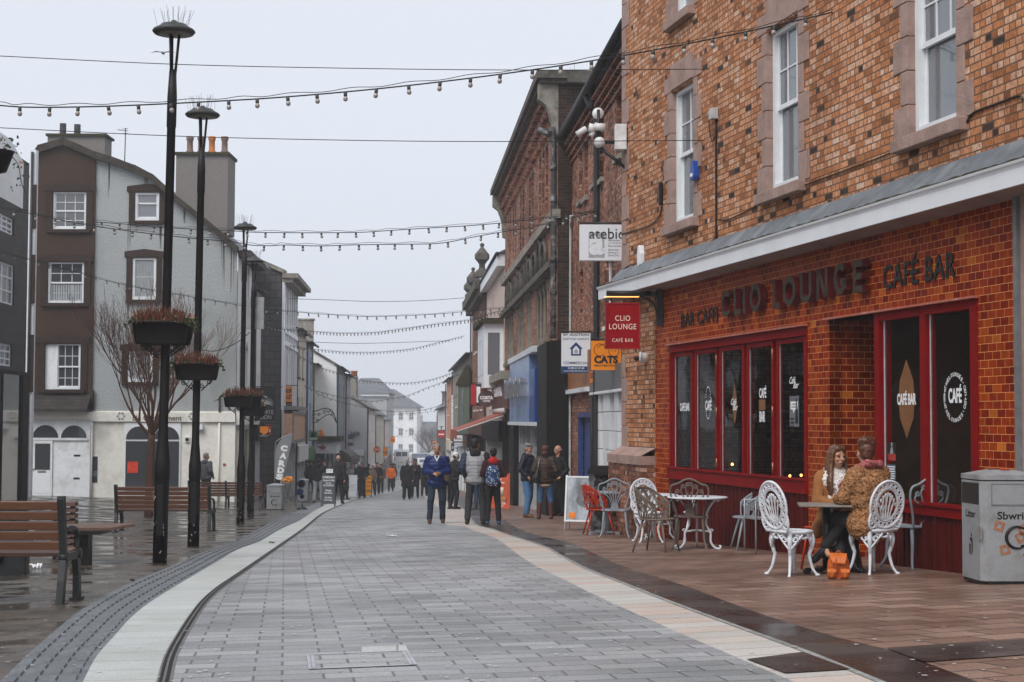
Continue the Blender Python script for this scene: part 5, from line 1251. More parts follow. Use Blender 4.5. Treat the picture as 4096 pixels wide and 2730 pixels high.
mb = MB(); mb.quad((.3, -.02, -3.6), (FS.L - .3, -.02, -3.6), (FS.L - .3, -.02, FS.z(960, 1720)), (.3, -.02, FS.z(960, 1720))); mb.obj('shop_window', m_paneD, b)
mb = MB()
for k in range(4): u = .3 + (FS.L - .6) * k / 3; mb.box(u - .08, u + .08, -.1, 0, -3.6, FS.z(960, 1720))
mb.obj('shop_frame', m_cr, b)
mb = MB(); mb.box(-.1, FS.L, -.5, 0, zt_ - .15, zt_ + .1); mb.obj('eaves', m_brnt, b)
F = lseg(1010, 67.5, 1041)
terrace(F, 'narrow_white_building', 'narrow white shop front with a low gutter beside the slate hung gable', m_whr, F.z(1035, 1170), [(1.2, 3.0, [(.3, .45), (.6, .75)])], shop=(.2, m_blk, m_white), roof=1.5, zb=-4)
Zs = 71.5
FSL = Fac((at(1012, 1300, Zs).x, Zs), (at(1125, 1300, Zs).x, Zs))
b = FSL.root('slate_hung_building', 'tall building with a slate hung side wall and white framed street front', 'building')
mb = MB(); P = [(0, -4.2), (FSL.L, -4.2), (FSL.L, FSL.z(1125, 1090)), (0, FSL.z(1020, 1030))]; mb.prism(P, 0, 1); mb.obj('slate_wall', m_slg, b)
mb = MB(); mb.prism([(-.2, FSL.z(1020, 1030) - .05), (FSL.L + .1, FSL.z(1125, 1090) - .05), (FSL.L + .1, FSL.z(1125, 1078)), (-.2, FSL.z(1020, 1018))], -.12, .9); mb.obj('verge', m_wstone, b)
FT = lseg(1125, Zs, 1181)
hh = []
for a, c in ((1143, 1152), (1160, 1168), (1171, 1176)):
    for t, bo in ((1160, 1300), (1420, 1560)): hh.append((FT.u(a), FT.u(c), FT.z(a, bo), FT.z(a, t)))
zt_ = FT.z(1127, 1105)
tt = FT.root('white_framed_front', 'white panelled street front under a deep eaves gutter, right of the slate hung wall', 'building')
mb = MB(); wall(mb, 0, FT.L, -4.4, zt_, hh + [(.3, FT.L - .3, -4.4, FT.z(1127, 1720))], rev=.15); mb.obj('wall', m_whr, tt)
for h in hh: simple_window(tt, h, 1, 1, y=.06, gl=m_paneF, fw=.1)
mb = MB(); mb.box(-.1, FT.L + .2, -.45, 0, zt_ - .25, zt_ - .05); mb.box(-.2, FT.L + .3, -.7, 0, zt_ - .05, zt_ + .15); mb.obj('cornice', m_wstone, tt)
mb = MB()
for u in [FT.L * k / 6 for k in range(7)]: mb.box(u - .1, u + .1, -.08, 0, 1.5, zt_ - .25)
for z in (FT.z(1127, 1320), FT.z(1127, 1370)): mb.box(0, FT.L, -.12, 0, z - .1, z + .1)
mb.obj('timber_frame', m_white, tt)
mb = MB(); mb.box(.0, FT.L, -.5, -.02, FT.z(1127, 1765), FT.z(1127, 1655)); mb.obj('fascia', M('peach_fascia', (.62, .36, .24), rough=.5), tt)
mb = MB(); frame(mb, 0, FT.L, FT.z(1127, 1775), FT.z(1127, 1645), .15, -.56, -.5); mb.box(0, FT.L, -.6, 0, FT.z(1127, 1640), FT.z(1127, 1625)); mb.obj('fascia_frame', M('grey_trim', (.2, .2, .2)), tt)
mb = MB(); mb.quad((.3, .1, -4.4), (FT.L - .3, .1, -4.4), (FT.L - .3, .1, 1), (.3, .1, 1)); mb.obj('shop_window', m_paneD, tt)
mb = MB(); 
for k in range(7): u = .3 + (FT.L - .6) * k / 6; mb.box(u - .06, u + .06, -.05, .05, -4.4, FT.z(1127, 1770))
mb.obj('shop_frame', m_gw, tt)
mb = MB(); mb.tube([(.0, -.08, zt_ - .2), (.0, -.08, -1.2)], .06, 6); mb.obj('downpipe', m_gw, tt)
F = lseg(1181, Zs + 8, 1222); zt_ = F.z(1185, 1315)
cr = terrace(F, 'cream_building', 'cream rendered terrace building between the white framed front and the pale blue one', m_cr, zt_, [(3.2, 4.8, [(.25, .38), (.62, .75)]), (.4, 2.2, [(.25, .38), (.62, .75)])], shop=(-1.0, m_whr, m_gw), roof=1.6, zb=-5.5, fm=m_brnt)
F = lseg(1222, Zs + 16, 1249)
terrace(F, 'pale_blue_building', 'pale blue rendered terrace building', m_pnb, zt_ - .25, [(3.0, 4.6, [(.2, .38), (.62, .8)]), (.3, 2.0, [(.2, .38), (.62, .8)])], shop=(-1.2, M('oxfam_green', (.06, .17, .05)), m_gw), roof=1.6, zb=-5.5, fm=m_pnb)
b = [o for o in COL.objects if o.name == 'pale_blue_building'][0]; mb = MB(); mb.box(F.L - .6, F.L, -.05, 1.05, 3, at(1200, 1288, 94).z); mb.box(F.L - .65, F.L + .05, -.12, 1.1, at(1200, 1288, 94).z, at(1200, 1282, 94).z); mb.obj('chimney', m_wstone, b)
F = lseg(1249, 94, 1265)
terrace(F, 'cream_narrow_building', 'narrow cream building under a mossy gutter before the tall white gable', m_cr, F.z(1252, 1455), [(1.5, 3, [(.3, .5)])], shop=(-1.4, m_blk, m_gw), roof=1.2, zb=-5.5, fm=m_cr, pane=m_paneF)
Zw = 97
FW = Fac((at(1240, 1500, Zw - .4).x, Zw - .4), (at(1345, 1500, Zw - .4).x, Zw - .4))
b = FW.root('white_gable_house', 'large white rendered gable wall facing up the street', 'building')
mb = MB(); mb.prism([(0, -5.5), (FW.L, -5.5), (FW.L, FW.z(1345, 1466)), (0, FW.z(1250, 1400))], 0, 1); mb.obj('wall', m_whr, b)
mb = MB(); mb.prism([(0, FW.z(1250, 1400)), (FW.L + .1, FW.z(1345, 1466)), (FW.L + .1, FW.z(1345, 1460)), (0, FW.z(1250, 1393))], -.1, 1.2); mb.obj('verge', m_dstone, b)
mb = MB(); mb.box(-.5, FW.L + .3, -2.2, 0, FW.z(1300, 1812), FW.z(1300, 1765)); b2 = mb.obj('shop_fascia', m_whr, b)
mb = MB(); mb.box(-.6, FW.L + .5, -2.5, 0, FW.z(1300, 1764), FW.z(1300, 1745)); mb.obj('mossy_roof', m_moss, b)
mb = MB(); mb.quad((-.5, -.6, -5.4), (FW.L, -.6, -5.4), (FW.L, -.6, FW.z(1300, 1812)), (-.5, -.6, FW.z(1300, 1812))); mb.obj('shop_window', m_paneD, b)
mb = MB()
for u in (1.0, 1.25, 1.5, .0): mb.box(u, u + .12, -.7, -.6, -5.4, FW.z(1300, 1812))
mb.obj('shop_frame', m_whr, b)
F = lseg(1345, Zw, 1379); zt_ = F.z(1347, 1466)
terrace(F, 'grey_blue_building', 'grey blue rendered terrace with pairs of tall windows below the white gable', m_gbl, zt_, [(2.0, 3.3, [(.1, .17), (.3, .37), (.55, .62), (.78, .85)]), (-1.2, .7, [(.1, .17), (.3, .37), (.55, .62), (.78, .85)])], shop=(-2.6, m_blk, m_gw), roof=1.2, zb=-6, fm=m_gry)
F = lseg(1379, 106.5, 1402)
terrace(F, 'mauve_building', 'mauve rendered building between two black downpipes', m_mauve, F.z(1381, 1497), [(1.6, 2.8, [(.3, .42), (.6, .72)]), (-1.2, .4, [(.3, .42), (.6, .72)])], shop=(-3.0, m_costa, m_gw), roof=1, zb=-6, fm=m_mauve)
Zp = 118
FP = Fac((at(1396, 1600, Zp - .4).x, Zp - .4), (at(1468, 1600, Zp - .4).x, Zp - .4))
b = FP.root('grey_gable_house', 'grey rendered gable wall carrying the end of a painted shop name', 'building')
mb = MB(); mb.prism([(0, -6), (FP.L, -6), (FP.L, FP.z(1465, 1632)), (0, FP.z(1400, 1580))], 0, 1); mb.obj('wall', m_gry, b)
mb = MB(); mb.prism([(-.1, FP.z(1400, 1580)), (FP.L + .2, FP.z(1465, 1632)), (FP.L + .2, FP.z(1465, 1624)), (-.1, FP.z(1400, 1571))], -.15, .9); mb.obj('verge', m_wstone, b)
mb = MB(); text_mb(mb, 'age', FP.u(1421), FP.z(1420, 1738), FP.u(1440) - FP.u(1400), .40, y=-.05, ext=.04, bold=.03); mb.obj('wall_lettering', M('dark_grey_letter', (.10, .10, .105)), b)
mb = MB(); mb.box(0, FP.L - .2, -1.2, 0, FP.z(1430, 1822), FP.z(1430, 1803)); mb.obj('fascia', m_white, b)
mb = MB(); mb.box(0, FP.L - .3, -.9, -.8, -6, FP.z(1430, 1822)); mb.obj('shop_window', m_paneF, b)
mb = MB()
for u in (.05, .6, FP.L - .4): mb.box(u, u + .14, -1.0, -.9, -6, FP.z(1430, 1822))
mb.obj('shop_frame', m_white, b)
mb = MB(); mb.box(FP.u(1399), FP.u(1422), .6, 2, FP.z(1410, 1600), FP.z(1410, 1505)); c = mb.obj('chimney', m_wstone, b)
for px in (1404, 1416): mb = MB(); mb.lathe([(.14, 0), (.12, .3), (.16, .36), (.16, .42)], 10, X=T(FP.u(px), 1.2, FP.z(1410, 1505))); mb.obj('chimney_pot', M('terracotta', (.36, .12, .05)), c)
F = lseg(1468, Zp, 1500, 1690)
terrace(F, 'white_terrace', 'white rendered terrace below the grey gable', m_whr, F.z(1470, 1635), [(.2, 1.2, [(.15, .2), (.35, .4), (.6, .65), (.8, .85)]), (-2.2, -.8, [(.15, .2), (.35, .4), (.6, .65), (.8, .85)])], shop=(-3.4, m_whr, m_gw), roof=3.2, zb=-7, fm=m_gw, pane=m_paneF)
F = lseg(1500, 142, 1535, 1690)
terrace(F, 'cream_terrace', 'cream rendered terrace with small shops farther down on the left', m_cr, F.z(1502, 1660), [(-.4, .5, [(.1, .15), (.3, .35), (.5, .55), (.7, .75), (.88, .93)]), (-2.6, -1.4, [(.1, .15), (.3, .35), (.5, .55), (.7, .75)])], shop=(-4.2, m_costa, m_gw), roof=3.4, zb=-8, fm=m_gw, pane=m_paneF)
F = lseg(1535, 178, 1560, 1690)
terrace(F, 'farthest_terrace', 'small pale terrace at the bottom of the left side', m_pinkr, F.z(1537, 1680), [(-1.3, -.2, [(.2, .26), (.5, .56), (.8, .86)])], shop=(-4.2, m_costa, m_gw), roof=2.4, zb=-8, fm=m_gw, pane=m_paneF)
# big hipped slate roofs behind
for (nm, lb, x0, x1, xr0, xr1, ye, yr, Z) in (('hipped_house', 'grey hipped roof with white eaves behind the chimney on the left', 1395, 1556, 1425, 1500, 1574, 1508, 200),):
    FR = Fac((at(x0, 1600, Z).x, Z), (at(x1, 1600, Z).x, Z)); b = FR.root(nm, lb, 'building')
    ze = FR.z(x0, ye); zr_ = FR.z(x0, yr)
    mb = MB(); mb.box(.3, FR.L - .3, .3, 12, -8, ze); mb.obj('wall', m_gry, b)
    mb = MB(); mb.box(0, FR.L, 0, .3, ze - .35, ze); mb.obj('eaves', m_white, b)
    mb = MB(); mb.add([(-.1, -.2, ze), (FR.L + .1, -.2, ze), (FR.L + .1, 12, ze), (-.1, 12, ze), (FR.u(xr0), 6, zr_), (FR.u(xr1), 6, zr_)], [(0, 1, 5, 4), (1, 2, 5), (2, 3, 4, 5), (3, 0, 4)]); mb.obj('roof', m_slate, b)
# ================================================================ LAMP POSTS, BENCHES, LINES OVERHEAD, SIGNS
m_post = M('lamp_black', (.008, .0075, .0075), spec=.25, rough=.5, var=.3, vscale=4)
m_slatw = M('bench_wood', (.12, .048, .023), rough=.42, var=.35, vscale=14, streak=.06, spec=.5)
m_iron = M('bench_iron', (.022, .024, .024), rough=.4, var=.3, vscale=9)
m_trough = M('planter_black', (.009, .008, .008), rough=.55, spec=.25)
m_leaf = M('winter_leaf', (.035, .05, .018), rough=.8, var=.5, vscale=30); m_heath = M('heather_brown', (.12, .045, .026), rough=.9, var=.5, vscale=30); m_heath2 = M('dry_flower', (.33, .19, .13), rough=.9, var=.4)
def lamp(px, py, label, lean=0, seed=1):
    p = gnd(px, py); t = thing('street_lamp', label, 'street lamp', p, 0, 'tall black lamp posts with bird spikes along the left pavement'); H = 6.95
    rg = random.Random(seed); mb = MB()
    ln = lambda z: lean * z
    mb.lathe([(.092, -.1), (.092, 1.05), (.097, 1.06), (.097, 1.28), (.088, 1.32), (.062, 1.62), (.060, 1.7), (.055, 5.55), (.062, 5.56), (.062, 5.95), (.045, 6.3)], 16, X=Matrix(((1, 0, lean, 0), (0, 1, 0, 0), (0, 0, 1, 0), (0, 0, 0, 1))))
    mb.box(-.03, .05, -.097, -.08, .35, 1.0); mb.obj('post', m_post, t)
    mb = MB()
    for a in (0, 2.1, 4.2): mb.tube([(.028 * math.cos(a) + ln(6.2), .028 * math.sin(a), 6.2), (.07 * math.cos(a) + ln(6.9), .07 * math.sin(a), 6.78)], .018, 6)
    mb.obj('bracket', m_post, t)
    mb = MB(); mb.lathe([(.08, 6.755), (.25, 6.765), (.275, 6.795), (.26, 6.82), (.18, 6.865), (.165, 6.885), (.06, 6.90), (.03, 6.94)], 24, X=T(ln(6.8))); hd = mb.obj('lamp_head', M('lamp_head_grey', (.045, .045, .045), rough=.45), t)
    mb = MB(); mb.lathe([(.001, 6.75), (.18, 6.75), (.21, 6.764)], 20, X=T(ln(6.8))); mb.obj('diffuser', M('lamp_diffuser', (.18, .17, .16), rough=.3), hd)
    mb = MB()
    for k in range(22):
        a = rg.uniform(0, 2 * pi); r = rg.uniform(.04, .22); s_ = rg.uniform(.0, .5); mb.tube([(r * math.cos(a) + ln(6.8), r * math.sin(a), 6.87), ((r + .18 * s_) * math.cos(a) + ln(6.8), (r + .18 * s_) * math.sin(a), 7.06 + .05 * rg.random())], .0025, 3)
    mb.obj('bird_spikes', M('spike_wire', (.2, .2, .2), metal=.5), hd)
    mb = MB()
    for k in range(26):
        a = rg.uniform(-pi, 0); z = rg.uniform(.05, 1.0) ** 1.3; mb.box(-.006, .006, -.0005, .0008, -.01, .012 + .02 * rg.random(), X=T(.0935 * math.cos(a), .0935 * math.sin(a), z, rz=a + pi / 2, ry=rg.uniform(-.6, .6)))
    mb.obj('chipped_paint', M('chip_grey', (.32, .31, .29)), t)
    return t, p
def planter(p, z, label, w=.74, yo=-.15, seed=1, xo=0, h=.29):
    t = thing('hanging_planter', label, 'planter', (p.x + xo, p.y + yo, p.z + z), 0, 'black troughs of winter heather bracketed to the lamp posts'); rg = random.Random(seed)
    mb = MB(); mb.lathe([(.82, 0), (.86, .02), (.98, h - .02), (1.03, h - .02), (1.03, h), (.95, h), (.93, h - .05)], 28, X=Matrix.Diagonal((w / 2, .135, 1, 1))); mb.obj('trough', m_trough, t)
    mb = MB(); mb.lathe([(.001, h - .04), (.93, h - .04)], 20, X=Matrix.Diagonal((w / 2, .13, 1, 1))); mb.obj('soil', M('soil', (.02, .014, .01)), t)
    mb = MB()
    for s in (-1, 1):
        mb.tube([(s * .06, -yo * .6, -.16), (s * .24, 0, -.005)], .010, 5); mb.tube(spiral((s * .20, -.035), .045, .012, 0, 1.3 * s, 12), .008, 5)
        mb.tube(spiral((s * .09, -.09), .04, .012, pi / 2, 1.2 * s, 12), .008, 5)
    mb.obj('bracket', m_post, t)
    for nm, mt, n, kind in (('ivy', m_leaf, 260, 0), ('heather', m_heath, 150, 1), ('dried_flowers', m_heath2, 60, 2)):
        mb = MB()
        for k in range(n):
            x = rg.uniform(-1, 1); x = math.copysign(abs(x) ** .8, x) * w / 2 * (1.06 if kind != 1 else .8); y = rg.uniform(-.13, .13)
            if kind == 1:
                hh = rg.uniform(.06, .21) * (1.1 - abs(x) / w); dx = rg.uniform(-.05, .05); mb.tube([(x, y, h - .03), (x + dx * .5, y, h + hh * .6), (x + dx, y + rg.uniform(-.02, .02), h + hh)], [.006, .008, .003], 4)
            else:
                z = h + rg.uniform(-.03, .05 if kind == 0 else .10); s = rg.uniform(.012, .026); q = Euler((rg.uniform(0, 6), rg.uniform(0, 6), rg.uniform(0, 6))).to_matrix().to_4x4()
                mb.add([(-s, 0, 0), (0, -s * .6, 0), (s, 0, .3 * s), (0, s * .6, 0)], [(0, 1, 2, 3)], X=Matrix.Translation((x, y, z)) @ q)
        if kind == 0:
            for k in range(5):
                x = rg.choice([-1, 1]) * w / 2 * rg.uniform(.9, 1.05); z = h
                for j in range(9):
                    x += rg.uniform(-.01, .03) * (1 if x > 0 else -1); z -= rg.uniform(.0, .025); s = .02; q = Euler((rg.uniform(0, 6), rg.uniform(0, 6), 0)).to_matrix().to_4x4()
                    mb.add([(-s, 0, 0), (0, -s * .7, 0), (s, 0, 0), (0, s * .7, 0)], [(0, 1, 2, 3)], X=Matrix.Translation((x, rg.uniform(-.12, .05), z)) @ q)
        mb.obj(nm, mt, t)
    return t
t1, p1 = lamp(639, 2252, 'tallest looking black lamp post, nearest to the camera', .012, 1)
t2, p2 = lamp(773, 2186, 'second black lamp post, close behind the nearest one', .008, 2)
t3, p3 = lamp(961, 2097, 'third black lamp post, beside the far end of the third bench', .004, 3)
t4, p4 = lamp(1001, 2071, 'fourth and farthest black lamp post, with a grey box near its top', .002, 4)
def pz(p, py): return at(2048, py, p.y).z - p.z
planter(p1, pz(p1, 1386), 'large black planter on the nearest lamp post, reddish heather on top', seed=11, yo=-.17)
planter(p1, pz(p1, 1386), 'black planter at the back of the nearest lamp post', seed=12, yo=.17)
planter(p2, pz(p2, 1528), 'black planter on the second lamp post, pink dried flowers hanging from its right end', seed=13, yo=-.17, xo=.05, h=.27)
planter(p3, pz(p3, 1634), 'black planter on the third lamp post, left of a similar one', seed=14, w=.7, xo=-.05, yo=-.2, h=.27)
planter(p3, pz(p3, 1634), 'black planter on the right of the third lamp post', seed=15, w=.7, xo=.10, yo=.17, h=.27)
planter(p4, pz(p4, 1670), 'black planter on the farthest lamp post, in front of the black pub sign', seed=16, w=.72, xo=.05, yo=-.2, h=.27)
mb = MB(); mb.box(-.32, .28, .08, .2, 5.0, 5.85); mb.obj('control_box', M('box_grey', (.30, .31, .32)), t4)
# benches -------------------------------------------------------------------------
def bench(name, label, loc, rz, Lb, slats=5, two=True):
    """faces local +y (we look at its back)"""
    t = thing(name, label, 'bench', loc, rz, 'brown slatted benches with iron ends'); lean = .22
    def bp(z): return -.20 - (z - .42) * lean     # back slats lean towards -y
    mb = MB()
    for k in range(slats):
        z = .47 + k * .087; mb.box(0, Lb, -.018, .018, -.036, .036, X=T(0, bp(z + .03) - .0, z + .03, rx=R(12)))
    mb.obj('backrest', m_slatw, t, bevel=.006)
    mb = MB()
    for k in range(5): mb.box(0, Lb, -.17 + k * .088, -.17 + k * .088 + .072, .40 + .004 * k, .432 + .004 * k)
    mb.obj('seat', m_slatw, t, bevel=.006)
    for u in (0.0, Lb) + ((Lb / 2,) if Lb > 2.4 else ()):
        s = 1 if u > Lb / 2 else -1
        mb = MB(); w = .028
        # side profile in y,z: back post, seat rail, two splayed legs, curled arm
        def P(pts, w=.028): 
            mb.prism([(y, z) for y, z in pts], u - w, u + w, X=Matrix(((0, 1, 0, 0), (1, 0, 0, 0), (0, 0, 1, 0), (0, 0, 0, 1))))
        P([(-.23, .40), (-.17, .40), (-.265, .93), (-.335, .93), (-.34, .90)])
        P([(-.23, .36), (.24, .36), (.25, .43), (-.22, .43)])
        P([(-.23, .40), (-.13, .38), (-.20, .2), (-.24, .0), (-.33, .0), (-.29, .2)])
        P([(.24, .40), (.14, .38), (.20, .2), (.20, 0), (.29, 0), (.28, .2)])
        mb.tube(bezier([(u, -.25, .62), (u, -.05, .645), (u, .15, .62), (u, .245, .55), (u, .235, .43)], 5), .024, 6)
        mb.tube([(u - .035, -.2, .40), (u + .035, -.2, .40)], .045, 10); mb.tube([(u - .035, .235, .40), (u + .035, .235, .40)], .045, 10)
        mb.box(u - .05, u + .05, -.36, -.20, -.01, .012); mb.box(u - .05, u + .05, .17, .31, -.01, .012)
        mb.obj('end_frame', m_iron, t)
    return t
pA = gnd(240, 2415); pA2 = gnd(-400, 2440)
b1 = bench('park_bench', 'nearest brown slatted bench, cut by the left edge of the picture', (pA.x - 2.0 + .03, pA.y + .18, pA.z), R(0), 2.0)
pB = gnd(838, 2128); pB0 = gnd(462, 2128)
bench('park_bench', 'brown slatted bench behind the two nearest lamp posts', (pB.x - 1.82, pB.y + .1, pB.z), 0, 1.84)
pC = gnd(1058, 2034)
bench('park_bench', 'farthest brown slatted bench, beside the grey litter bin', (pC.x - 2.5, pC.y, pC.z), R(-1), 2.5, slats=5)
# tree bench / slatted table with slatted planter
pt = gnd(300, 2200)
t = thing('slatted_table', 'low weathered slatted timber bench on one dark post behind the nearest bench', 'bench', at(330, 2170, 20.5), 0); t.location.z = zg(t.location.x, t.location.y)
mb = MB()
for k in range(6): mb.box(-.45, .5, -.02, .11, .44, .475, X=T(k * .02 - .05, k * .15 - .3, 0, rz=R(14)))
mb.obj('seat', M('old_timber', (.13, .075, .055), rough=.6, var=.4, vscale=12, streak=.1), t)
mb = MB(); mb.box(-.08, .1, -.1, .1, -.05, .44); mb.box(-.3, .3, -.3, .3, .39, .44); mb.obj('post', m_black, t)
t = thing('slatted_planter', 'small square planter of dark brown slats beyond the nearest bench', 'planter', at(257, 2100, 22), 0); t.location.z = zg(t.location.x, t.location.y)
mb = MB()
for k in range(9): mb.box(-.16, .16, -.16, .16, .06 + k * .082, .11 + k * .082, X=T(.004 * (k % 2), 0, 0, rz=R(8)))
mb.obj('slats', MATS['old_timber'], t)
mb = MB()
for x in (-.11, .11):
    for y in (-.11, .11): mb.box(x - .02, x + .02, y - .02, y + .02, 0, .75, X=T(rz=R(8)))
mb.obj('corner_posts', m_black, t)
# dark cabinets
def cabinet(label, px, py, Y, w, d, h, n=2):
    p = at(px, py, Y); p.z = zg(p.x, p.y); t = thing('bin_cabinet', label, 'bin', p, R(12)); mb = MB(); mb.box(-w, 0, 0, d, -.05, h - .06); mb.obj('body', m_iron, t, bevel=.01)
    mb = MB(); mb.box(-w - .03, .03, -.03, d + .03, h - .06, h); mb.obj('lid', M('wet_black_lid', (.02, .018, .017), rough=.25), t, bevel=.01)
    for k in range(n): mb = MB(); mb.lathe([(.001, 0), (.07, .0), (.07, .02)], 16, X=T(-w * (k + .5) / n, -.005, h * .68, rx=R(90), s=(.6, 1.7, 1))); mb.obj('opening', m_black, t)
    for k in range(n + 1): mb = MB(); u = -w * k / n; mb.box(u - .01, u + .01, -.012, .0, 0, h - .07); mb.obj('seam', m_black, t)
cabinet('pair of dark cabinet bins by the shop glass at the left edge', 104, 2060, 27, 1.2, .6, .66, 3)
cabinet('dark low cabinet under the nearest bench at the left edge', 100, 2290, 18.2, 1.1, .6, .36, 2)
# sheet of paper and small litter
def litter(name, label, px, py, mat, s, cat='litter', lift=.03):
    p = gnd(px, py); rg = random.Random(int(px)); mb = MB(); n = 6; V = []
    for j in range(n):
        for i in range(n): V.append(((i / (n - 1) - .5) * s * rg.uniform(.8, 1.1), (j / (n - 1) - .5) * s * rg.uniform(.7, 1.1), .006 + lift * rg.random()))
    mb.add(V, [(j * n + i, j * n + i + 1, (j + 1) * n + i + 1, (j + 1) * n + i) for j in range(n - 1) for i in range(n - 1)]); o = mb.obj(name, mat); o.location = p; tag(o, label, cat)
litter('crumpled_paper', 'crumpled white paper on the wet flags behind the nearest bench', 142, 2278, m_lett, .14, lift=.07)
litter('crumpled_paper', 'flat white scrap lying on the grey setts in mid road', 1565, 2146, m_lett, .2, lift=.02)
litter('dead_leaf', 'small dark leaf on the pale kerb strip', 1087, 2175, M('dead_leaf', (.05, .02, .01)), .09)
litter('wrapper', 'small dark and white wrapper on the left tactile strip', 529, 2329, m_black, .05)
litter('dead_leaf', 'small red brown leaf near the feet of the man in the blue jacket', 1765, 2068, M('red_leaf', (.3, .06, .02)), .09)
# bare tree ----------------------------------------------------------------------
def tree(name, label, base, H, seed, spread=1.0, levels=6, trunk=.11, mat=None, tilt=0, first=.32):
    rg = random.Random(seed); t = thing(name, label, 'tree', base, 0); mbt = MB(); mbc = MB()
    P = bezier([(0, 0, -.1), (.02, 0, H * first * .5), (.05, 0, H * first)], 5); mbt.tube(P, [trunk * (1 - .25 * i / len(P)) for i in range(len(P))], 8)
    def grow(p, d, L, r, lv):
        pts = [p]; n = 4; q = p.copy(); dd = d.copy()
        for k in range(n):
            dd = (dd + Vector((rg.uniform(-.13, .13), rg.uniform(-.13, .13), .07))).normalized(); q = q + dd * L / n; pts.append(q.copy())
        (mbt if lv < 1 else mbc).tube(pts, [max(.0035, r * (1 - .45 * i / n)) for i in range(n + 1)], 5 if lv < 2 else 3, caps=False)
        if lv >= levels: return
        nb = rg.choice([2, 3, 3]) if lv < 4 else 2
        for k in range(nb):
            i = rg.choice([2, 3, 4]) if k else 4; a = rg.uniform(0, 2 * pi); s = rg.uniform(.25, .62) if k else rg.uniform(.1, .3)
            v = Vector((math.cos(a) * s * spread, math.sin(a) * s * spread, 0)); nd = (dd + v).normalized()
            grow(pts[i], nd, L * rg.uniform(.66, .9), r * rg.uniform(.5, .68), lv + 1)
    top = Vector(P[-1])
    nl = 9
    for k in range(nl):
        a = 2 * pi * k / nl + rg.uniform(-.3, .3); s = rg.uniform(.45, 1.0) if k % 3 else .25
        z0 = H * first * rg.uniform(.86, 1.0); grow(Vector((.05, 0, z0)), Vector((math.cos(a) * s * spread, math.sin(a) * s * spread, .8)).normalized(), H * .17, trunk * .42, 0)
    mbt.obj('trunk', mat, t); mbc.obj('crown', mat, t); return t
m_bark = M('reddish_bark', (.105, .052, .035), rough=.9, var=.3)
Yt = 42; pt_ = at(595, 2000, Yt); pt_.z = zg(pt_.x, Yt)
zt_ = at(595, 1130, Yt).z - pt_.z
tree('bare_tree', 'bare winter tree with upswept reddish twigs before the grey gable', pt_, zt_ * .98, 5, spread=.95, levels=6, trunk=.12, mat=m_bark, first=.37)
pf = Vector((at(1715, 1850, 240).x, 240, zg(-11, 240)))
tree('bare_tree', 'small misty bare tree beyond the parked cars', pf, 7, 8, spread=1.6, levels=5, trunk=.2, mat=M('misty_bark', (.07, .06, .055)), first=.25)
# festoon lights and wires ---------------------------------------------------------
m_cable = M('festoon_cable', (.012, .012, .012), rough=.6); m_sock = M('lamp_holder', (.045, .05, .05), rough=.5)
m_bulb = M('clear_bulb', (.30, .27, .25), rough=.12, var=.1, spec=.8)
bm_ = MB(); bm_.lathe([(.012, .0), (.022, -.004), (.022, -.05), (.017, -.055)], 8); SOCK = bm_.mesh('lamp_holder'); SOCK.materials.append(m_sock)
bm_ = MB(); bm_.lathe([(.014, -.05), (.024, -.066), (.029, -.085), (.024, -.104), (.010, -.114), (.001, -.116)], 8); BULB = bm_.mesh('bulb'); BULB.materials.append(m_bulb)
def festoon(label, pix, Z0, Z1, spacing=.37, r=.009, wire=True, seed=0, scale=1.0, cap=99, group='strings of festoon bulbs across the street'):
    rg = random.Random(seed); n = len(pix); x0, x1 = pix[0][0], pix[-1][0]
    P = [at(x, y, Z0 + (Z1 - Z0) * (x - x0) / (x1 - x0)) for x, y in pix]; Q = bezier(P, 8)
    o = P[0]; t = thing('festoon_lights', label, 'string lights', o, 0, group)
    mb = MB(); mb.tube([q - o for q in Q], r, 5, caps=False)
    if wire: mb.tube([q - o + Vector((0, 0, .035 + .012 * math.sin(i * .9))) for i, q in enumerate(Q)], r * .5, 4, caps=False)
    mb.obj('cable', m_cable, t); acc = spacing * .5; cnt = 0
    for i in range(len(Q) - 1):
        L = (Q[i + 1] - Q[i]).length; s = 0
        while acc <= L:
            if cnt >= cap: break
            c = Q[i].lerp(Q[i + 1], acc / L) - o; m = Matrix.Translation(c) @ Euler((rg.uniform(-.1, .1), rg.uniform(-.2, .12), 0)).to_matrix().to_4x4() @ Matrix.Scale(scale, 4)
            for nm, me in (('lamp_holder', SOCK),):
                ob = bpy.data.objects.new(nm, me); COL.objects.link(ob); ob.parent = t; ob.matrix_local = m
            b = bpy.data.objects.new('bulb', BULB); COL.objects.link(b); b.parent = ob
            acc += spacing * rg.uniform(.93, 1.07); cnt += 1
        acc -= L
    return t
k_ = 1.7408
V_ = lambda L: [(a * k_, b * k_) for a, b in L]
festoon('highest string of bulbs, from the left edge to the upper brickwork of the cafe', V_([(-60, 238), (0, 243), (70, 247), (200, 246), (340, 241), (500, 233), (620, 226), (780, 213), (930, 198), (1090, 179), (1250, 157), (1415, 131), (1580, 101), (1750, 66), (1920, 27), (2080, -14)]), 19.5, 19.0, spacing=.372, seed=1)
festoon('lower of the two strings crossing beneath the recruitment sign', [(-60, 820), (0, 832), (110, 853), (300, 892), (480, 920), (640, 940), (800, 957), (930, 968), (1000, 981), (1080, 984), (1140, 981), (1280, 985), (1400, 981), (1600, 978), (1760, 974), (1900, 948), (2025, 926), (2120, 911), (2290, 872), (2390, 848)], 30, 34, spacing=.37, seed=2)
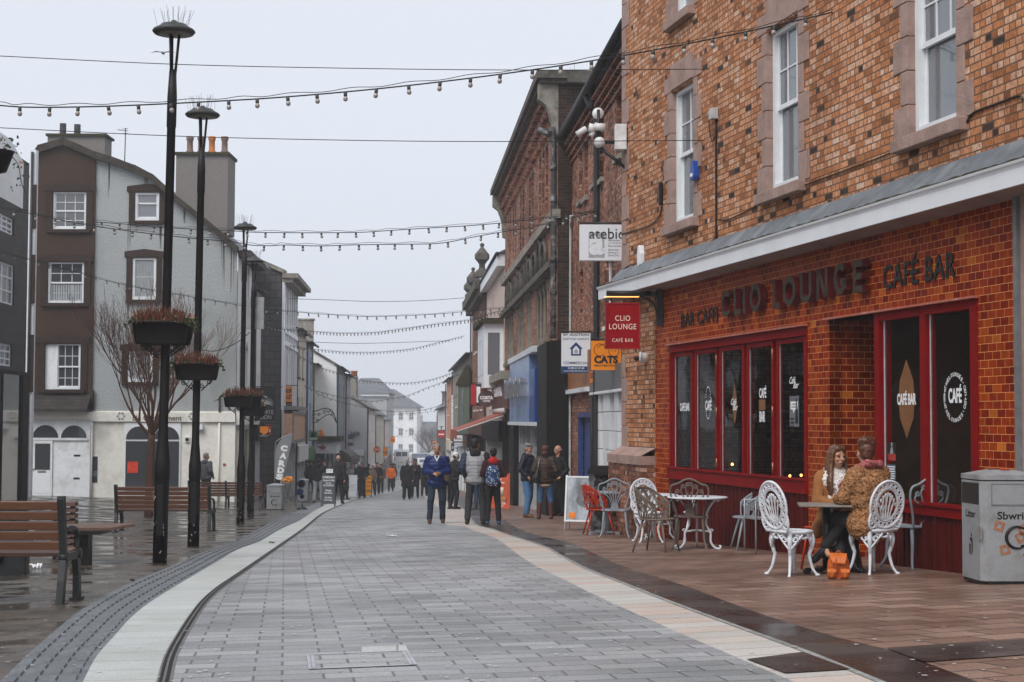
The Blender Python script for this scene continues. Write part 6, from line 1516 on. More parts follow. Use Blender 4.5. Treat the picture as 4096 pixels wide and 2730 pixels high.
festoon('upper of the two strings that meet at the downpipe above the recruitment sign', [(370, 888), (520, 899), (650, 910), (800, 919), (920, 924), (1020, 930), (1170, 932), (1320, 932), (1450, 930), (1560, 923), (1700, 914), (1900, 902), (2060, 887), (2200, 870), (2390, 846)], 33, 34, spacing=.37, seed=3)
festoon('middle string sagging from the left edge to the tall brick block', [(-60, 990), (0, 1008), (172, 1054), (333, 1097), (436, 1126), (585, 1158), (735, 1183), (918, 1215), (1049, 1237), (1175, 1248), (1300, 1258), (1460, 1267), (1560, 1266), (1750, 1257), (1950, 1238), (2060, 1228), (2110, 1218)], 46, 56, spacing=.36, seed=4)
festoon('string from the slate hung gable to the stone sill of the tall brick block', [(1041, 1296), (1118, 1315), (1180, 1322), (1250, 1327), (1340, 1333), (1405, 1334), (1500, 1331), (1560, 1324), (1750, 1297), (1888, 1279), (1955, 1257), (2030, 1238), (2108, 1218)], 71, 57, spacing=.24, seed=5)
festoon('thin string above the roofline of the distant white block, rising to the balcony', [(1041, 1350), (1133, 1376), (1195, 1390), (1256, 1398), (1347, 1407), (1424, 1411), (1500, 1410), (1560, 1406), (1656, 1395), (1750, 1372), (1858, 1345)], 72, 90, spacing=.33, seed=6)
festoon('string passing in front of the white gable and the hipped roof', [(1120, 1392), (1195, 1425), (1272, 1467), (1347, 1492), (1398, 1508), (1460, 1525), (1540, 1532), (1620, 1534), (1690, 1527), (1760, 1510), (1840, 1480), (1880, 1468)], 80, 95, spacing=.34, seed=7)
festoon('string above the cream shop fronts, ending at the green bay', [(1174, 1523), (1211, 1543), (1250, 1560), (1347, 1587), (1430, 1602), (1500, 1606), (1560, 1596), (1630, 1584), (1700, 1556), (1760, 1534), (1838, 1500)], 85, 92, spacing=.36, seed=8)
festoon('faint string beneath the distant white eaves', [(1261, 1574), (1347, 1605), (1460, 1632), (1550, 1646), (1620, 1648), (1700, 1640), (1760, 1622), (1835, 1580)], 92, 96, spacing=.4, seed=9)
festoon('lowest faint string across the windows of the distant white block', [(1400, 1640), (1500, 1660), (1600, 1658), (1700, 1650), (1760, 1640), (1800, 1626)], 120, 120, spacing=.5, seed=10, wire=False)
festoon('misty string in front of the distant white block', [(1560, 1700), (1620, 1722), (1680, 1724), (1750, 1712)], 190, 190, spacing=.8, scale=1.6, seed=11, wire=False)
def wire(label, pix, Z0, Z1, r=.006):
    x0, x1 = pix[0][0], pix[-1][0]; P = [at(x, y, Z0 + (Z1 - Z0) * (x - x0) / (x1 - x0)) for x, y in pix]
    mb = MB(); mb.tube([q - P[0] for q in bezier(P, 8)], r, 4); o = mb.obj('overhead_wire', m_cable); o.location = P[0]; tag(o, label, 'wire', 'bare wires across the street')
wire('topmost bare wire, crossing high above the street', [(-60, 222), (0, 225), (700, 258), (1400, 274), (2100, 281), (2890, 277)], 23, 23.4)
wire('second bare wire, level with the chimney pots', [(-60, 508), (0, 512), (700, 545), (1400, 562), (2000, 567), (2870, 562)], 24, 23.6)
wire('thin wire halfway up, right of the slate hung gable', [(1130, 1195), (1300, 1200), (1500, 1207), (1700, 1203), (1858, 1192)], 75, 80, .012)
wire('thin wire below the pale blue roof line', [(1130, 1365), (1400, 1374), (1560, 1372), (1700, 1367), (1800, 1364)], 80, 88, .012)
wire('slack cable hung between the third lamp post and the second', [(800, 1400), (860, 1405), (920, 1385), (961, 1362), (1000, 1330)], 36, 43, .012)
# red bulbs trough plant at the very left edge
t = thing('hanging_basket', 'corner of a hanging basket with orange flowers at the left edge', 'planter', at(-20, 610, 14), 0); rg = random.Random(2)
mb = MB(); mb.lathe([(.001, -.2), (.1, -.17), (.16, 0), (.17, .01)], 16); mb.obj('basket', m_trough, t)
mb = MB(); mb2 = MB()
for k in range(110):
    a = rg.uniform(0, 6.3); r = rg.uniform(.02, .26) if k < 90 else rg.uniform(.2, .4); z = rg.uniform(-.02, .14) if k < 90 else rg.uniform(-.35, -.05); s = rg.uniform(.01, .022)
    if k >= 90: a = rg.uniform(-.4, .2); r = rg.uniform(.14, .3)
    q = Euler((rg.uniform(0, 6), rg.uniform(0, 6), 0)).to_matrix().to_4x4()
    (mb if k % 4 else mb2).add([(-s, 0, 0), (0, -s * .7, 0), (s, 0, 0), (0, s * .7, .2 * s)], [(0, 1, 2, 3)], X=Matrix.Translation((r * math.cos(a), r * math.sin(a) * .5, z)) @ q)
mb.tube(bezier([(.1, 0, 0), (.2, 0, -.1), (.24, 0, -.28), (.28, 0, -.36)], 5), .004, 4)
mb.obj('leaves', m_leaf, t); mb2.obj('petals', m_heath2, t)
# gull
g = thing('gull', 'small gull gliding left of the nearest lamp head', 'bird', at(652, 213, 60), 0)
mb = MB(); mb.ball((0, 0, 0), (.06, .2, .05), 8, 6); mb.add([(0, -.05, .02), (-.25, -.03, .07), (-.5, .03, .01), (-.25, .06, .05), (0, .08, .02), (.25, -.03, .07), (.5, .03, .01), (.25, .06, .05)], [(0, 1, 3, 4), (1, 2, 3), (0, 4, 7, 5), (5, 7, 6)]); mb.obj('body', M('gull_grey', (.3, .31, .33)), g)
# ================================================================ CAFE FURNITURE
m_castw = M('white_cast_metal', (.66, .69, .74), rough=.45, var=.12, vscale=9, bump=.3, bscale=60, stain=(.40, .38, .34), sstain=7)
m_castg = M('grey_cast_metal', (.25, .28, .31), rough=.45, var=.12, vscale=9)
m_castb = M('brown_cast_metal', (.15, .11, .09), rough=.45, var=.15, vscale=9); m_castr = M('red_cast_metal', (.42, .035, .012), rough=.4, var=.12)
m_alu = M('pale_tube_metal', (.33, .34, .35), rough=.4, metal=.3)
def ornate(label, loc, rz):
    t = thing('garden_chair', label, 'chair', loc, rz, 'white ornate cast metal chairs'); m = m_castw
    S = .445; mb = MB(); mb.lathe([(.001, S - .025), (.19, S - .03), (.215, S - .012), (.215, S + .004), (.19, S + .010), (.18, S + .002), (.001, S + .003)], 28, X=Matrix.Diagonal((1, .95, 1, 1))); mb.obj('seat', m, t)
    # back: pierced oval leaning a little
    BX = T(0, .19, S, rx=R(-10)); mb = MB(X=BX); cz, rx, rz_ = .26, .205, .235
    def ell(a, b, r, n=40, a0=0, a1=360, flat=.6): mb.tube([(a * math.cos(R(a0 + (a1 - a0) * i / n)), 0, cz + b * math.sin(R(a0 + (a1 - a0) * i / n))) for i in range(n + (0 if a1 - a0 >= 360 else 1))], r, 7, closed=a1 - a0 >= 360)
    ell(rx, rz_, .014); ell(rx * .67, rz_ * .70, .008); ell(rx * .60, rz_ * .64, .005)
    for k in range(20):
        a = 2 * pi * k / 20
        if -.8 < math.sin(a) or 1:
            c = (rx * .835 * math.cos(a), cz + rz_ * .85 * math.sin(a)); mb.tube([(c[0] + .021 * math.cos(q), 0, c[1] + .021 * math.sin(q)) for q in [2 * pi * i / 9 for i in range(9)]], .007, 5, closed=True)
            a2 = a + pi / 20; mb.tube([(rx * .69 * math.cos(a2), 0, cz + rz_ * .72 * math.sin(a2)), (rx * .98 * math.cos(a2), 0, cz + rz_ * .97 * math.sin(a2))], .004, 4)
    rg = random.Random(1)
    for k in range(9):      # stems and flower heads
        x0 = (k - 4) * .012; x1 = (k - 4) * .027; zt_ = cz + .135 * math.cos((k - 4) * .33); mb.tube(bezier([(x0, 0, cz - .14), ((x0 + x1) / 2 + .01 * (-1) ** k, 0, cz - .02), (x1, 0, zt_ - .02)], 5), .006, 5)
        mb.ball((x1, 0, zt_ - .035), (.016, .005, .022), 8, 5)
        if k % 2: mb.ball((x1 * .8, 0, cz - .03), (.012, .004, .028), 8, 5)
    for s in (-1, 1):
        mb.tube(spiral((s * .15, .065), .05, .012, R(60) if s > 0 else R(120), -1.25 * s, 18), .012, 6); mb.tube(spiral((s * .09, .035), .032, .01, R(90), 1.2 * s, 12), .009, 5)
        mb.tube(bezier([(s * .19, 0, .17), (s * .2, 0, .09), (s * .17, 0, .02), (s * .1, 0, 0)], 5), .013, 6)
    mb.tube([(-.16, 0, .0), (.16, 0, .0)], .016, 6); mb.obj('backrest', m, t)
    for k in range(4):
        a = pi / 4 + k * pi / 2; X = T(rz=a); mb = MB(X=X)
        mb.tube(bezier([(.185, 0, S - .02), (.205, 0, S - .10), (.18, 0, S - .2), (.17, 0, .2), (.20, 0, .08), (.245, 0, .012)], 5), [.026 - .014 * i / 25 for i in range(26)], 8)
        mb.ball((.25, 0, .014), (.026, .018, .015), 8, 6)
        for s in (-1, 1): mb.tube([(.19 + y * 0, s * x, z) for x, _, z in spiral((.055, S - .075), .034, .012, R(150), 1.2, 12)], .010, 5); mb.tube(bezier([(.20, s * .01, S - .17), (.19, s * .05, S - .12), (.165, s * .12, S - .03)], 4), .011, 5)
        mb.obj('leg', m, t)
    mb = MB()
    for k in range(4):
        a = k * pi / 2; mb.tube([(.19 * math.cos(a + q), .19 * math.sin(a + q), S - .05 - .018 * math.cos(q * 6)) for q in [(-.5 + i / 8) for i in range(9)]], .012, 5)
    mb.obj('apron', m, t); return t
y = 0
def fanchair(label, loc, rz, m, arms=True, group='cast metal chairs with fanned scroll backs'):
    t = thing('fan_back_chair', label, 'chair', loc, rz, group); S = .44
    mb = MB(); mb.slab([(-.21, -.2), (.21, -.2), (.235, .0), (.2, .2), (-.2, .2), (-.235, 0)], S - .012, S + .012); mb.obj('seat', m, t, bevel=.006)
    mb = MB(X=T(0, .19, S, rx=R(-9))); r = .011
    out = bezier([(-.17, 0, 0), (-.20, 0, .14), (-.255, 0, .32), (-.24, 0, .42), (-.15, 0, .455), (-.07, 0, .50), (0, 0, .52), (.07, 0, .50), (.15, 0, .455), (.24, 0, .42), (.255, 0, .32), (.20, 0, .14), (.17, 0, 0)], 4); mb.tube(out, r * 1.15, 7)
    mb.prism([(-.075, 0), (.075, 0), (.05, .11), (.0, .13), (-.05, .11)], -.012, .012)
    for x1, z1, s in ((-.175, .335, 1), (-.10, .40, 1), (-.035, .43, 1), (.035, .43, -1), (.10, .40, -1), (.175, .335, -1)):
        mb.tube(bezier([(x1 * .25, 0, .1), (x1 * .55, 0, .22), (x1 * 1.0 + s * -.012, 0, z1 - .05), (x1, 0, z1 + .01)], 4), r * .85, 6); mb.tube(spiral((x1 + s * .018, z1 + .012), .03, .010, pi if s > 0 else 0, -1.2 * s, 12), r * .75, 5)
    for x1 in (-.02, .02): mb.tube([(x1 * .6, 0, .1), (x1, 0, .34)], r * .8, 5)
    mb.obj('backrest', m, t)
    for sx in (-1, 1):
        for sy in (-1, 1): mb = MB(); mb.tube(bezier([(sx * .17, sy * .165, S - .01), (sx * .185, sy * .19, S * .6), (sx * .20, sy * .20, S * .25), (sx * .24, sy * .25, 0)], 4), [.022 - .009 * i / 12 for i in range(13)], 7); mb.obj('leg', m, t)
        if arms: mb = MB(); mb.tube(bezier([(sx * .2, -.14, S), (sx * .25, -.15, S + .08), (sx * .26, -.14, S + .18), (sx * .25, -.17, S + .20), (sx * .25, .0, S + .205), (sx * .22, .2, S + .19)], 4), .013, 6); mb.obj('armrest', m, t)
    return t
def webchair(label, loc, rz, m, seed, group='tub chairs pierced like tangled branches'):
    t = thing('branch_pattern_chair', label, 'chair', loc, rz, group); S = .43; rg = random.Random(seed)
    def sf(u, v):     # u -1..1 round the back, v 0..1 upwards
        a = u * R(118); h = (.40 if abs(u) < .42 else .40 - (abs(u) - .42) * .36) * v; r = .205 + .055 * v ** .6
        return Vector((r * math.sin(a) * 1.08, r * math.cos(a) * .98 - .0, S + h * 1.0)) + Vector((0, .03 * v, 0))
    mb = MB()
    for k in range(15):
        stack = [(-.95 + 1.9 * (k + .5) / 15, 0, rg.uniform(-.12, .12), 0, .011)]
        while stack:
            u, v, du, lv, r = stack.pop(); st = rg.uniform(.22, .34); u2 = max(-1, min(1, u + du)); v2 = min(1, v + st); mb.tube([sf(u, v), sf((u + u2) / 2, (v + v2) / 2), sf(u2, v2)], [r, r * .9, r * .85], 5)
            if v2 < 1:
                stack.append((u2, v2, rg.uniform(.04, .20), lv + 1, r * .86)); stack.append((u2, v2, -rg.uniform(.04, .20), lv + 1, r * .86))
    mb.tube([sf(-1 + 2 * i / 26, 1) for i in range(27)], .012, 7); mb.tube([sf(-1, i / 5) for i in range(6)], .011, 6); mb.tube([sf(1, i / 5) for i in range(6)], .011, 6); mb.obj('backrest', m, t)
    mb = MB(); ring = [(.215 * math.cos(q) * 1.08, .205 * math.sin(q) - .03 * (math.sin(q) < 0), S) for q in [2 * pi * i / 24 for i in range(24)]]; mb.tube(ring, .013, 6, closed=True)
    for k in range(16):
        a, b = rg.sample(range(24), 2)
        mb.tube([ring[a], ring[b]], .009, 4)
    mb.obj('seat', m, t)
    for sx in (-1, 1):
        for sy in (-1, 1): mb = MB(); mb.tube([(sx * .13, sy * .13, S), (sx * .235, sy * .235, 0)], [.017, .012], 7); mb.obj('leg', m, t)
    return t
def roundtable(label, loc, rz, r, H, m):
    t = thing('round_table', label, 'table', loc, rz, 'white round tables on curled iron legs'); mb = MB(); mb.lathe([(.001, H - .02), (r * .97, H - .022), (r, H - .015), (r, H), (r * .98, H + .004), (.001, H + .004)], 40); mb.obj('tabletop', m, t)
    for k in range(3):
        a = k * 2 * pi / 3 - .6; mb = MB(X=T(rz=a)); mb.tube(bezier([(.30, 0, H - .05), (.33, 0, H - .035), (.31, 0, H - .02), (.24, 0, H - .06), (.15, 0, H * .72), (.13, 0, H * .5), (.17, 0, H * .38), (.20, 0, H * .3), (.20, 0, H * .15), (.26, 0, .03), (.33, 0, .015), (.35, 0, .045), (.33, 0, .055)], 4), .016, 7)
        mb.ball((.145, 0, H * .62), (.022, .022, .03), 8, 6); mb.tube([(.19, 0, H * .34), (0, 0, H * .36)], .014, 6); mb.tube(spiral((.21, H * .36), .025, .01, 0, 1, 8), .009, 5); mb.obj('leg', m, t)
    return t
def sqtable(label, loc, rz, w, H, m, m2, b=.33):
    t = thing('square_table', label, 'table', loc, rz); mb = MB(); mb.box(-w / 2, w / 2, -w / 2, w / 2, H - .022, H); mb.obj('tabletop', m, t, bevel=.006)
    mb = MB(); mb.tube([(0, 0, .05), (0, 0, H - .02)], .04, 10); 
    for a in (0, pi / 2): mb.box(-b, b, -.03, .03, .03, .055, X=T(rz=a + .3)); mb.box(-b - .02, .04 - b, -.035, .035, 0, .04, X=T(rz=a + .3)); mb.box(b - .04, b + .02, -.035, .035, 0, .04, X=T(rz=a + .3))
    mb.obj('pedestal', m2, t); return t
def gp(px, py, dz=0): p = gnd(px, py); p.z += dz; return p
cA = gp(3172, 2305); cA.y += .05
ornate('white ornate chair with an oval pierced back standing empty left of the seated women', cA, R(119))
cB = gp(3488, 2296)
ornate('white ornate chair carrying the woman in the leopard coat', cB, R(207))
ornate('farthest white ornate chair, behind the brown branch pattern chair', gp(2592, 2170), R(12))
fanchair('pale grey fan back chair between the women and the litter bin', gp(3655, 2272), R(208), m_castg, arms=False)
fanchair('grey fan back armchair at the grey square table', gp(2462, 2150), R(172), m_castg)
fanchair('brown fan back armchair behind the nearest white round table', gp(2765, 2196), R(168), m_castb)
webchair('brown branch pattern chair left of the nearest white round table', gp(2625, 2208), R(62), m_castb, 4)
webchair('pale grey branch pattern chair facing left under the folding windows', gp(3005, 2200), R(-88), m_castg, 6)
webchair('white branch pattern chair half hidden behind the brown fan back chair', gp(2800, 2165), R(-100), m_castw, 7)
webchair('red branch pattern chair beside the cat picture board', gp(2395, 2140), R(95), m_castr, 8)
webchair('red branch pattern chair behind the grey fan back armchair', gp(2486, 2128), R(-60), m_castr, 9)
# slatted metal armchair
t = thing('slatted_armchair', 'taupe metal armchair with square arms left of the empty white ornate chair', 'chair', gp(3062, 2210), R(-82))
mb = MB(); 
for k in range(9): mb.box(-.23, .23, -.22 + k * .05, -.22 + k * .05 + .03, .43, .445)
mb.obj('seat', m_alu, t); mb = MB(X=T(0, .22, .44, rx=R(-12)))
for k in range(8): mb.box(-.22, .22, -.008, .008, .08 + k * .048, .11 + k * .048)
for s in (-.23, .23): mb.tube([(s, 0, 0), (s, 0, .47)], .013, 6)
mb.obj('backrest', m_alu, t)
for s in (-.25, .25):
    mb = MB(); mb.tube([(s, -.2, 0), (s, -.2, .66), (s, .24, .67)], .013, 6); mb.obj('armrest', m_alu, t); mb = MB(); mb.tube([(s, .2, .44), (s, .28, 0)], .013, 6); mb.obj('leg', m_alu, t)
roundtable('nearest white round table with curled legs, in front of the brown fan back chair', gp(2790, 2196), 0, .41, .70, m_castw)
roundtable('white round table partly hidden behind the brown branch pattern chair', gp(2628, 2160), .5, .37, .70, m_castw)
sqtable('grey square table beside the grey fan back armchair', gp(2430, 2138), R(12), .72, .72, m_castg, m_castg)
# red chair under the woman in the white scarf, and their table
pW = at(3325, 2100, 16.95); pW.z = zg(pW.x, pW.y)
t = thing('red_chair', 'red metal chair under the woman in the white scarf', 'chair', pW, R(35)); mb = MB(); mb.slab([(-.2, -.2), (.2, -.2), (.2, .2), (-.2, .2)], .425, .45); mb.obj('seat', m_castr, t, bevel=.01)
for sx in (-1, 1):
    for sy in (-1, 1): mb = MB(); mb.tube([(sx * .17, sy * .17, .43), (sx * .22, sy * .22, 0)], .014, 7); mb.obj('leg', m_castr, t)
pT = at(3325, 2100, 16.45); pT.z = zg(pT.x, pT.y)
sqtable('small grey square table between the two seated women', (pT.x - .06, pT.y - .05, pT.z), R(-8), .56, .70, M('table_grey', (.22, .20, .18), rough=.4), m_black, .22)
tt_ = Vector((pT.x + .05, pT.y - .15, pT.z + .70))
g = thing('drinking_glass', 'tall glass with a straw on the small grey table', 'glass', tt_, 0); mb = MB(); mb.lathe([(.026, 0), (.028, .005), (.036, .13), (.034, .13), (.026, .012), (.001, .012)], 18); mb.obj('tumbler', glassmat('clear_glass', (.55, .6, .62), .35), g)
mb = MB(); mb.tube([(.01, 0, .01), (-.03, 0, .22)], .004, 6); mb.obj('straw', m_lett, g)
# backpack -------------------------------------------------------------------
bp = gp(3354, 2316); t = thing('backpack', 'small orange leather backpack standing on the paving beneath the table', 'bag', bp, R(-8))
m_lea = M('orange_leather', (.44, .085, .012), rough=.5, var=.35, vscale=10, bump=.5, bscale=30); m_lead_ = M('orange_leather_flap', (.50, .12, .02), rough=.42, var=.25, vscale=12, bump=.4, bscale=30)
mb = MB(); mb.lathe([(.001, 0), (.9, .0), (1, .02), (1.04, .08), (.95, .17), (.78, .215), (.70, .225), (.001, .21)], 24, X=Matrix.Diagonal((.105, .07, 1, 1))); mb.obj('bag_body', m_lea, t)
mb = MB(); mb.add([(-.075, .05, .235), (.07, .05, .23), (.08, -.02, .245), (-.085, -.02, .25), (.07, -.085, .20), (-.08, -.085, .212), (.055, -.095, .155), (-.06, -.095, .165)], [(0, 3, 2, 1), (3, 5, 4, 2), (5, 7, 6, 4)], True); mb.tube([(-.062, -.096, .163), (.056, -.096, .153)], .006, 5); mb.obj('flap', m_lead_, t)
for x in (-.068, .058):
    mb = MB(); mb.ball((x, -.075, .055), (.042, .03, .05), 12, 8); mb.add([(x - .045, -.085, .1), (x + .045, -.085, .1), (x + .04, -.112, .075), (x, -.115, .055), (x - .04, -.112, .075)], [(0, 4, 3, 2, 1)]); mb.box(x - .008, x + .008, -.118, -.108, .03, .085); mb.obj('pocket', m_lead_, t)
mb = MB(); mb.tube(bezier([(-.03, -.096, .2), (-.03, -.102, .14), (-.02, -.1, .11)], 4), .008, 5); mb.tube(bezier([(-.02, .03, .235), (-.0, .04, .265), (.03, .03, .235)], 4), .006, 5); mb.tube([(.0, -.09, .16), (-.01, -.085, .06)], .005, 4); mb.obj('strap', m_lea, t)
# litter bins -----------------------------------------------------------------
m_bin = M('bin_grey_paint', (.265, .275, .285), rough=.45, var=.12, vscale=7, bump=.2, bscale=90, stain=(.16, .15, .135), sstain=3.2, spec=.5)
def litterbin(label, loc, rz, w, H, big=False, w2=None):
    t = thing('litter_bin', label, 'litter bin', loc, rz); h = w / 2; c = .05 * w / .55; P = [(-h + c, -h), (h - c, -h), (h, -h + c), (h, h - c), (h - c, h), (-h + c, h), (-h, h - c), (-h, -h + c)]
    mb = MB(); mb.slab(P, .03, H - .10); mb.obj('body', m_bin, t, bevel=.004)
    mb = MB(); Q = [(x * .97, y * .97) for x, y in P]; mb.slab(Q, 0, .03); mb.obj('plinth', m_black, t)
    mb = MB(); Q = [(x * 1.02, y * 1.02) for x, y in P]; n = 8; mb.slab(Q, H - .09, H - .045)
    mb.add([(x, y, H - .045) for x, y in Q] + [(x * .3, y * .3, H) for x, y in Q], [(i, (i + 1) % n, n + (i + 1) % n, n + i) for i in range(n)] + [tuple(range(n, 2 * n))]); mb.obj('lid', m_bin, t, bevel=.004)
    mb = MB(); mb.box(-h - .003, -h + .0, -h + .12 * w, h - .12 * w, H - .31, H - .12); mb.obj('opening', m_black, t)
    mb = MB(); frame(mb, -h + .09, h - .06, H - .31, H - .12, .006, -h - .004, -h + .0); mb.box(-h + .09, h - .06, -h - .006, -h, H - .315, H - .308); mb.obj('flap', M('bin_grey_dark', (.17, .175, .18)), t)
    mb = MB(); text_mb(mb, 'Sbwriel', .0 if not big else .02, H - .405, w * (.56 if big else .6), w * .125, y=-h, bold=.02); mb.obj('lettering', m_black, t)
    # curled emblem like a hooked G
    mb = MB(); cx, cz, r = (.045 if big else 0), H - .60, .095 * w / .55
    arc = [(cx + r * 1.05 * math.cos(a), -h - .002, cz + r * math.sin(a)) for a in [R(52 + 250 * i / 20) for i in range(21)]]; rr = [.006 + .010 * math.sin(pi * i / 20) for i in range(21)]
    mb.tube(arc, rr, 6); mb.tube([(cx + r * .2, -h - .002, cz + r * .84), (cx + r * 1.15, -h - .002, cz + r * .98)], .006, 4); mb.tube(bezier([(cx + r * .3, -h - .002, cz - r * .82), (cx + r * .85, -h - .002, cz - r * .72), (cx + r * .85, -h - .002, cz - r * 1.2), (cx + r * .5, -h - .002, cz - r * 1.65)], 5), [.010] * 10 + [.008, .006, .005, .004, .003, .002], 5); mb.obj('emblem', m_black, t)
    if big:
        X = Matrix(((0, 1, 0, -h), (-1, 0, 0, 0), (0, 0, 1, 0), (0, 0, 0, 1)))
        mb = MB(X=X); text_mb(mb, 'Litter', .0, H - .40, w * .44, w * .12, y=0, bold=.02); mb.obj('lettering', m_black, t)
        mb = MB(X=X); mb.ball((.02, -.002, H - .595), (.014, .002, .014), 8, 6); mb.prism([(-.01, H - .615), (.04, H - .62), (.05, H - .70), (.035, H - .77), (.02, H - .77), (.025, H - .67), (-.02, H - .635)], -.003, 0); mb.prism([(-.04, H - .675), (.0, H - .675), (-.008, H - .77), (-.03, H - .77)], -.003, 0); mb.obj('tidy_man', m_black, t)
        mb = MB(X=X); mb.box(h - .06, h - .0, -.012, 0, H - .62, H - .50); mb.obj('hinge', m_steel, t)
        mb = MB(); rg = random.Random(3)
        for (x, z, rz2) in ((-.12, H - .50, .3), (.10, H - .53, -.5), (.075, H - .60, -.5), (-.07, H - .71, -.2)):
            frame(mb, -.05, .05, -.04, .04, .026, -h - .003, -h - .0005) if 0 else None
            for (a, b, c_, d) in ((-.045, .045, .018, .045), (-.045, .045, -.045, -.018), (-.045, -.018, -.018, .018), (.018, .045, -.018, .018)): mb.box(a, b, -h - .0015, -h - .0003, c_, d, X=T(x, 0, z, ry=rz2))
        mb.obj('rust_letters', M('rust_tape', (.30, .14, .085), rough=.9, var=.4, vscale=40), t)
        mb = MB()
        for k in range(9): mb.tube([(rg.uniform(-.1, .1), rg.uniform(-.15, .0), H - .0), (rg.uniform(-.1, .1) * .3, rg.uniform(-.12, -.05), H + .006)][:2], .004, 5)
        mb.obj('cigarette_ends', m_castr, t)
        mb = MB(); mb.lathe([(.001, .0025), (.9, .0015), (1, 0)], 20, X=T(0, -.02, H - .001) @ Matrix.Diagonal((.12, .09, 1, 1))); mb.obj('ash_stain', M('ash_stain', (.06, .055, .04), var=.7, vscale=30), t)
    return t
pb = gnd(3925, 2341); litterbin('big grey litter bin marked Litter and Sbwriel at the right edge', (pb.x + .27, pb.y + .30, pb.z), R(4), .56, 1.02, True)
pb = gp(1102, 2040); litterbin('grey litter bin marked Sbwriel with a curled emblem right of the farthest bench', pb, 0, .52, .85 * 1.0)
pb = at(1213, 2010, 66); pb.z = zg(pb.x, pb.y); litterbin('farther plain grey litter bin behind the round stacked sign', pb, 0, .42, .95)
t = thing('ash_bin', 'black metal bin with a pitched lid beside the stone plinth', 'bin', gp(2425, 2128), R(12)); t.location.y += .6; mb = MB(); mb.box(-.24, .24, -.2, .2, 0, 1.0); mb.obj('body', M('torn_black', (.02, .018, .018), rough=.4, stain=(.35, .36, .38), sstain=4), t, bevel=.01)
mb = MB(); mb.prism([(-.28, .99), (.28, .99), (.26, 1.03), (0, 1.15), (-.26, 1.03)], -.25, .25, X=T(rz=R(90))); mb.obj('lid', m_blk, t)
t = thing('paint_tub', 'small white and dark tub at the foot of the pale pipe', 'tub', at(2273, 2075, 36), 0); t.location.z = zg(t.location.x, 36); mb = MB(); mb.lathe([(.07, 0), (.085, .08), (.09, .085), (.09, .13), (.001, .135)], 14); mb.obj('tub', m_lett, t); mb = MB(); mb.lathe([(.078, .01), (.086, .06)], 14, X=Matrix.Diagonal((1.03, 1.03, 1, 1))); mb.obj('label', M('navy_label', (.02, .03, .07)), t)
# ================================================================ SIGNS ON THE PAVEMENT AND ON THE WALLS
def aboard(label, loc, rz, w, H, fm, lean=.12, cat='sign board', name='pavement_sign', legs=True):
    t = thing(name, label, cat, loc, rz); mb = MB()
    for s in (-1, 1):
        mb.tube([(s * (w / 2 - .015), -.2, 0), (s * (w / 2 - .015), -.02, H)], .016, 6); mb.tube([(s * (w / 2 - .015), .25, 0), (s * (w / 2 - .015), .0, H)], .013, 6)
    mb.obj('frame', fm, t); return t, T(0, -.205, 0, rx=-math.atan(.18 / H))
t, X = aboard('white framed pavement board with a grey picture of a cat', gp(2318, 2120), R(-14), .50, 1.0, m_white)
mb = MB(X=X); frame(mb, -.25, .25, .16, 1.0, .03, -.015, .01); mb.obj('panel_frame', m_white, t); mb = MB(X=X); mb.box(-.22, .22, -.005, .005, .19, .97); mb.obj('picture', M('cat_picture', (.33, .36, .40), var=.6, vscale=5, streak=3), t)
mb = MB(X=X); mb.prism([(-.02, .62), (.0, .88), (.07, .80), (.13, .90), (.19, .72), (.2, .5), (.12, .42), (.02, .46), (-.06, .54)], -.008, -.005); mb.obj('cat_head', M('cat_grey', (.15, .15, .16), var=.5, vscale=12), t)
mb = MB(X=X); mb.box(-.17, -.04, -.008, -.005, .22, .33); mb.obj('orange_square', MATS['shop_orange'], t)
# hanging signs near the cafe
def hang(label, pxa, pxb, pya, pyb, Z, th=.05, base=None, rim=None, group=None, name='projecting_sign'):
    a = at(pxa, pyb, Z); b = at(pxb, pya, Z); t = thing(name, label, 'sign', ((a.x + b.x) / 2, Z, (a.z + b.z) / 2), 0, group); w, h = b.x - a.x, b.z - a.z
    mb = MB(); mb.box(-w / 2, w / 2, -th / 2, th / 2, -h / 2, h / 2); mb.obj('board', base or m_lett, t); y = -th / 2
    mb = MB(); mb.tube([(-w / 2, 0, h / 2 + .04), (w / 2 + .25, 0, h / 2 + .04)], .018, 6); mb.obj('bracket', m_black, t)
    def tx(s, fx_, fz, fw, fh, mat, **k): m = MB(); text_mb(m, s, fx_ * w / 2, fz * h / 2, fw * w if fw else None, fh * h, y=y, **k); return m.obj('lettering', mat, t)
    def bx_(x0, x1, z0, z1, mat, nm='panel', d=.003): m = MB(); m.box(x0 * w / 2, x1 * w / 2, y - d, y, z0 * h / 2, z1 * h / 2); return m.obj(nm, mat, t)
    return t, w, h, tx, bx_, y
m_ink = M('ink_black', (.02, .02, .025)); m_navy = M('navy_ink', (.015, .05, .16)); m_lg = M('sign_pale_grey', (.36, .37, .40))
t, w, h, tx, bx_, y = hang('white box sign reading atebion with a large grey letter a', 2318, 2506, 902, 1044, 29.8, th=.18, base=M('sign_white', (.72, .74, .78), rough=.4, var=.03))
bx_(-.62, .05, -.85, .55, m_lg); tx('a', -.28, -.18, .33, .53, MATS['sign_white'], bold=.05); 
for ob in [o for o in COL.objects if o.parent == t and o.name.startswith('lettering')]: ob.location.y = -.004
o = tx('atebion', .32, .50, .92, .30, m_ink); o.location.y = -.005
for i, s in enumerate(('Permanent', 'and Temporary', 'Recruitment', 'Recriwtio', 'Parhaol a', 'Dros Dro')): tx(s, .22, .12 - .155 * i - (.06 if i > 2 else 0), None, .052, m_ink, align='L')
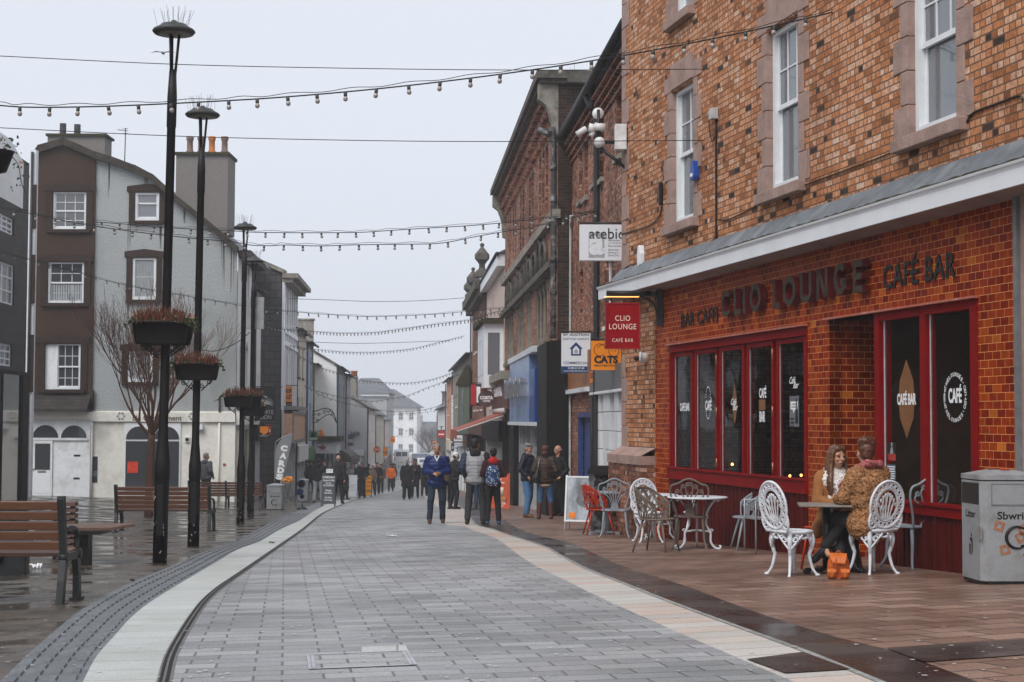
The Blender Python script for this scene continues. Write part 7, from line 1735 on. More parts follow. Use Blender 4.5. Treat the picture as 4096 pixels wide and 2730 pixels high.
for o in [o for o in COL.objects if o.parent == t and o.name.startswith('lettering')]:
    if len(o.data.vertices) and max(v.co.z for v in o.data.vertices) - min(v.co.z for v in o.data.vertices) < .06 and o.name != 'x': pass
t, w, h, tx, bx_, y = hang('white and navy BY AUCTION estate agent board with a house outline', 2245, 2363, 1335, 1493, 35.8, base=M('sign_white', (.72, .74, .78)))
bx_(-1, 1, -1, -.66, m_navy); tx('BY AUCTION', 0, .93, .86, .055, m_ink, bold=.03); tx('DAFYDD HARDY', 0, .72, .9, .055, m_navy, bold=.01); tx('COMMERCIAL', 0, -.49, .86, .07, m_navy, bold=.01)
o = tx('01286 67 67 60', 0, -.75, .55, .05, m_lett, bold=.01); o.location.y = -.004; o = tx('www.DafyddHardy.co.uk', 0, -.90, .85, .05, m_lett); o.location.y = -.004
mb = MB(); mb.prism([(-.46 * w / 2, .22 * h / 2), (0, .56 * h / 2), (.46 * w / 2, .22 * h / 2), (.34 * w / 2, .22 * h / 2), (.34 * w / 2, -.12 * h / 2), (-.34 * w / 2, -.12 * h / 2), (-.34 * w / 2, .22 * h / 2)], y - .003, y); mb.obj('house_outline', m_navy, t)
mb = MB(); mb.prism([(-.22 * w / 2, .2 * h / 2), (0, .38 * h / 2), (.22 * w / 2, .2 * h / 2), (.22 * w / 2, -.04 * h / 2), (-.22 * w / 2, -.04 * h / 2)], y - .006, y - .003); mb.obj('house_inside', MATS['sign_white'], t)
mb = MB(); mb.prism([(-.12 * w / 2, .12 * h / 2), (0, .22 * h / 2), (.12 * w / 2, .12 * h / 2), (.12 * w / 2, -.0), (-.12 * w / 2, -.0)], y - .009, y - .006); mb.obj('house_core', m_lg, t)
t, w, h, tx, bx_, y = hang('orange CATS PROTECTION sign with a line drawing of a curled cat', 2364, 2484, 1365, 1481, 31, base=M('sign_orange', (.86, .26, .012), rough=.45, var=.03))
tx('CATS', 0, -.28, .8, .27, m_ink, bold=.06); tx('PROTECTION', 0, -.70, .78, .07, m_ink, bold=.03)
mb = MB(); E = lambda cx, cz, rx, rz2, a0, a1: [(w / 2 * (cx + rx * math.cos(R(a0 + (a1 - a0) * i / 16))), y, h / 2 * (cz + rz2 * math.sin(R(a0 + (a1 - a0) * i / 16)))) for i in range(17)]
mb.tube(E(-.42, .38, .38, .42, 20, 310), .006, 4); mb.tube(E(.1, .2, .8, .62, 40, 150), .006, 4); mb.tube(E(.52, .28, .34, .34, 0, 360), .006, 4)
for s in (.4, .6): mb.ball((s * w / 2, y, .32 * h / 2), (.01, .003, .012), 6, 4)
mb.tube([(.3 * w / 2, y, .55 * h / 2), (.34 * w / 2, y, .72 * h / 2), (.46 * w / 2, y, .6 * h / 2)], .006, 4); mb.tube([(.6 * w / 2, y, .6 * h / 2), (.72 * w / 2, y, .72 * h / 2), (.76 * w / 2, y, .52 * h / 2)], .006, 4); mb.obj('cat_drawing', m_ink, t)
t, w, h, tx, bx_, y = hang('square red and black chicken shop sign behind the round coffee sign', 1881, 1948, 1537, 1624, 63, base=M('sign_red2', (.42, .02, .02)), th=.15)
bx_(-1, 1, -1, 1, m_ink, 'rim', .002); bx_(-.93, -.3, -.93, .93, MATS['sign_red2'], 'panel', .004); bx_(.3, .93, .2, .93, MATS['sign_red2'], 'panel', .004); bx_(-.25, .2, -.7, .75, m_lett, 'white_block', .004)
c = at(1946, 1596, 61.5); t = thing('projecting_sign', 'round brown COSTA COFFEE sign', 'sign', c, 0); mb = MB(); mb.lathe([(.001, .06), (.325, .06), (.325, -.06), (.001, -.06)], 32, X=T(rx=R(90)), smooth=False); mb.obj('disc', M('coffee_disc', (.075, .045, .04)), t)
mb = MB(); text_mb(mb, 'COSTA', 0, .04, .5, .13, y=-.06, bold=.05); text_mb(mb, 'COFFEE', 0, -.09, .28, .07, y=-.06, bold=.03); mb.obj('lettering', m_lett, t); mb = MB(); mb.tube([(.3, 0, 0), (.75, 0, 0)], .02, 6); mb.obj('bracket', m_black, t)
for lb, x0, x1, y0, y1, Z, bm, s, tm in (('small white Barnardo’s sign on a scrolled bracket', 1816, 1850, 1742, 1766, 80, m_white, "Barnardo's", m_ink), ('dark blue vertical sale board behind the white knitted hat', 1804, 1832, 1775, 1804, 95, m_navy, 'ZA NORTH', m_lett), ('white and blue MASNACHOL letting board', 1817, 1850, 1772, 1786, 90, m_white, 'MASNACHOL', m_navy),
        ('green OXFAM box sign', 1235, 1272, 1728, 1764, 84, M('oxfam_green', (.06, .17, .05)), 'OXFAM', m_lett), ('small dark green Maes square sign with pale figures', 1388, 1414, 1741, 1784, 112, M('slate_green', (.05, .075, .08)), 'MMI', m_lett), ('square orange sign with dark letters, upper one of the far left', 1561, 1580, 1748, 1772, 150, M('sign_orange', (.86, .26, .012)), 'THAI', m_ink),
        ('orange upright sign with a brown emblem beside the round orange one', 1532, 1552, 1791, 1826, 132, MATS['sign_orange'], 'U', m_ink), ('orange panel by the no entry sign on the right', 1731, 1747, 1766, 1782, 150, MATS['sign_orange'], '-', m_ink), ('small red and orange collection point sign', 1063, 1084, 1698, 1740, 66, m_castr, 'in', m_lett)):
    t, w, h, tx, bx_, y = hang(lb, x0, x1, y0, y1, Z, base=bm); tx(s, 0, -.1 if s != 'OXFAM' else -.55, .8, .35 if s != 'OXFAM' else .2, tm, bold=.03)
    if s == 'OXFAM': mb = MB(); mb.lathe([(.001, 0), (.13, 0)], 16, X=T(0, y - .004, .08, rx=R(90))); mb.obj('disc', m_lett, t)
c = at(1507, 1799, 130); t = thing('projecting_sign', 'round orange sign on the far left shop fronts', 'sign', c, 0); mb = MB(); mb.lathe([(.001, .05), (.27, .05), (.27, -.05), (.001, -.05)], 24, X=T(rx=R(90)), smooth=False); mb.obj('disc', M('red_orange', (.62, .12, .03)), t); mb = MB(); mb.box(-.2, .2, -.06, -.05, -.02, .04); mb.obj('lettering', m_cream, t)
t, w, h, tx, bx_, y = hang('orange and black SHOP TO LET board on the white framed front', 1124, 1169, 1546, 1646, 73, base=MATS['sign_orange'])
bx_(-1, 1, -1, -.25, m_ink); tx('SHOP', .1, .62, .8, .17, m_ink, bold=.05); tx('TO LET', .1, .15, .85, .17, m_ink, bold=.05); o = tx('EO', -.5, -.45, .4, .13, m_lett, bold=.03); o.location.y = -.004; o = tx('Emanuel Oliver', .4, -.45, .5, .05, MATS['sign_orange']); o.location.y = -.004; o = tx('0151 236 6700', 0, -.76, .9, .09, MATS['sign_orange']); o.location.y = -.004
t, w, h, tx, bx_, y = hang('black pub sign with a white crowned crest, half hidden by planters', 1016, 1104, 1552, 1684, 66, base=m_black)
mb = MB(); rg = random.Random(6)
mb.ball((.0, y, .28), (.10, .004, .03), 10, 6)
for k in range(5): mb.ball((-.08 + .04 * k, y, .32), (.015, .004, .03), 6, 4)
mb.prism([(-.16, .2), (.1, .2), (.1, .0), (-.03, -.1), (-.16, .0)], y - .003, y)
for k in range(7): a = R(-20 + 17 * k); mb.tube([(.1, y, .02), (.1 + .26 * math.cos(a), y, .02 + .26 * math.sin(a))], [.012, .008], 4)
for k in range(6): a = R(110 + 20 * k); mb.tube([(-.12, y, .05), (-.12 + .2 * math.cos(a), y, .05 + .2 * math.sin(a))], [.012, .006], 4)
mb.obj('crest', M('crest_white', (.5, .52, .54)), t); tx('WHITE', .1, -.48, .7, .12, MATS['crest_white']); tx('LION', .1, -.78, .5, .12, MATS['crest_white'])
t, w, h, tx, bx_, y = hang('orange and black collect plus sign below the pub sign', 1038, 1076, 1706, 1748, 64, base=m_black); mb = MB(); mb.prism([(-.17, .2), (.17, .2), (.17, -.02), (0, -.13), (-.17, -.02)], y - .003, y); mb.obj('arrow', MATS['sign_orange'], t); tx('collect+', 0, -.75, .85, .18, m_lett)
t, w, h, tx, bx_, y = hang('white shop fascia sign with a red helicopter', 1262, 1346, 1768, 1812, 94.4, base=MATS['sign_white'], name='helicopter_sign')
mb = MB(); m_hel = M('helicopter_red', (.30, .035, .02)); mb.ball((-.2, y - .01, -.02), (.20, .02, .11), 12, 8); mb.tube([(-.3, y - .01, .0), (-.62, y - .01, .06)], [.04, .015], 5); mb.tube([(-.6, y - .01, .22), (.4, y - .01, .26)], .014, 4); mb.tube([(-.2, y - .01, .08), (-.2, y - .01, .24)], .015, 4); mb.tube([(-.4, y - .01, -.2), (.05, y - .01, -.2)], .012, 4); mb.obj('helicopter', m_hel, t)
# CARDS feather flag
Zf = 58; pF = at(1128, 2000, Zf); pF.z = zg(pF.x, Zf); s_ = Zf / FPX; t = thing('feather_flag', 'grey feather flag spelling CARDS downwards in white', 'flag', pF, 0); zz = lambda py: at(1128, py, Zf).z - pF.z; xx = lambda px: (px - 1128) * s_
mb = MB(); mb.tube(bezier([(xx(1100), 0, 0), (xx(1098), 0, zz(1800)), (xx(1112), 0, zz(1760)), (xx(1168), 0, zz(1735))], 6), .015, 6); mb.obj('pole', m_steel, t)
mb = MB(); mb.prism([(xx(x), zz(y_)) for x, y_ in ((1168, 1736), (1166, 1760), (1158, 1800), (1146, 1850), (1134, 1900), (1126, 1915), (1096, 1915), (1098, 1850), (1102, 1790), (1118, 1762), (1140, 1746))], -.01, .01); mb.obj('cloth', M('flag_grey', (.20, .205, .22), var=.2, vscale=2), t)
for ch, x, y_ in zip('CARDS', (1134, 1131, 1127, 1122, 1117), (1794, 1824, 1854, 1882, 1908)): mb = MB(); text_mb(mb, ch, 0, 0, 27 * s_, 24 * s_, y=-.011, bold=.07, X=T(xx(x), 0, zz(y_), ry=R(8))); mb.obj('letter', m_lett, t)
# stacked round sign
Zp_ = 52; pp = at(1208, 2006, Zp_); pp.z = zg(pp.x, Zp_); s_ = Zp_ / FPX; t = thing('round_sign_stand', 'dark blue stand of three stacked round signs reading PLAY NOW', 'sign', pp, 0); mb = MB(); mb.lathe([(.18, 0), (.16, .04), (.03, .1), (.03, .2)], 16); mb.obj('foot', m_black, t)
for cx, cy, r in ((1205, 1936, 17), (1199, 1968, 14), (1208, 1987, 9)):
    X = T((cx - 1208) * s_, 0, at(1200, cy, Zp_).z - pp.z, rx=R(90)); mb = MB(X=X); mb.lathe([(.001, .04), (r * s_, .04), (r * s_, -.04), (.001, -.04)], 24, smooth=False); mb.obj('ring', M('ring_navy', (.015, .03, .07)), t); mb = MB(X=X); mb.lathe([(.001, .045), (r * s_ * .72, .045)], 20); mb.obj('face', m_lg, t)
mb = MB(); text_mb(mb, 'PLAY NOW', (1199 - 1208) * s_, at(1200, 1968, Zp_).z - pp.z, .16, .07, y=-.05, bold=.03); mb.obj('lettering', m_navy, t)
# cardiau board, white board, yellow board, red coffee board
def pboard(label, pxa, pxb, pyt, pyb, Z, base, lines, fm=m_black, legh=0.1, arch=False):
    a = at(pxa, pyb, Z); b = at(pxb, pyt, Z); w = b.x - a.x; zb_ = zg(a.x + w / 2, Z); H = b.z - zb_; t, X = aboard(label, ((a.x + b.x) / 2, Z, zb_), 0, w, H, fm)
    mb = MB(X=X); mb.box(-w / 2, w / 2, -.01, .01, legh, H); 
    if arch: mb.lathe([(.001, -.01), (1, -.01), (1, .01), (.001, .01)], 24, X=T(0, 0, H, rx=R(90)) @ Matrix.Diagonal((w / 2, .08, 1, 1)), smooth=False)
    mb.obj('panel', base, t)
    for s, fz, fw, fh, mt in lines: mb = MB(X=X); text_mb(mb, s, 0, legh + (H - legh) * fz, w * fw, (H - legh) * fh, y=-.011, bold=.015); mb.obj('lettering', mt, t)
    return t, X, w, H
pboard('dark CARDIAU cards and gifts chalkboard on the left pavement', 1287, 1343, 1896, 2003, 56.5, M('chalk_grey', (.06, .065, .072)), (('CARDIAU', .90, .85, .08, m_lett), ('Cards & Gifts', .79, .85, .06, m_lett), ('For all', .70, .35, .05, m_lett), ('OCCASIONS', .62, .75, .06, m_lett), ('Welsh', .45, .45, .06, m_lett), ('Souvenirs', .37, .55, .06, m_lett), ('Cardiau', .22, .5, .06, m_lett), ('Cymraeg', .13, .6, .06, m_lett)), arch=True)
t, w, h, tx, bx_, y = hang('small white notice standing on top of the dark chalkboard', 1305, 1332, 1877, 1893, 56.4, th=.02, base=m_lett, name='notice'); tx('CARDIAU CYMRAEG', 0, .1, .8, .3, m_lg)
pboard('white volunteers wanted pavement board', 1390, 1429, 1900, 1962, 75, M('sign_white', (.7, .7, .7)), (('VOLUNTEERS', .52, .8, .06, m_lg), ('REQUIRED', .42, .6, .06, m_lg), ('FOR OUR SHOP', .32, .8, .06, m_lg)), fm=m_white)
pboard('orange yellow barbers pavement board behind the dark walkers', 1462, 1486, 1902, 1946, 80, M('amber', (.80, .30, .01)), (('SAME', .86, .7, .1, m_ink), ('YEAR', .66, .7, .1, m_ink), ('<<<', .46, .7, .1, m_ink), ('BARBERS', .22, .9, .12, m_ink)))
t, X, w, H = pboard('orange red COSTA coffee pavement board', 1962, 2040, 1895, 2032, 47, M('poster_red', (.50, .085, .03)), (('ing', .94, .3, .07, m_lett), ('w', .84, .15, .05, m_lett), ('tastie.', .75, .5, .06, m_lett), ('COSTA', .15, .55, .08, m_lett), ('COFFEE', .07, .3, .04, m_lett)), legh=.05, fm=MATS['red_orange'])
mb = MB(X=X); mb.lathe([(.08, .42), (.10, .62), (.11, .66)], 14, X=T(0, -.02, 0) @ Matrix.Diagonal((1, .1, 1, 1))); mb.obj('cup_print', m_cream, t); mb = MB(X=X); mb.ball((.02, -.015, .32), (.18, .01, .08), 10, 6); mb.obj('sandwich_print', M('toast', (.45, .2, .07)), t)
# no entry signs
for lb, px, cy, pb_, Z, back in (('round red no entry sign on the right with a dark board behind', 1765, 1738, 1830, 128, True), ('smaller no entry sign on the left with a dark board behind', 1459, 1736, 1900, 118, True)):
    c = at(px, cy, Z); t = thing('no_entry_sign', lb, 'traffic sign', (c.x, Z, zg(c.x, Z)), 0); hz = c.z - zg(c.x, Z); r = 15 * Z / FPX if px > 1500 else 9 * Z / FPX
    mb = MB(); mb.tube([(0, .08, 0), (0, .08, hz + r * 1.9)], .05, 8); mb.obj('post', m_steel, t); mb = MB(); mb.lathe([(.001, .01), (r, .01), (r, -.01), (.001, -.01)], 28, X=T(0, -.02, hz, rx=R(90)), smooth=False); mb.obj('disc', M('sign_red3', (.45, .03, .03)), t)
    mb = MB(); mb.box(-r * .75, r * .75, -.045, -.035, hz - r * .16, hz + r * .16); mb.obj('bar', m_lett, t); mb = MB(); mb.box(-r * 1.25, r * 1.25, .0, .05, hz - r * 4.6, hz + r * 1.2); mb.obj('backing_board', M('board_grey', (.10, .105, .11)), t); mb = MB(); mb.lathe([(.12, 0), (.2, .05), (.001, .1)], 12, X=T(0, 0, hz + r * 1.9)); mb.obj('lamp', m_steel, t)
# flowers tied to the post by the bin
t = thing('flower_bunch', 'bunch of orange and yellow flowers in wrap right of the grey litter bin', 'flowers', at(1150, 2000, 55), 0); t.location.z = zg(t.location.x, 55); rg = random.Random(4); mb = MB(); mb.lathe([(.02, .35), (.14, .85), (.16, .87)], 10); mb.tube([(0, 0, .35), (.12, 0, 0)], .008, 4); mb.obj('wrapping', M('clear_wrap', (.35, .33, .3), rough=.3), t); mb = MB()
for k in range(30): mb.ball((rg.uniform(-.16, .16), rg.uniform(-.1, .1), .9 + rg.uniform(-.03, .14)), .045, 6, 4)
mb.obj('blooms', M('amber_bloom', (.75, .27, .03), var=.4, vscale=14), t)
t = thing('traffic_cone', 'orange cone standing on the mossy shop roof', 'cone', at(1285, 1746, 95), 0); mb = MB(); mb.box(-.22, .22, -.22, .22, 0, .05); mb.lathe([(.17, .05), (.05, .46), (.001, .46)], 14); mb.obj('cone', MATS['sign_orange'], t)
# iron scroll bracket and shop canopy on the left
t = thing('iron_arch', 'curly wrought iron arch reaching out from the left fronts', 'ironwork', at(1228, 1660, 93), 0); mb = MB(); s_ = 93 / FPX; q = lambda x, y_: ((x - 1228) * s_, 0, -(y_ - 1660) * s_)
mb.tube(bezier([q(1230, 1645), q(1262, 1645), q(1290, 1636), (q(1315, 1636)), q(1335, 1655), q(1346, 1690)], 6), .03, 5); mb.tube(bezier([q(1230, 1690), q(1265, 1690), q(1285, 1675), q(1310, 1660), q(1330, 1664), q(1346, 1692)], 6), .025, 5)
for cx, cy, r in ((1300, 1648, 10), (1316, 1648, 8), (1255, 1660, 8), (1252, 1677, 9), (1275, 1660, 7), (1270, 1682, 6), (1330, 1656, 7)): c = q(cx, cy); mb.tube(spiral((c[0], c[2]), r * s_, .02, 0, 1.6, 16), .016, 4)
for y_ in (1645, 1658, 1671, 1684): mb.tube([q(1228, y_), q(1238, y_ + 6)], .02, 4)
mb.tube([q(1229, 1640), q(1229, 1692)], .035, 5); mb.obj('scrolls', m_black, t)
t = thing('shop_canopy', 'dark striped folding canopy over the shop beneath the grey blue terrace', 'awning', at(1350, 1850, 96), 0); mb = MB(); s_ = 96 / FPX
for k in range(7):
    a0, a1 = R(15 * k), R(15 * (k + 1)); mb.add([(0, .5 + 3 * 0, 0), (0, 0, 0)], []); y0, z0, y1, z1 = -.0, 0, 0, 0
    mb.add([(0.0 + .85 * math.sin(a0), 0, .72 * math.cos(a0)), (.0 + .85 * math.sin(a1), 0, .72 * math.cos(a1)), (.0 + .85 * math.sin(a1), 5, .72 * math.cos(a1)), (.85 * math.sin(a0), 5, .72 * math.cos(a0))], [(0, 1, 2, 3)])
mb.add([(0, 0, 0), (0, 0, .72)] + [(.85 * math.sin(R(15 * k)), 0, .72 * math.cos(R(15 * k))) for k in range(7)], [(0,) + tuple(range(8, 1, -1))]); mb.obj('canvas', M('dark_canvas', (.045, .038, .032)), t); mb = MB()
for k in range(1, 7): a = R(15 * k); mb.tube([(.86 * math.sin(a), -.02, .73 * math.cos(a)), (.86 * math.sin(a), 5, .73 * math.cos(a))], .014, 4); mb.tube([(.02, -.02, .02), (.86 * math.sin(a), -.02, .73 * math.cos(a))], .010, 4)
mb.obj('ribs', M('rib_tan', (.28, .2, .15)), t)
# camera mast on the brick house
cM = at(2400, 540, 29.5); t = thing('camera_bracket', 'iron bracket with security cameras and a white globe on the brick beside the corner quoins', 'camera', FC.w(.15, -.02) * 1.0, 0); o_ = t.location.copy(); L_ = lambda px, py: at(px, py, o_.y) - o_
mb = MB(); a, b = L_(2385, 568), L_(2540, 570); mb.tube([a, b], .035, 6); mb.tube([L_(2400, 590), L_(2530, 695)], .03, 6); mb.tube([L_(2535, 560), L_(2535, 620)], .05, 6); mb.tube([L_(2393, 440), L_(2395, 570)], .035, 8); mb.obj('bracket', m_black, t)
c = L_(2398, 571); mb = MB(); mb.ball(c, .098, 18, 12); mb.obj('globe', m_cam, t)
for (x0, y0, x1, y1, r) in ((2308, 540, 2345, 515, .055), (2362, 545, 2375, 530, .04), (2378, 508, 2420, 512, .075), (2355, 512, 2380, 516, .08)): mb = MB(); mb.tube([L_(x0, y0), L_(x1, y1)], r, 8); mb.obj('camera_housing', m_cam, t)
mb = MB(); mb.lathe([(.001, .02), (.1, .02), (.1, -.02), (.001, -.02)], 18, X=Matrix.Translation(L_(2392, 455)) @ T(rx=R(90))); mb.obj('dish', m_cam, t)
mb = MB(); c = L_(2490, 555); mb.box(c.x - .14, c.x + .06, -.2, .02, c.z - .22, c.z + .22); mb.obj('cabinet', m_cam, t, bevel=.01)
mb = MB(); mb.tube(bezier([L_(2505, 600), L_(2515, 650), L_(2510, 720), L_(2520, 760)], 5), .015, 5); mb.obj('cable', m_black, t)
# vehicles far down the street -----------------------------------------------------
m_tyre = M('tyre', (.03, .03, .03)); m_lamp = M('tail_red', (.4, .04, .02)); m_carg = glassmat('car_glass', (.05, .06, .08), 1, .08)
def vehicle(name, label, px, Z, w, H, Ln, col, rz=0, kind='car'):
    x = (px - 2048) / FPX * Z; t = thing(name, label, 'van' if kind == 'van' else 'car', (x, Z, zg(x, Z)), rz, 'cars parked at the bottom of the street'); h = w / 2
    pr = [(0, .25), (0, H * .9), (.12, H), (Ln * .72, H), (Ln * .85, H * .62), (Ln, H * .5), (Ln, .25)] if kind == 'van' else [(0, .3), (-.02, H * .6), (.35, H * .66), (.75, H), (Ln * .55, H), (Ln * .72, H * .64), (Ln - .1, H * .56), (Ln, .3)]
    mb = MB(X=Matrix(((0, 1, 0, 0), (1, 0, 0, 0), (0, 0, 1, 0), (0, 0, 0, 1)))); mb.prism(pr, -h, h); mb.obj('body', M('car_' + col[0], col[1], rough=.25, var=.04, coat=.5), t, bevel=.07)
    mb = MB(); zt_, zl = (H * .86, H * .6) if kind == 'van' else (H * .95, H * .68)
    if kind == 'van': mb.box(-h * .75, -h * .05, -.012, .0, zl, zt_); mb.box(h * .05, h * .75, -.012, .0, zl, zt_)
    else: mb.quad((-h * .8, .36 - .03, zl), (h * .8, .36 - .03, zl), (h * .72, .7, zt_), (-h * .72, .7, zt_))
    mb.obj('rear_window', m_carg, t)
    for s in (-1, 1): mb = MB(); mb.box(s * h - .16 * s, s * h, -.03, .02, H * .38, H * .52); mb.obj('tail_light', m_lamp, t)
    mb = MB(); mb.box(-.26, .26, -.035, .0, .45, .56); mb.obj('number_plate', M('plate_yellow', (.6, .42, .05)), t)
    for s in (-1, 1):
        for yy in (.75, Ln - .8): mb = MB(); mb.lathe([(.001, -.1), (.3, -.1), (.32, 0), (.3, .1), (.001, .1)], 16, X=T(s * (h - .1), yy, .32, ry=R(90))); mb.obj('wheel', m_tyre, t)
WH = ('white', (.62, .64, .66))
vehicle('parked_van', 'white van with dark rear windows at the bottom of the street', 1608, 205, 1.9, 2.1, 4.8, WH, R(3), 'van')
vehicle('parked_car', 'dark blue people carrier right of the white van', 1682, 195, 1.85, 1.75, 4.4, ('blue', (.06, .09, .15)), R(5))
vehicle('parked_car', 'silver estate car parked beyond the blue one', 1722, 232, 1.9, 1.55, 4.5, ('silver', (.40, .42, .44)), R(58))
vehicle('parked_car', 'white car half hidden behind the man in the blue jacket', 1706, 178, 1.8, 1.45, 4.2, ('white', (.62, .64, .66)), R(8))
vehicle('parked_car', 'small white car left of the white van', 1572, 230, 1.75, 1.5, 4.0, ('white', (.62, .64, .66)), 0)
mb = MB(); mb.tube([(0, 0, 0), (0, 0, 1.0), (1.6, 0, 1.0), (1.6, 0, 0)], .03, 6); mb.tube([(0, 0, .5), (1.6, 0, .5)], .02, 5)
o = mb.obj('guard_rail', m_steel); o.location = G3((1570 - 2048) / FPX * 120, 120); tag(o, 'low steel guard rail behind the man in orange', 'railing')
# ================================================================ PEOPLE
def vx(*a): return Vector(a)
def blob(name, prims, vox, parent=None, mat=None, disp=None, smooth=2):
    """one continuous skin grown over tapered limbs and rounded masses"""
    mb = MB()
    for p in prims:
        if p[0] == 'c':
            a, ra, b, rb = Vector(p[1]), p[2], Vector(p[3]), p[4]; n = 4
            if (b - a).length < 1e-4: continue
            mb.tube([a.lerp(b, i / n) for i in range(n + 1)], [ra + (rb - ra) * i / n for i in range(n + 1)], 10)
            mb.ball(a, ra * 1.0, 10, 7); mb.ball(b, rb * 1.0, 10, 7)
        else:
            r = p[2]; e = Euler(p[3] if len(p) > 3 else (0, 0, 0)).to_matrix().to_4x4(); mb.ball((0, 0, 0), tuple(r), 14, 10, X=Matrix.Translation(p[1]) @ e)
    me = mb.mesh(name); o = bpy.data.objects.new(name, me); COL.objects.link(o); m = o.modifiers.new('r', 'REMESH'); m.mode = 'VOXEL'; m.voxel_size = vox; m.use_smooth_shade = True
    s = o.modifiers.new('s', 'SMOOTH'); s.iterations = smooth; s.factor = .5
    dg = bpy.context.evaluated_depsgraph_get(); me2 = bpy.data.meshes.new_from_object(o.evaluated_get(dg)); o.modifiers.clear(); o.data = me2; bpy.data.meshes.remove(me)
    if disp:
        nn = [v.normal.copy() for v in me2.vertices]
        for v, n in zip(me2.vertices, nn): v.co += n * disp(v.co)
    me2.polygons.foreach_set('use_smooth', [True] * len(me2.polygons)); me2.materials.clear()
    if mat: me2.materials.append(mat)
    if parent: o.parent = parent
    return o
m_skin = M('skin', (.48, .25, .165), rough=.55, var=.06); m_skin2 = M('tanned_skin', (.42, .21, .12), rough=.5, var=.08); m_skin3 = M('brown_skin', (.24, .12, .07), rough=.5)
def cloth(n, c, v=.18, b=.4): return M(n, c, rough=.85, var=v, vscale=9, bump=b, bscale=70, spec=.25)
folds = lambda k, s=.006: (lambda c: noise.noise(Vector((c.x * 9 + k, c.y * 9, c.z * 5))) * s + noise.noise(Vector((c.x * 22, c.y * 22 + k, c.z * 14))) * s * .5)
quilt = lambda k, p=.075, s=.0085: (lambda c: (abs(math.sin(c.z / p * pi)) ** .6 - .6) * s + noise.noise(Vector((c.x * 12 + k, c.y * 12, c.z * 12))) * .005)
fur = lambda k: (lambda c: noise.noise(Vector((c.x * 60, c.y * 60, c.z * 45))) * .010 + noise.noise(Vector((c.x * 14 + k, c.y * 14, c.z * 12))) * .010)
def stand(stride=.16, arms=None, lean=0, hw=.085, sw=.175, spread=.02):
    """joints of a 1.75 m figure facing -y; arms = ((elbow, wrist) left, right)"""
    J = dict(pel=vx(0, 0, .95), che=vx(0, .0 - lean * .35, 1.27), nec=vx(0, -lean * .55, 1.46), hd=vx(0, -.015 - lean * .7, 1.625))
    for s, k, d in ((-1, 'L', 1), (1, 'R', -1)):
        J['hip' + k] = vx(s * hw, 0, .90); J['kne' + k] = vx(s * (hw + spread * .6), -.04 - d * stride * .5, .49 + .01); J['ank' + k] = vx(s * (hw + spread), .03 - d * stride, .085 + max(0, -d * 0)); J['sho' + k] = vx(s * sw, -lean * .45, 1.41)
        a = arms[0 if s < 0 else 1] if arms else (vx(s * (sw + .07), .04, 1.14), vx(s * (sw + .08), -.02 + d * .05, .89)); J['elb' + k] = vx(*a[0]); J['wri' + k] = vx(*a[1])
    return J
PH = ((-.26, .0, 1.13), (-.07, -.24, 1.10)), ((.26, .0, 1.13), (.07, -.24, 1.10))       # both hands before the belly
PK = ((-.27, .07, 1.15), (-.21, -.10, .98)), ((.27, .07, 1.15), (.21, -.10, .98))       # hands in pockets
def hand(P, w, e, r=.9, curl=.5, side=1, up=vx(0, 0, 1)):
    d = (w - e).normalized(); s = d.cross(up).normalized() * side; n = s.cross(d).normalized()
    pc = w + d * .045; P.append(('c', w, .026, pc + d * .02, .030)); P.append(('c', pc - s * .022, .016, pc + s * .022, .016))
    for k, L in enumerate((.062, .072, .067, .05)):
        b = w + d * .075 + s * (.03 - .02 * k); m = b + (d * math.cos(curl * .8) - n * math.sin(curl * .8)) * L * .55; t = m + (d * math.cos(curl * 1.8) - n * math.sin(curl * 1.8)) * L * .5
        P.append(('c', b, .0095, m, .009)); P.append(('c', m, .009, t, .0075))
    b = w + d * .03 + s * .03; m = b + (d * .6 + s * .6 - n * .3).normalized() * .035; P.append(('c', b, .012, m, .010)); P.append(('c', m, .010, m + (d * .9 - n * .4).normalized() * .028, .0085))
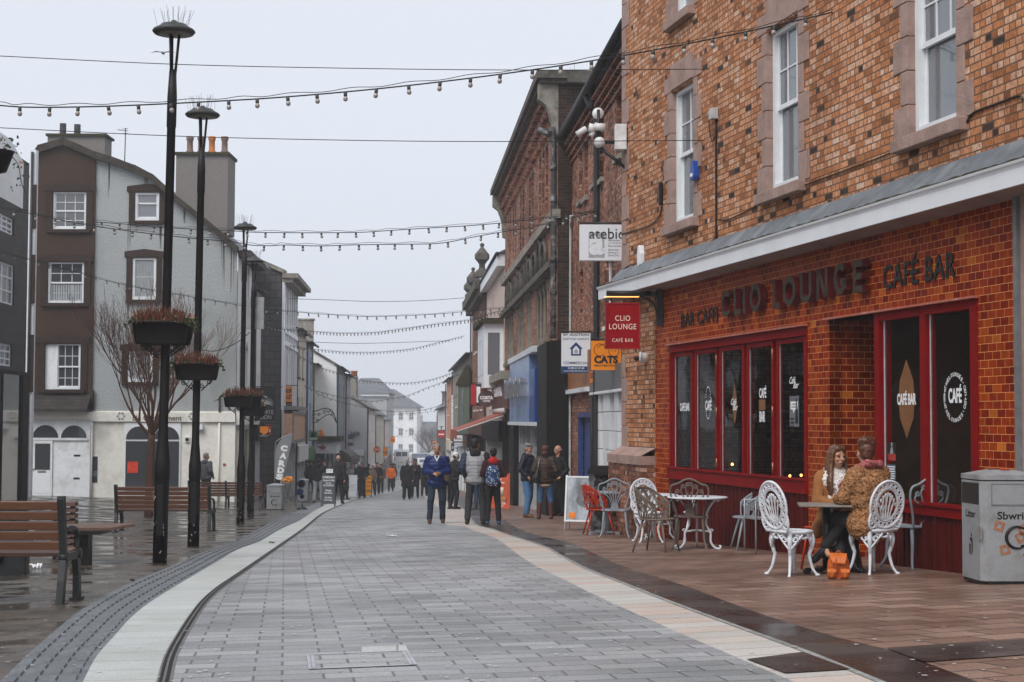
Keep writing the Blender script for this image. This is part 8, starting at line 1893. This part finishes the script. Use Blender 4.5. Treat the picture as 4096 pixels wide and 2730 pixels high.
def person(label, loc, rz, H=1.75, J=None, top=None, bot=None, shoe=None, hair=None, skin=None, hem=.86, bulk=1.0, quilted=0, bald=False, longhair=0, hood=None, hat=None, vox=.014, face=True, yaw=0, boots=0, leg=1.0, furry=False, hairfn=None, collar=True, skirt=0, hands=True, group='people walking in the street'):
    J = J or stand(); skin = skin or m_skin; k = H / 1.75; h = J['hd']; R_ = Matrix.Rotation(yaw, 3, 'Z'); q = lambda x, y, z: h + R_ @ vx(x, y, z)
    P = [('e', q(0, .012, .03), (.074, .092, .088), (0, 0, yaw)), ('e', q(0, -.022, -.035), (.056, .066, .075), (0, 0, yaw)), ('e', q(0, -.052, -.085), (.026, .024, .022)), ('c', q(0, -.088, .005), .010, q(0, -.108, -.032), .0145), ('c', q(-.02, -.083, -.067), .0085, q(.02, -.083, -.067), .0085),
         ('e', q(-.034, -.074, .014), (.020, .014, .010)), ('e', q(.034, -.074, .014), (.020, .014, .010)), ('e', q(-.036, -.066, -.03), (.020, .02, .018)), ('e', q(.036, -.066, -.03), (.020, .02, .018)), ('e', q(-.076, .008, -.008), (.010, .020, .032)), ('e', q(.076, .008, -.008), (.010, .020, .032)), ('c', h + vx(0, .015, -.06), .052, J['nec'] - vx(0, 0, .04), .060)]
    P += [('e', J['che'], (.155, .10, .18)), ('e', J['pel'], (.15, .10, .12)), ('c', J['che'], .12, J['pel'], .12)]
    for s in 'LR':
        P += [('c', J['sho' + s], .05, J['elb' + s], .04), ('c', J['elb' + s], .038, J['wri' + s], .026), ('c', J['hip' + s], .075, J['kne' + s], .052), ('c', J['kne' + s], .05, J['ank' + s], .036), ('c', J['nec'] - vx(0, 0, .06), .05, J['sho' + s], .05), ('c', J['ank' + s], .036, J['ank' + s] + vx(0, -.10, -.05), .026)]
        if hands: hand(P, J['wri' + s], J['elb' + s], side=1 if s == 'L' else -1, curl=.7)
        else: P += [('e', J['wri' + s], (.035, .04, .045))]
    body = blob('person', P, vox * .75 if face else vox, None, skin, smooth=1); body.location = loc; body.rotation_euler = (0, 0, rz); body.scale = (k, k, k); tag(body, label, 'person', group)
    # trousers
    r = leg; P = [('e', J['pel'] - vx(0, 0, .02), (.165 * r, .115, .11))]
    for s in 'LR':
        bt = .0 if not boots else .0
        P += [('c', J['hip' + s], .098 * r, J['kne' + s], .076 * r), ('c', J['kne' + s], .075 * r, J['ank' + s] + (vx(0, 0, .03) if not boots else (J['kne' + s] - J['ank' + s]) * .6), (.064 if not boots else .052) * r), ('c', J['hip' + s], .09 * r, J['pel'], .10 * r)]
    blob('trousers', P, vox, body, bot, folds(1, .009), smooth=1)
    for s in 'LR':
        a = J['ank' + s]; d = (a - J['kne' + s]).normalized(); f = vx(0, -1, 0) if abs(d.z) > .7 else vx(0, -.75, .5).normalized() if 'foot' not in J else J['foot']
        if 'foot' + s in J: f = J['foot' + s]
        P = [('c', a - d * .05, .050, a + f * .02 + d * .04, .050), ('c', a + d * .038 + f * .0, .046, a + d * .05 + f * .155, .037), ('e', a + d * .045 - f * .045, (.044, .044, .042)), ('c', a + d * .03 + f * .05, .045, a + d * .052 + f * .13, .042)]
        if boots: P.append(('c', a, .05, a - d * .30, .062))
        blob('shoe', P, min(vox, .011), body, shoe, smooth=1)
    # upper garment
    b = bulk; P = [('e', J['che'], (.195 * b, .135 * b, .20)), ('c', J['che'], .145 * b, vx(J['pel'].x, J['pel'].y, J['pel'].z + .03), .150 * b), ('e', J['che'] - vx(0, 0, .14), (.185 * b, .135 * b, .18)), ('c', J['nec'] - vx(0, 0, .045), .075, J['che'], .1), ('e', vx(J['pel'].x, J['pel'].y, (J['pel'].z + hem) / 2 + .01), (.19 * b, .14 * b, max(.07, (J['pel'].z - hem) / 2 + .06)))]
    if hem < .78:
        for x in (-.07, .07): P.append(('c', J['pel'] + vx(x, 0, 0), .12 * b, vx(x * 1.15 + J['pel'].x, J['pel'].y, hem + .10), .12 * b + skirt))
    if collar: P.append(('c', J['nec'] + vx(0, .02, -.02), .074, J['nec'] + vx(0, .015, .02), .070))
    for s in 'LR': P += [('c', J['sho' + s] + vx(0, 0, -.015), .075 * b, J['elb' + s], .062 * b), ('c', J['elb' + s], .062 * b, J['wri' + s] + (J['elb' + s] - J['wri' + s]) * .08, .046 * b), ('c', J['nec'] - vx(0, 0, .06), .07 * b, J['sho' + s], .068 * b)]
    tp = blob('jacket', P, vox, body, top, quilt(1, quilted) if quilted else (fur(2) if furry else folds(3, .010)), smooth=1)
    if hood: blob('hood', [('e', J['nec'] + vx(0, .075, -.01), (.115, .07, .09)), ('c', J['nec'] + vx(-.09, .03, -.01), .04, J['nec'] + vx(0, .10, .02), .05), ('c', J['nec'] + vx(.09, .03, -.01), .04, J['nec'] + vx(0, .10, .02), .05)], vox, body, hood, folds(5), smooth=1)
    if hair:
        P = [('e', q(0, .024, .050), (.084, .096, .082), (0, 0, yaw)), ('e', q(0, -.02, .088), (.066, .070, .036), (0, 0, yaw)), ('e', q(0, .06, .0), (.076, .06, .078), (0, 0, yaw))]
        if bald: P = [('e', q(0, .045, .0), (.079, .065, .055), (0, 0, yaw)), ('c', q(-.072, .0, .01), .014, q(-.06, .07, .0), .03), ('c', q(.072, .0, .01), .014, q(.06, .07, .0), .03)]
        if longhair: P += [('c', q(-.07, .03, .02), .028, q(-.085, .0, -.08), .034), ('c', q(.07, .03, .02), .028, q(.085, .0, -.08), .034), ('c', q(0, .08, 0), .06, q(0, .10, -longhair), .075)]
        if hairfn: P = hairfn(q)
        blob('hair', P, min(vox, .012), body, hair, lambda c: noise.noise(c * 40) * .007, smooth=1)
    if hat: hat(body, q, vox)
    if face:
        for s in (-1, 1): mb = MB(); mb.ball(q(s * .032, -.0835, .001), (.012, .007, .0065), 8, 6); mb.obj('eye', M('eye_dark', (.02, .015, .012), rough=.2), body)
        mb = MB()
        for s in (-1, 1): mb.tube([q(s * .014, -.095, .018), q(s * .034, -.093, .025), q(s * .052, -.080, .018)], .0038, 5)
        mb.obj('eyebrow', hair if hair else M('eye_dark', (.02, .015, .012)), body)
        mb = MB(); mb.tube([q(-.022, -.091, -.066), q(0, -.0965, -.064), q(.022, -.091, -.066)], .0042, 5); mb.obj('mouth', M('lip', (.30, .09, .07)), body)
    return body
def stp(px, py, Z=None):
    if Z: p = at(px, py, Z); p.z = zg(p.x, Z); return p
    return gnd(px, py)
m_blk1 = cloth('black_cloth', (.016, .015, .016)); m_blk2 = cloth('charcoal_cloth', (.035, .034, .036)); m_jean = cloth('blue_denim', (.055, .11, .22), .35); m_jeand = cloth('dark_denim', (.022, .032, .05), .4); m_shoe = M('dark_shoe', (.025, .017, .013), rough=.4); m_hair = M('black_hair', (.012, .010, .009), rough=.5, var=.4, vscale=60); m_hairg = M('grey_hair', (.22, .21, .20), rough=.7, var=.4, vscale=60); m_hairb = M('brown_hair', (.085, .035, .018), rough=.5, var=.5, vscale=50)
m_blue = M('royal_blue_nylon', (.005, .017, .095), rough=.42, var=.25, vscale=5); m_brnj = M('brown_nylon', (.04, .022, .015), rough=.55, var=.3)
# the man with the phone
b = person('man in a royal blue quilted jacket walking towards us looking over his phone', stp(1745, 2095), R(4), 1.73, J=stand(.10, PH, hw=.095, spread=.05), top=m_blue, bot=m_jeand, shoe=M('brown_boot', (.07, .035, .018), rough=.5), hair=m_hairg, skin=m_skin2, quilted=.078, bulk=1.17, vox=.012, hem=.80, hairfn=lambda q: [('e', q(0, .022, .055), (.080, .094, .072)), ('e', q(0, .055, .01), (.078, .055, .06))])
mb = MB(); mb.box(-.035, .035, -.305, -.29, 1.09, 1.16, X=T(0, 0, 0)); mb.obj('phone', m_blk, b); mb = MB(); mb.prism([(-.045, 1.50), (0, 1.40), (.045, 1.50), (.062, 1.48), (.0, 1.35), (-.062, 1.48)], -.155, -.13); mb.obj('shirt_collar', m_lett, b)
# the pair seen from behind
m_vest = M('grey_quilted_vest', (.30, .30, .315), rough=.6, var=.12)
b = person('tall young man seen from behind in a grey body warmer with dark hood and sleeves', stp(1901, 2098), R(176), 1.80, J=stand(.02, PK, hw=.10, spread=.06), top=m_vest, bot=m_blk2, shoe=m_shoe, hair=m_hair, skin=m_skin3, quilted=.07, bulk=1.12, hem=.84, hood=m_blk1, vox=.013, face=False, yaw=-.5)
J = stand(.02, PK)
for s, x in (('L', -1), ('R', 1)): blob('sleeve', [('c', J['sho' + s] + vx(x * .03, 0, -.02), .092, J['elb' + s] + vx(x * .005, 0, 0), .078), ('c', J['elb' + s], .078, J['wri' + s], .06)], .013, b, M('sleeve_navy', (.02, .03, .06)) if s == 'R' else m_blk1, quilt(2, .07), smooth=1)
b = person('slim dark figure from behind with a blue star patterned backpack and red hood', stp(1972, 2098), R(182), 1.60, J=stand(.02, PH, hw=.07, spread=.06), top=cloth('maroon_black_cloth', (.035, .012, .014)), bot=m_blk1, shoe=M('blue_trainer', (.03, .06, .13)), hair=m_hair, skin=m_skin3, hood=cloth('bright_red_cloth', (.42, .015, .012)), vox=.013, face=False)
bag = blob('star_backpack', [('e', vx(.02, .20, 1.17), (.155, .10, .19)), ('e', vx(.02, .20, 1.02), (.165, .11, .15))], .012, b, M('star_bag_blue', (.015, .045, .14), rough=.6)); rg = random.Random(5); mb = MB()
for k in range(70):
    a = rg.uniform(R(25), R(155)); z = rg.uniform(.88, 1.34); zz = (z - 1.1) / .25; rr = math.sqrt(max(.02, 1 - zz * zz * .75)); y = .20 + .117 * rr * math.sin(a); x = .02 + .167 * rr * math.cos(a); pts = []
    r0 = rg.uniform(.010, .019); off = rg.uniform(0, 1)
    for i in range(10): q_ = off + 2 * pi * i / 10; r_ = r0 if i % 2 else r0 * .42; pts.append((r_ * math.cos(q_), r_ * math.sin(q_)))
    mb.prism(pts, 0, .006, X=T(x, y, z, rz=-(pi / 2 - a)))
mb.obj('stars', M('star_white', (.6, .68, .75)), b)
# people by the shopfront: flat cap, brown padded jacket with bag, third man
def cap(body, q, vox):
    blob('flat_cap', [('e', q(0, .01, .075), (.088, .11, .045)), ('e', q(0, -.10, .052), (.06, .055, .015))], .012, body, M('tweed', (.10, .10, .11), var=.5, vscale=60))
person('man in grey flat cap, dark padded jacket and light blue jeans by the shopfront', stp(2110, 2082, 38.5), R(62), 1.76, J=stand(.06, PK), top=M('navy_nylon', (.012, .016, .028), rough=.5), bot=cloth('light_denim', (.075, .16, .30), .3), shoe=M('tan_shoe', (.12, .05, .02), rough=.4), hair=m_hairg, quilted=.07, bulk=1.14, hat=cap, hood=m_blk1, vox=.013, leg=1.08)
def bun(q): return [('e', q(0, .03, .04), (.098, .100, .098)), ('e', q(0, .06, -.06), (.092, .075, .08)), ('e', q(-.03, .05, .08), (.07, .06, .05))]
b = person('woman from behind in a brown padded jacket and tall boots with a shoulder bag', stp(2180, 2092, 37), R(172), 1.68, J=stand(.02, PK, hw=.085, spread=.06), top=m_brnj, bot=m_jean, shoe=M('boot_leather', (.085, .028, .018), rough=.4), hair=M('auburn_brown_hair', (.075, .022, .012), rough=.5, var=.5, vscale=50), hairfn=bun, quilted=.085, bulk=1.16, boots=1, vox=.013, face=False)
blob('shoulder_bag', [('c', vx(.15, .17, 1.2), .035, vx(.19, .18, .98), .085), ('e', vx(.19, .18, .93), (.10, .06, .08))], .012, b, M('black_leather', (.02, .018, .018), rough=.35)); mb = MB(); mb.tube([(.12, .12, 1.43), (.16, .19, 1.18)], .012, 6); mb.tube([(.12, -.05, 1.44), (.12, .12, 1.43)], .012, 6); mb.obj('bag_strap', m_steel, b)
blob('lace_hem', [('e', vx(0, .03, .80), (.16, .12, .05))], .012, b, M('leopard_lace', (.28, .2, .13), var=.8, vscale=60))
person('older balding man half hidden behind the woman in the brown padded jacket', stp(2232, 2082, 39.2), R(-50), 1.72, J=stand(.05, PK), top=m_blk1, bot=m_blk1, shoe=m_shoe, hair=m_hairg, bald=True, vox=.014)
# white bobble hat and the ones round her
m_knit = M('white_knit', (.68, .68, .68), rough=.95, var=.15, vscale=60, bump=.8, bscale=80)
def bobble(body, q, vox): blob('bobble_hat', [('e', q(0, .02, .055), (.095, .105, .088)), ('c', q(0, .02, .015), .092, q(0, .02, .03), .092), ('e', q(0, .03, .175), (.05, .05, .05))], .012, body, m_knit, lambda c: noise.noise(c * 60) * .006)
person('person in a white bobble hat turned away behind the man in blue', stp(1815, 2030, 49), R(120), 1.72, J=stand(.04, PH, lean=.1), top=m_blk1, bot=m_blk1, shoe=m_shoe, hair=m_hairb, hat=bobble, quilted=.08, bulk=1.1, vox=.014, face=False)
person('brown haired woman glimpsed between the blue jacket and the white bobble hat', stp(1788, 2015, 56), R(10), 1.68, top=cloth('brown_check', (.09, .045, .03)), bot=m_blk1, shoe=m_shoe, hair=m_hairb, longhair=.18, vox=.016)
person('person in jeans hidden behind the tall young man', stp(1893, 2025, 50), R(185), 1.68, top=m_blk1, bot=m_jean, shoe=m_shoe, hair=m_hair, vox=.016, face=False)
# farther walkers
person('bearded man in a long black coat raising his hands, walking towards us', stp(1660, 1993), R(0), 1.78, J=stand(.05, (((-.24, -.02, 1.12), (-.05, -.22, 1.27)), ((.24, -.02, 1.12), (.03, -.22, 1.22))), hw=.10), top=m_blk1, bot=m_blk1, shoe=m_shoe, hair=m_hair, skin=m_skin3, hem=.55, vox=.016)
person('bulky figure in a long black overcoat walking away, grey haired', stp(1627, 1999), R(178), 1.72, top=m_blk1, bot=m_blk1, shoe=m_shoe, hair=m_hairg, hem=.55, bulk=1.22, skirt=.03, vox=.016, face=False, leg=1.2)
person('dark coated figure partly hidden left of the man in the blue jacket', stp(1697, 1982, 80), R(178), 1.65, top=m_blk1, bot=m_blk1, shoe=m_shoe, hair=m_hair, hem=.5, vox=.018, face=False)
person('man in a bright orange jacket and black trousers walking down mid street', stp(1563, 1964, 104), R(0), 1.78, J=stand(.05, PK, hw=.10), top=cloth('hi_vis_orange', (.88, .17, .01)), bot=m_blk1, shoe=m_shoe, hair=m_hair, skin=m_skin2, bulk=1.15, vox=.018, hem=.82)
person('dark figure directly behind the man in orange', stp(1571, 1950, 116), R(185), 1.78, top=m_blk2, bot=m_blk2, shoe=m_shoe, hair=m_hair, vox=.02, face=False)
person('man in a black jacket with pale fur hood left of the orange jacket', stp(1507, 1972, 90), R(3), 1.78, J=stand(.07, PK), top=m_blk1, bot=m_blk1, shoe=m_shoe, hair=m_hair, hood=m_vest, bulk=1.12, vox=.016)
person('camouflage jacket figure behind the black jacket with the fur hood', stp(1523, 1962, 95), R(8), 1.72, top=cloth('camouflage', (.09, .08, .06), .6), bot=m_blk2, shoe=m_shoe, hair=m_hair, vox=.02)
person('man in a flat cap and black jacket beside the white pavement board', stp(1448, 1970, 76), R(-4), 1.74, J=stand(.04, PK), top=m_blk1, bot=m_blk1, shoe=m_shoe, hair=m_hairg, hat=cap, bulk=1.15, vox=.016)
person('white haired man behind the man in the flat cap', stp(1437, 1962, 82), R(160), 1.74, top=m_blk1, bot=m_blk2, shoe=m_shoe, hair=M('white_hair', (.5, .5, .5)), vox=.018, face=False)
person('grey haired woman in a pale jacket behind the white pavement board', stp(1411, 1960, 84), R(10), 1.62, top=cloth('pale_grey_cloth', (.22, .24, .25)), bot=m_blk2, shoe=m_shoe, hair=m_hairg, vox=.018)
person('fair haired woman beside the orange barbers board', stp(1489, 1958, 86), R(-20), 1.6, top=cloth('beige_cloth', (.2, .15, .11)), bot=m_blk2, shoe=m_shoe, hair=M('fair_hair', (.3, .2, .11)), longhair=.1, vox=.018)
person('dark haired person behind the orange barbers board', stp(1474, 1956, 92), R(170), 1.72, top=m_blk1, bot=m_blk1, shoe=m_shoe, hair=m_hair, vox=.02, face=False)
person('man from behind in a dark jacket with pale back print and light grey joggers', stp(1272, 1976, 66), R(176), 1.78, J=stand(.03, PH, hw=.10, spread=.05), top=m_blk1, bot=cloth('grey_jersey', (.30, .31, .33)), shoe=m_shoe, hair=m_hair, hood=m_blk1, bulk=1.15, vox=.015, face=False, leg=1.15)
person('man in a dark suit by the doorway left of the grey joggers', stp(1241, 1958, 74), R(160), 1.78, top=m_blk1, bot=m_blk1, shoe=m_shoe, hair=m_hair, hem=.75, vox=.018, face=False)
person('dark haired man looking down right of the grey joggers', stp(1300, 1960, 72), R(-60), 1.76, top=m_blk1, bot=m_blk1, shoe=m_shoe, hair=m_hair, vox=.018)
person('big balding man in black behind the chalkboard', stp(1352, 1985, 62), R(165), 1.86, top=m_blk1, bot=m_blk1, shoe=m_shoe, hair=m_hairg, bald=True, bulk=1.3, vox=.016, face=False)
person('small dark figure crouching by the shop left of the white pavement board', stp(1382, 1965, 72), R(80), 1.35, top=cloth('brown_black_cloth', (.035, .028, .025)), bot=m_blk1, shoe=m_shoe, hair=m_hair, bulk=1.4, hem=.5, vox=.018, face=False)
person('older man in a grey hooded jacket standing by the pale wall beyond the benches', stp(822, 2010, 55.5), R(150), 1.80, J=stand(.02, PK), top=cloth('slate_jacket', (.085, .085, .09)), bot=m_blk2, shoe=m_shoe, hair=m_hairg, hood=cloth('slate_jacket', (.085, .085, .09)), bulk=1.15, vox=.014, face=False, yaw=-.5)
# ---------------------------------------------------------------- the two seated women
S1 = at(3345, 2090, 16.9); S1.z = zg(S1.x, S1.y)
# in her own frame: facing -y (towards us), hips on the seat, crossed leg swung to her right (our left)
J1 = dict(pel=vx(0, .02, .56), che=vx(-.02, -.03, .87), nec=vx(-.02, -.05, 1.05), hd=vx(-.015, -.085, 1.205), hipL=vx(-.08, .0, .54), hipR=vx(.08, .0, .54), kneR=vx(.02, -.43, .50), ankR=vx(.05, -.42, .09), kneL=vx(-.02, -.46, .585), ankL=vx(-.33, -.60, .27), footL=vx(-.75, -.35, -.45).normalized(), footR=vx(.1, -1, 0).normalized(),
          shoL=vx(-.17, -.02, 1.0), shoR=vx(.14, -.03, 1.0), elbL=vx(-.24, -.08, .74), wriL=vx(-.06, -.28, .70), elbR=vx(.20, -.12, .74), wriR=vx(.05, -.32, .72))
m_lh = M('long_brown_hair', (.10, .042, .018), rough=.42, var=.5, vscale=22, streak=8, spec=.5); m_tan = cloth('tan_wool', (.27, .11, .035), .15)
def hair1(q):
    P = [('e', q(0, .022, .050), (.085, .097, .082)), ('e', q(-.022, -.022, .082), (.050, .068, .040)), ('e', q(.026, -.02, .082), (.048, .068, .040)), ('e', q(0, .055, .0), (.078, .062, .08)), ('c', q(-.068, -.035, .05), .022, q(-.084, -.03, -.06), .022), ('c', q(.068, -.035, .05), .018, q(.084, -.03, -.06), .018)]
    for s, sh in ((-1, 1), (1, 1)):
        for k in range(3): P += [('c', q(s * (.066 + .006 * k), -.01 + .03 * k, .04), .020, q(s * (.092 + .008 * k), -.03 + .035 * k, -.12), .026), ('c', q(s * (.092 + .008 * k), -.03 + .035 * k, -.12), .026, q(s * (.10 if s > 0 else .125), -.075 + .04 * k, -.27), .026), ('c', q(s * (.10 if s > 0 else .125), -.075 + .04 * k, -.27), .024, q(s * (.07 if s > 0 else .12), -.10 + .03 * k, -.40), .010)]
    return P
w1 = person('young woman with long brown hair and chunky white scarf sitting with legs crossed', S1, R(8), 1.70, J=J1, top=m_tan, bot=m_blk1, shoe=M('black_ankle_boot', (.014, .013, .014), rough=.25), hair=m_lh, hairfn=hair1, hem=.50, vox=.010, yaw=.22, collar=False, leg=.9, group='women at the cafe table')
w1.scale = (.98, .98, .98)
sc = lambda c: noise.noise(c * 45) * .012 + math.sin(c.z * 120 + c.x * 40) * .003
blob('scarf', [('c', vx(-.11, -.07, 1.03), .055, vx(.08, -.07, 1.04), .055), ('c', vx(-.09, .02, 1.06), .045, vx(.08, .02, 1.06), .045), ('c', vx(-.1, -.10, 1.0), .055, vx(.07, -.12, .96), .06), ('e', vx(-.02, -.12, .90), (.125, .07, .12)), ('e', vx(-.10, -.08, .95), (.09, .07, .09)), ('c', vx(-.10, -.12, .80), .03, vx(-.14, -.20, .58), .035)], .010, w1, M('white_wool', (.66, .62, .58), rough=.95, var=.18, vscale=30, bump=1, bscale=50), sc, smooth=1)
blob('coat_skirt', [('c', vx(-.14, .0, .60), .07, vx(-.24, -.10, .40), .06), ('c', vx(-.1, .06, .55), .09, vx(-.2, .02, .42), .08), ('c', vx(.12, .05, .55), .08, vx(.16, .04, .42), .06)], .012, w1, m_tan, folds(2, .01), smooth=1)
blob('sock', [('c', J1['ankL'] + (J1['kneL'] - J1['ankL']) * .02, .045, J1['ankL'] + (J1['kneL'] - J1['ankL']) * .10, .047)], .008, w1, M('pale_blue_sock', (.35, .45, .5)))
blob('bare_ankle', [('c', J1['ankL'] + (J1['kneL'] - J1['ankL']) * .08, .042, J1['ankL'] + (J1['kneL'] - J1['ankL']) * .26, .0525)], .008, w1, m_skin)
S2 = Vector((cB.x - .02, cB.y - .0, cB.z))
J2 = dict(pel=vx(0, .0, .56), che=vx(0, -.01, .88), nec=vx(0, -.03, 1.06), hd=vx(.0, -.06, 1.215), hipL=vx(-.09, -.02, .54), hipR=vx(.09, -.02, .54), kneL=vx(-.10, -.45, .52), ankL=vx(-.10, -.40, .09), kneR=vx(.10, -.44, .52), ankR=vx(.14, -.28, .12), footL=vx(0, -1, 0), footR=vx(0, -1, -.1).normalized(), shoL=vx(-.17, -.01, 1.0), shoR=vx(.17, -.01, 1.0), elbL=vx(-.25, -.12, .78), wriL=vx(-.10, -.36, .76), elbR=vx(.25, -.10, .76), wriR=vx(.10, -.34, .74))
# leopard fur: procedural spots on tan
if 1:
    mf, n_, P_, new, lk = _nt('leopard_fur'); tc = new('ShaderNodeTexCoord'); vo = new('ShaderNodeTexVoronoi'); vo.inputs['Scale'].default_value = 34; vo.inputs['Randomness'].default_value = 1; lk(tc.outputs['Object'], vo.inputs['Vector'])
    r1 = ramp(new, [(.0, (.05, .022, .012)), (.22, (.12, .05, .024)), (.34, (.30, .145, .065)), (1, (.46, .26, .135))]); lk(vo.outputs['Distance'], r1.inputs[0])
    nz = new('ShaderNodeTexNoise'); nz.inputs['Scale'].default_value = 60; nz.inputs['Detail'].default_value = 6; lk(tc.outputs['Object'], nz.inputs['Vector']); r2 = ramp(new, [(.3, (.55, .5, .45)), (.7, (1.25, 1.2, 1.15))]); lk(nz.outputs['Fac'], r2.inputs[0])
    mx = new('ShaderNodeMix'); mx.data_type = 'RGBA'; mx.blend_type = 'MULTIPLY'; mx.inputs['Factor'].default_value = 1; lk(r1.outputs[0], mx.inputs['A']); lk(r2.outputs[0], mx.inputs['B']); lk(mx.outputs['Result'], P_.inputs['Base Color']); P_.inputs['Roughness'].default_value = .95; P_.inputs['Specular IOR Level'].default_value = .1
    bb = new('ShaderNodeBump'); bb.inputs['Strength'].default_value = 1; bb.inputs['Distance'].default_value = .02; lk(nz.outputs['Fac'], bb.inputs['Height']); lk(bb.outputs[0], P_.inputs['Normal'])
m_aub = M('auburn_hair', (.085, .028, .011), rough=.45, var=.6, vscale=45, spec=.5)
def hair2(q): return [('e', q(0, .03, .04), (.086, .092, .088)), ('e', q(0, .05, -.02), (.076, .062, .07)), ('e', q(.01, .04, .115), (.075, .07, .055)), ('e', q(-.035, .06, .10), (.05, .05, .05)), ('e', q(.05, .03, .10), (.045, .05, .045)), ('e', q(0, -.02, .10), (.05, .05, .04))]
w2 = person('woman seen from behind in a leopard print fur coat with auburn hair piled up', S2, R(212), 1.74, J=J2, top=mf, bot=m_blk2, shoe=m_shoe, hair=m_aub, hairfn=hair2, hem=.40, bulk=1.3, furry=True, vox=.010, yaw=-.25, collar=False, skirt=.02, group='women at the cafe table')
blob('scarf', [('c', vx(-.08, .05, 1.10), .045, vx(.08, .05, 1.10), .045), ('c', vx(-.085, .04, 1.09), .04, vx(-.07, -.09, 1.06), .04), ('c', vx(.085, .04, 1.09), .04, vx(.07, -.09, 1.06), .04), ('c', vx(.1, -.16, .98), .04, vx(.12, -.25, .86), .05)], .010, w2, M('red_white_scarf', (.30, .09, .09), rough=.9, var=.9, vscale=26, stain=(.55, .02, .02), sstain=18), folds(4, .012))
mb = MB(); rg = random.Random(8)
for k in range(60): a = rg.uniform(0, 6.28); r = rg.uniform(.03, .085); z = 1.215 + rg.uniform(.08, .17); mb.tube(bezier([(r * math.cos(a) * .7, -.03 + r * math.sin(a) * .7, z - .02), (r * math.cos(a), -.03 + r * math.sin(a), z + .01), (r * 1.25 * math.cos(a + .4), -.03 + r * 1.25 * math.sin(a + .4), z - .01)], 3), .0025, 3)
mb.obj('loose_curls', m_aub, w2)
mb = MB(); q2 = J2['hd']; mb.tube([(q2.x + .052 * math.cos(a) - .0, q2.y - .083, q2.z + .02 * math.sin(a)) for a in [2 * pi * i / 14 for i in range(14)]], .003, 4, closed=True); mb.tube([(q2.x - .08, q2.y - .07, q2.z + .01), (q2.x - .082, q2.y + .02, q2.z + .01)], .003, 4); mb.obj('glasses', M('glasses_tortoise', (.25, .12, .05)), w2)
# ================================================================ THE AIR
mb = MB(); mb.box(-110, 110, -30, 420, -14, 16); hz = mb.obj('haze', None); tag(hz, kind='stuff', label='thin grey winter mist filling the street')
mh = bpy.data.materials.new('haze'); mh.use_nodes = True; nh = mh.node_tree; nh.nodes.clear(); pv = nh.nodes.new('ShaderNodeVolumePrincipled'); pv.inputs['Density'].default_value = .0010; pv.inputs['Color'].default_value = (.93, .95, 1, 1); pv.inputs['Anisotropy'].default_value = .2
mo = nh.nodes.new('ShaderNodeOutputMaterial'); nh.links.new(pv.outputs[0], mo.inputs['Volume']); hz.data.materials.append(mh)
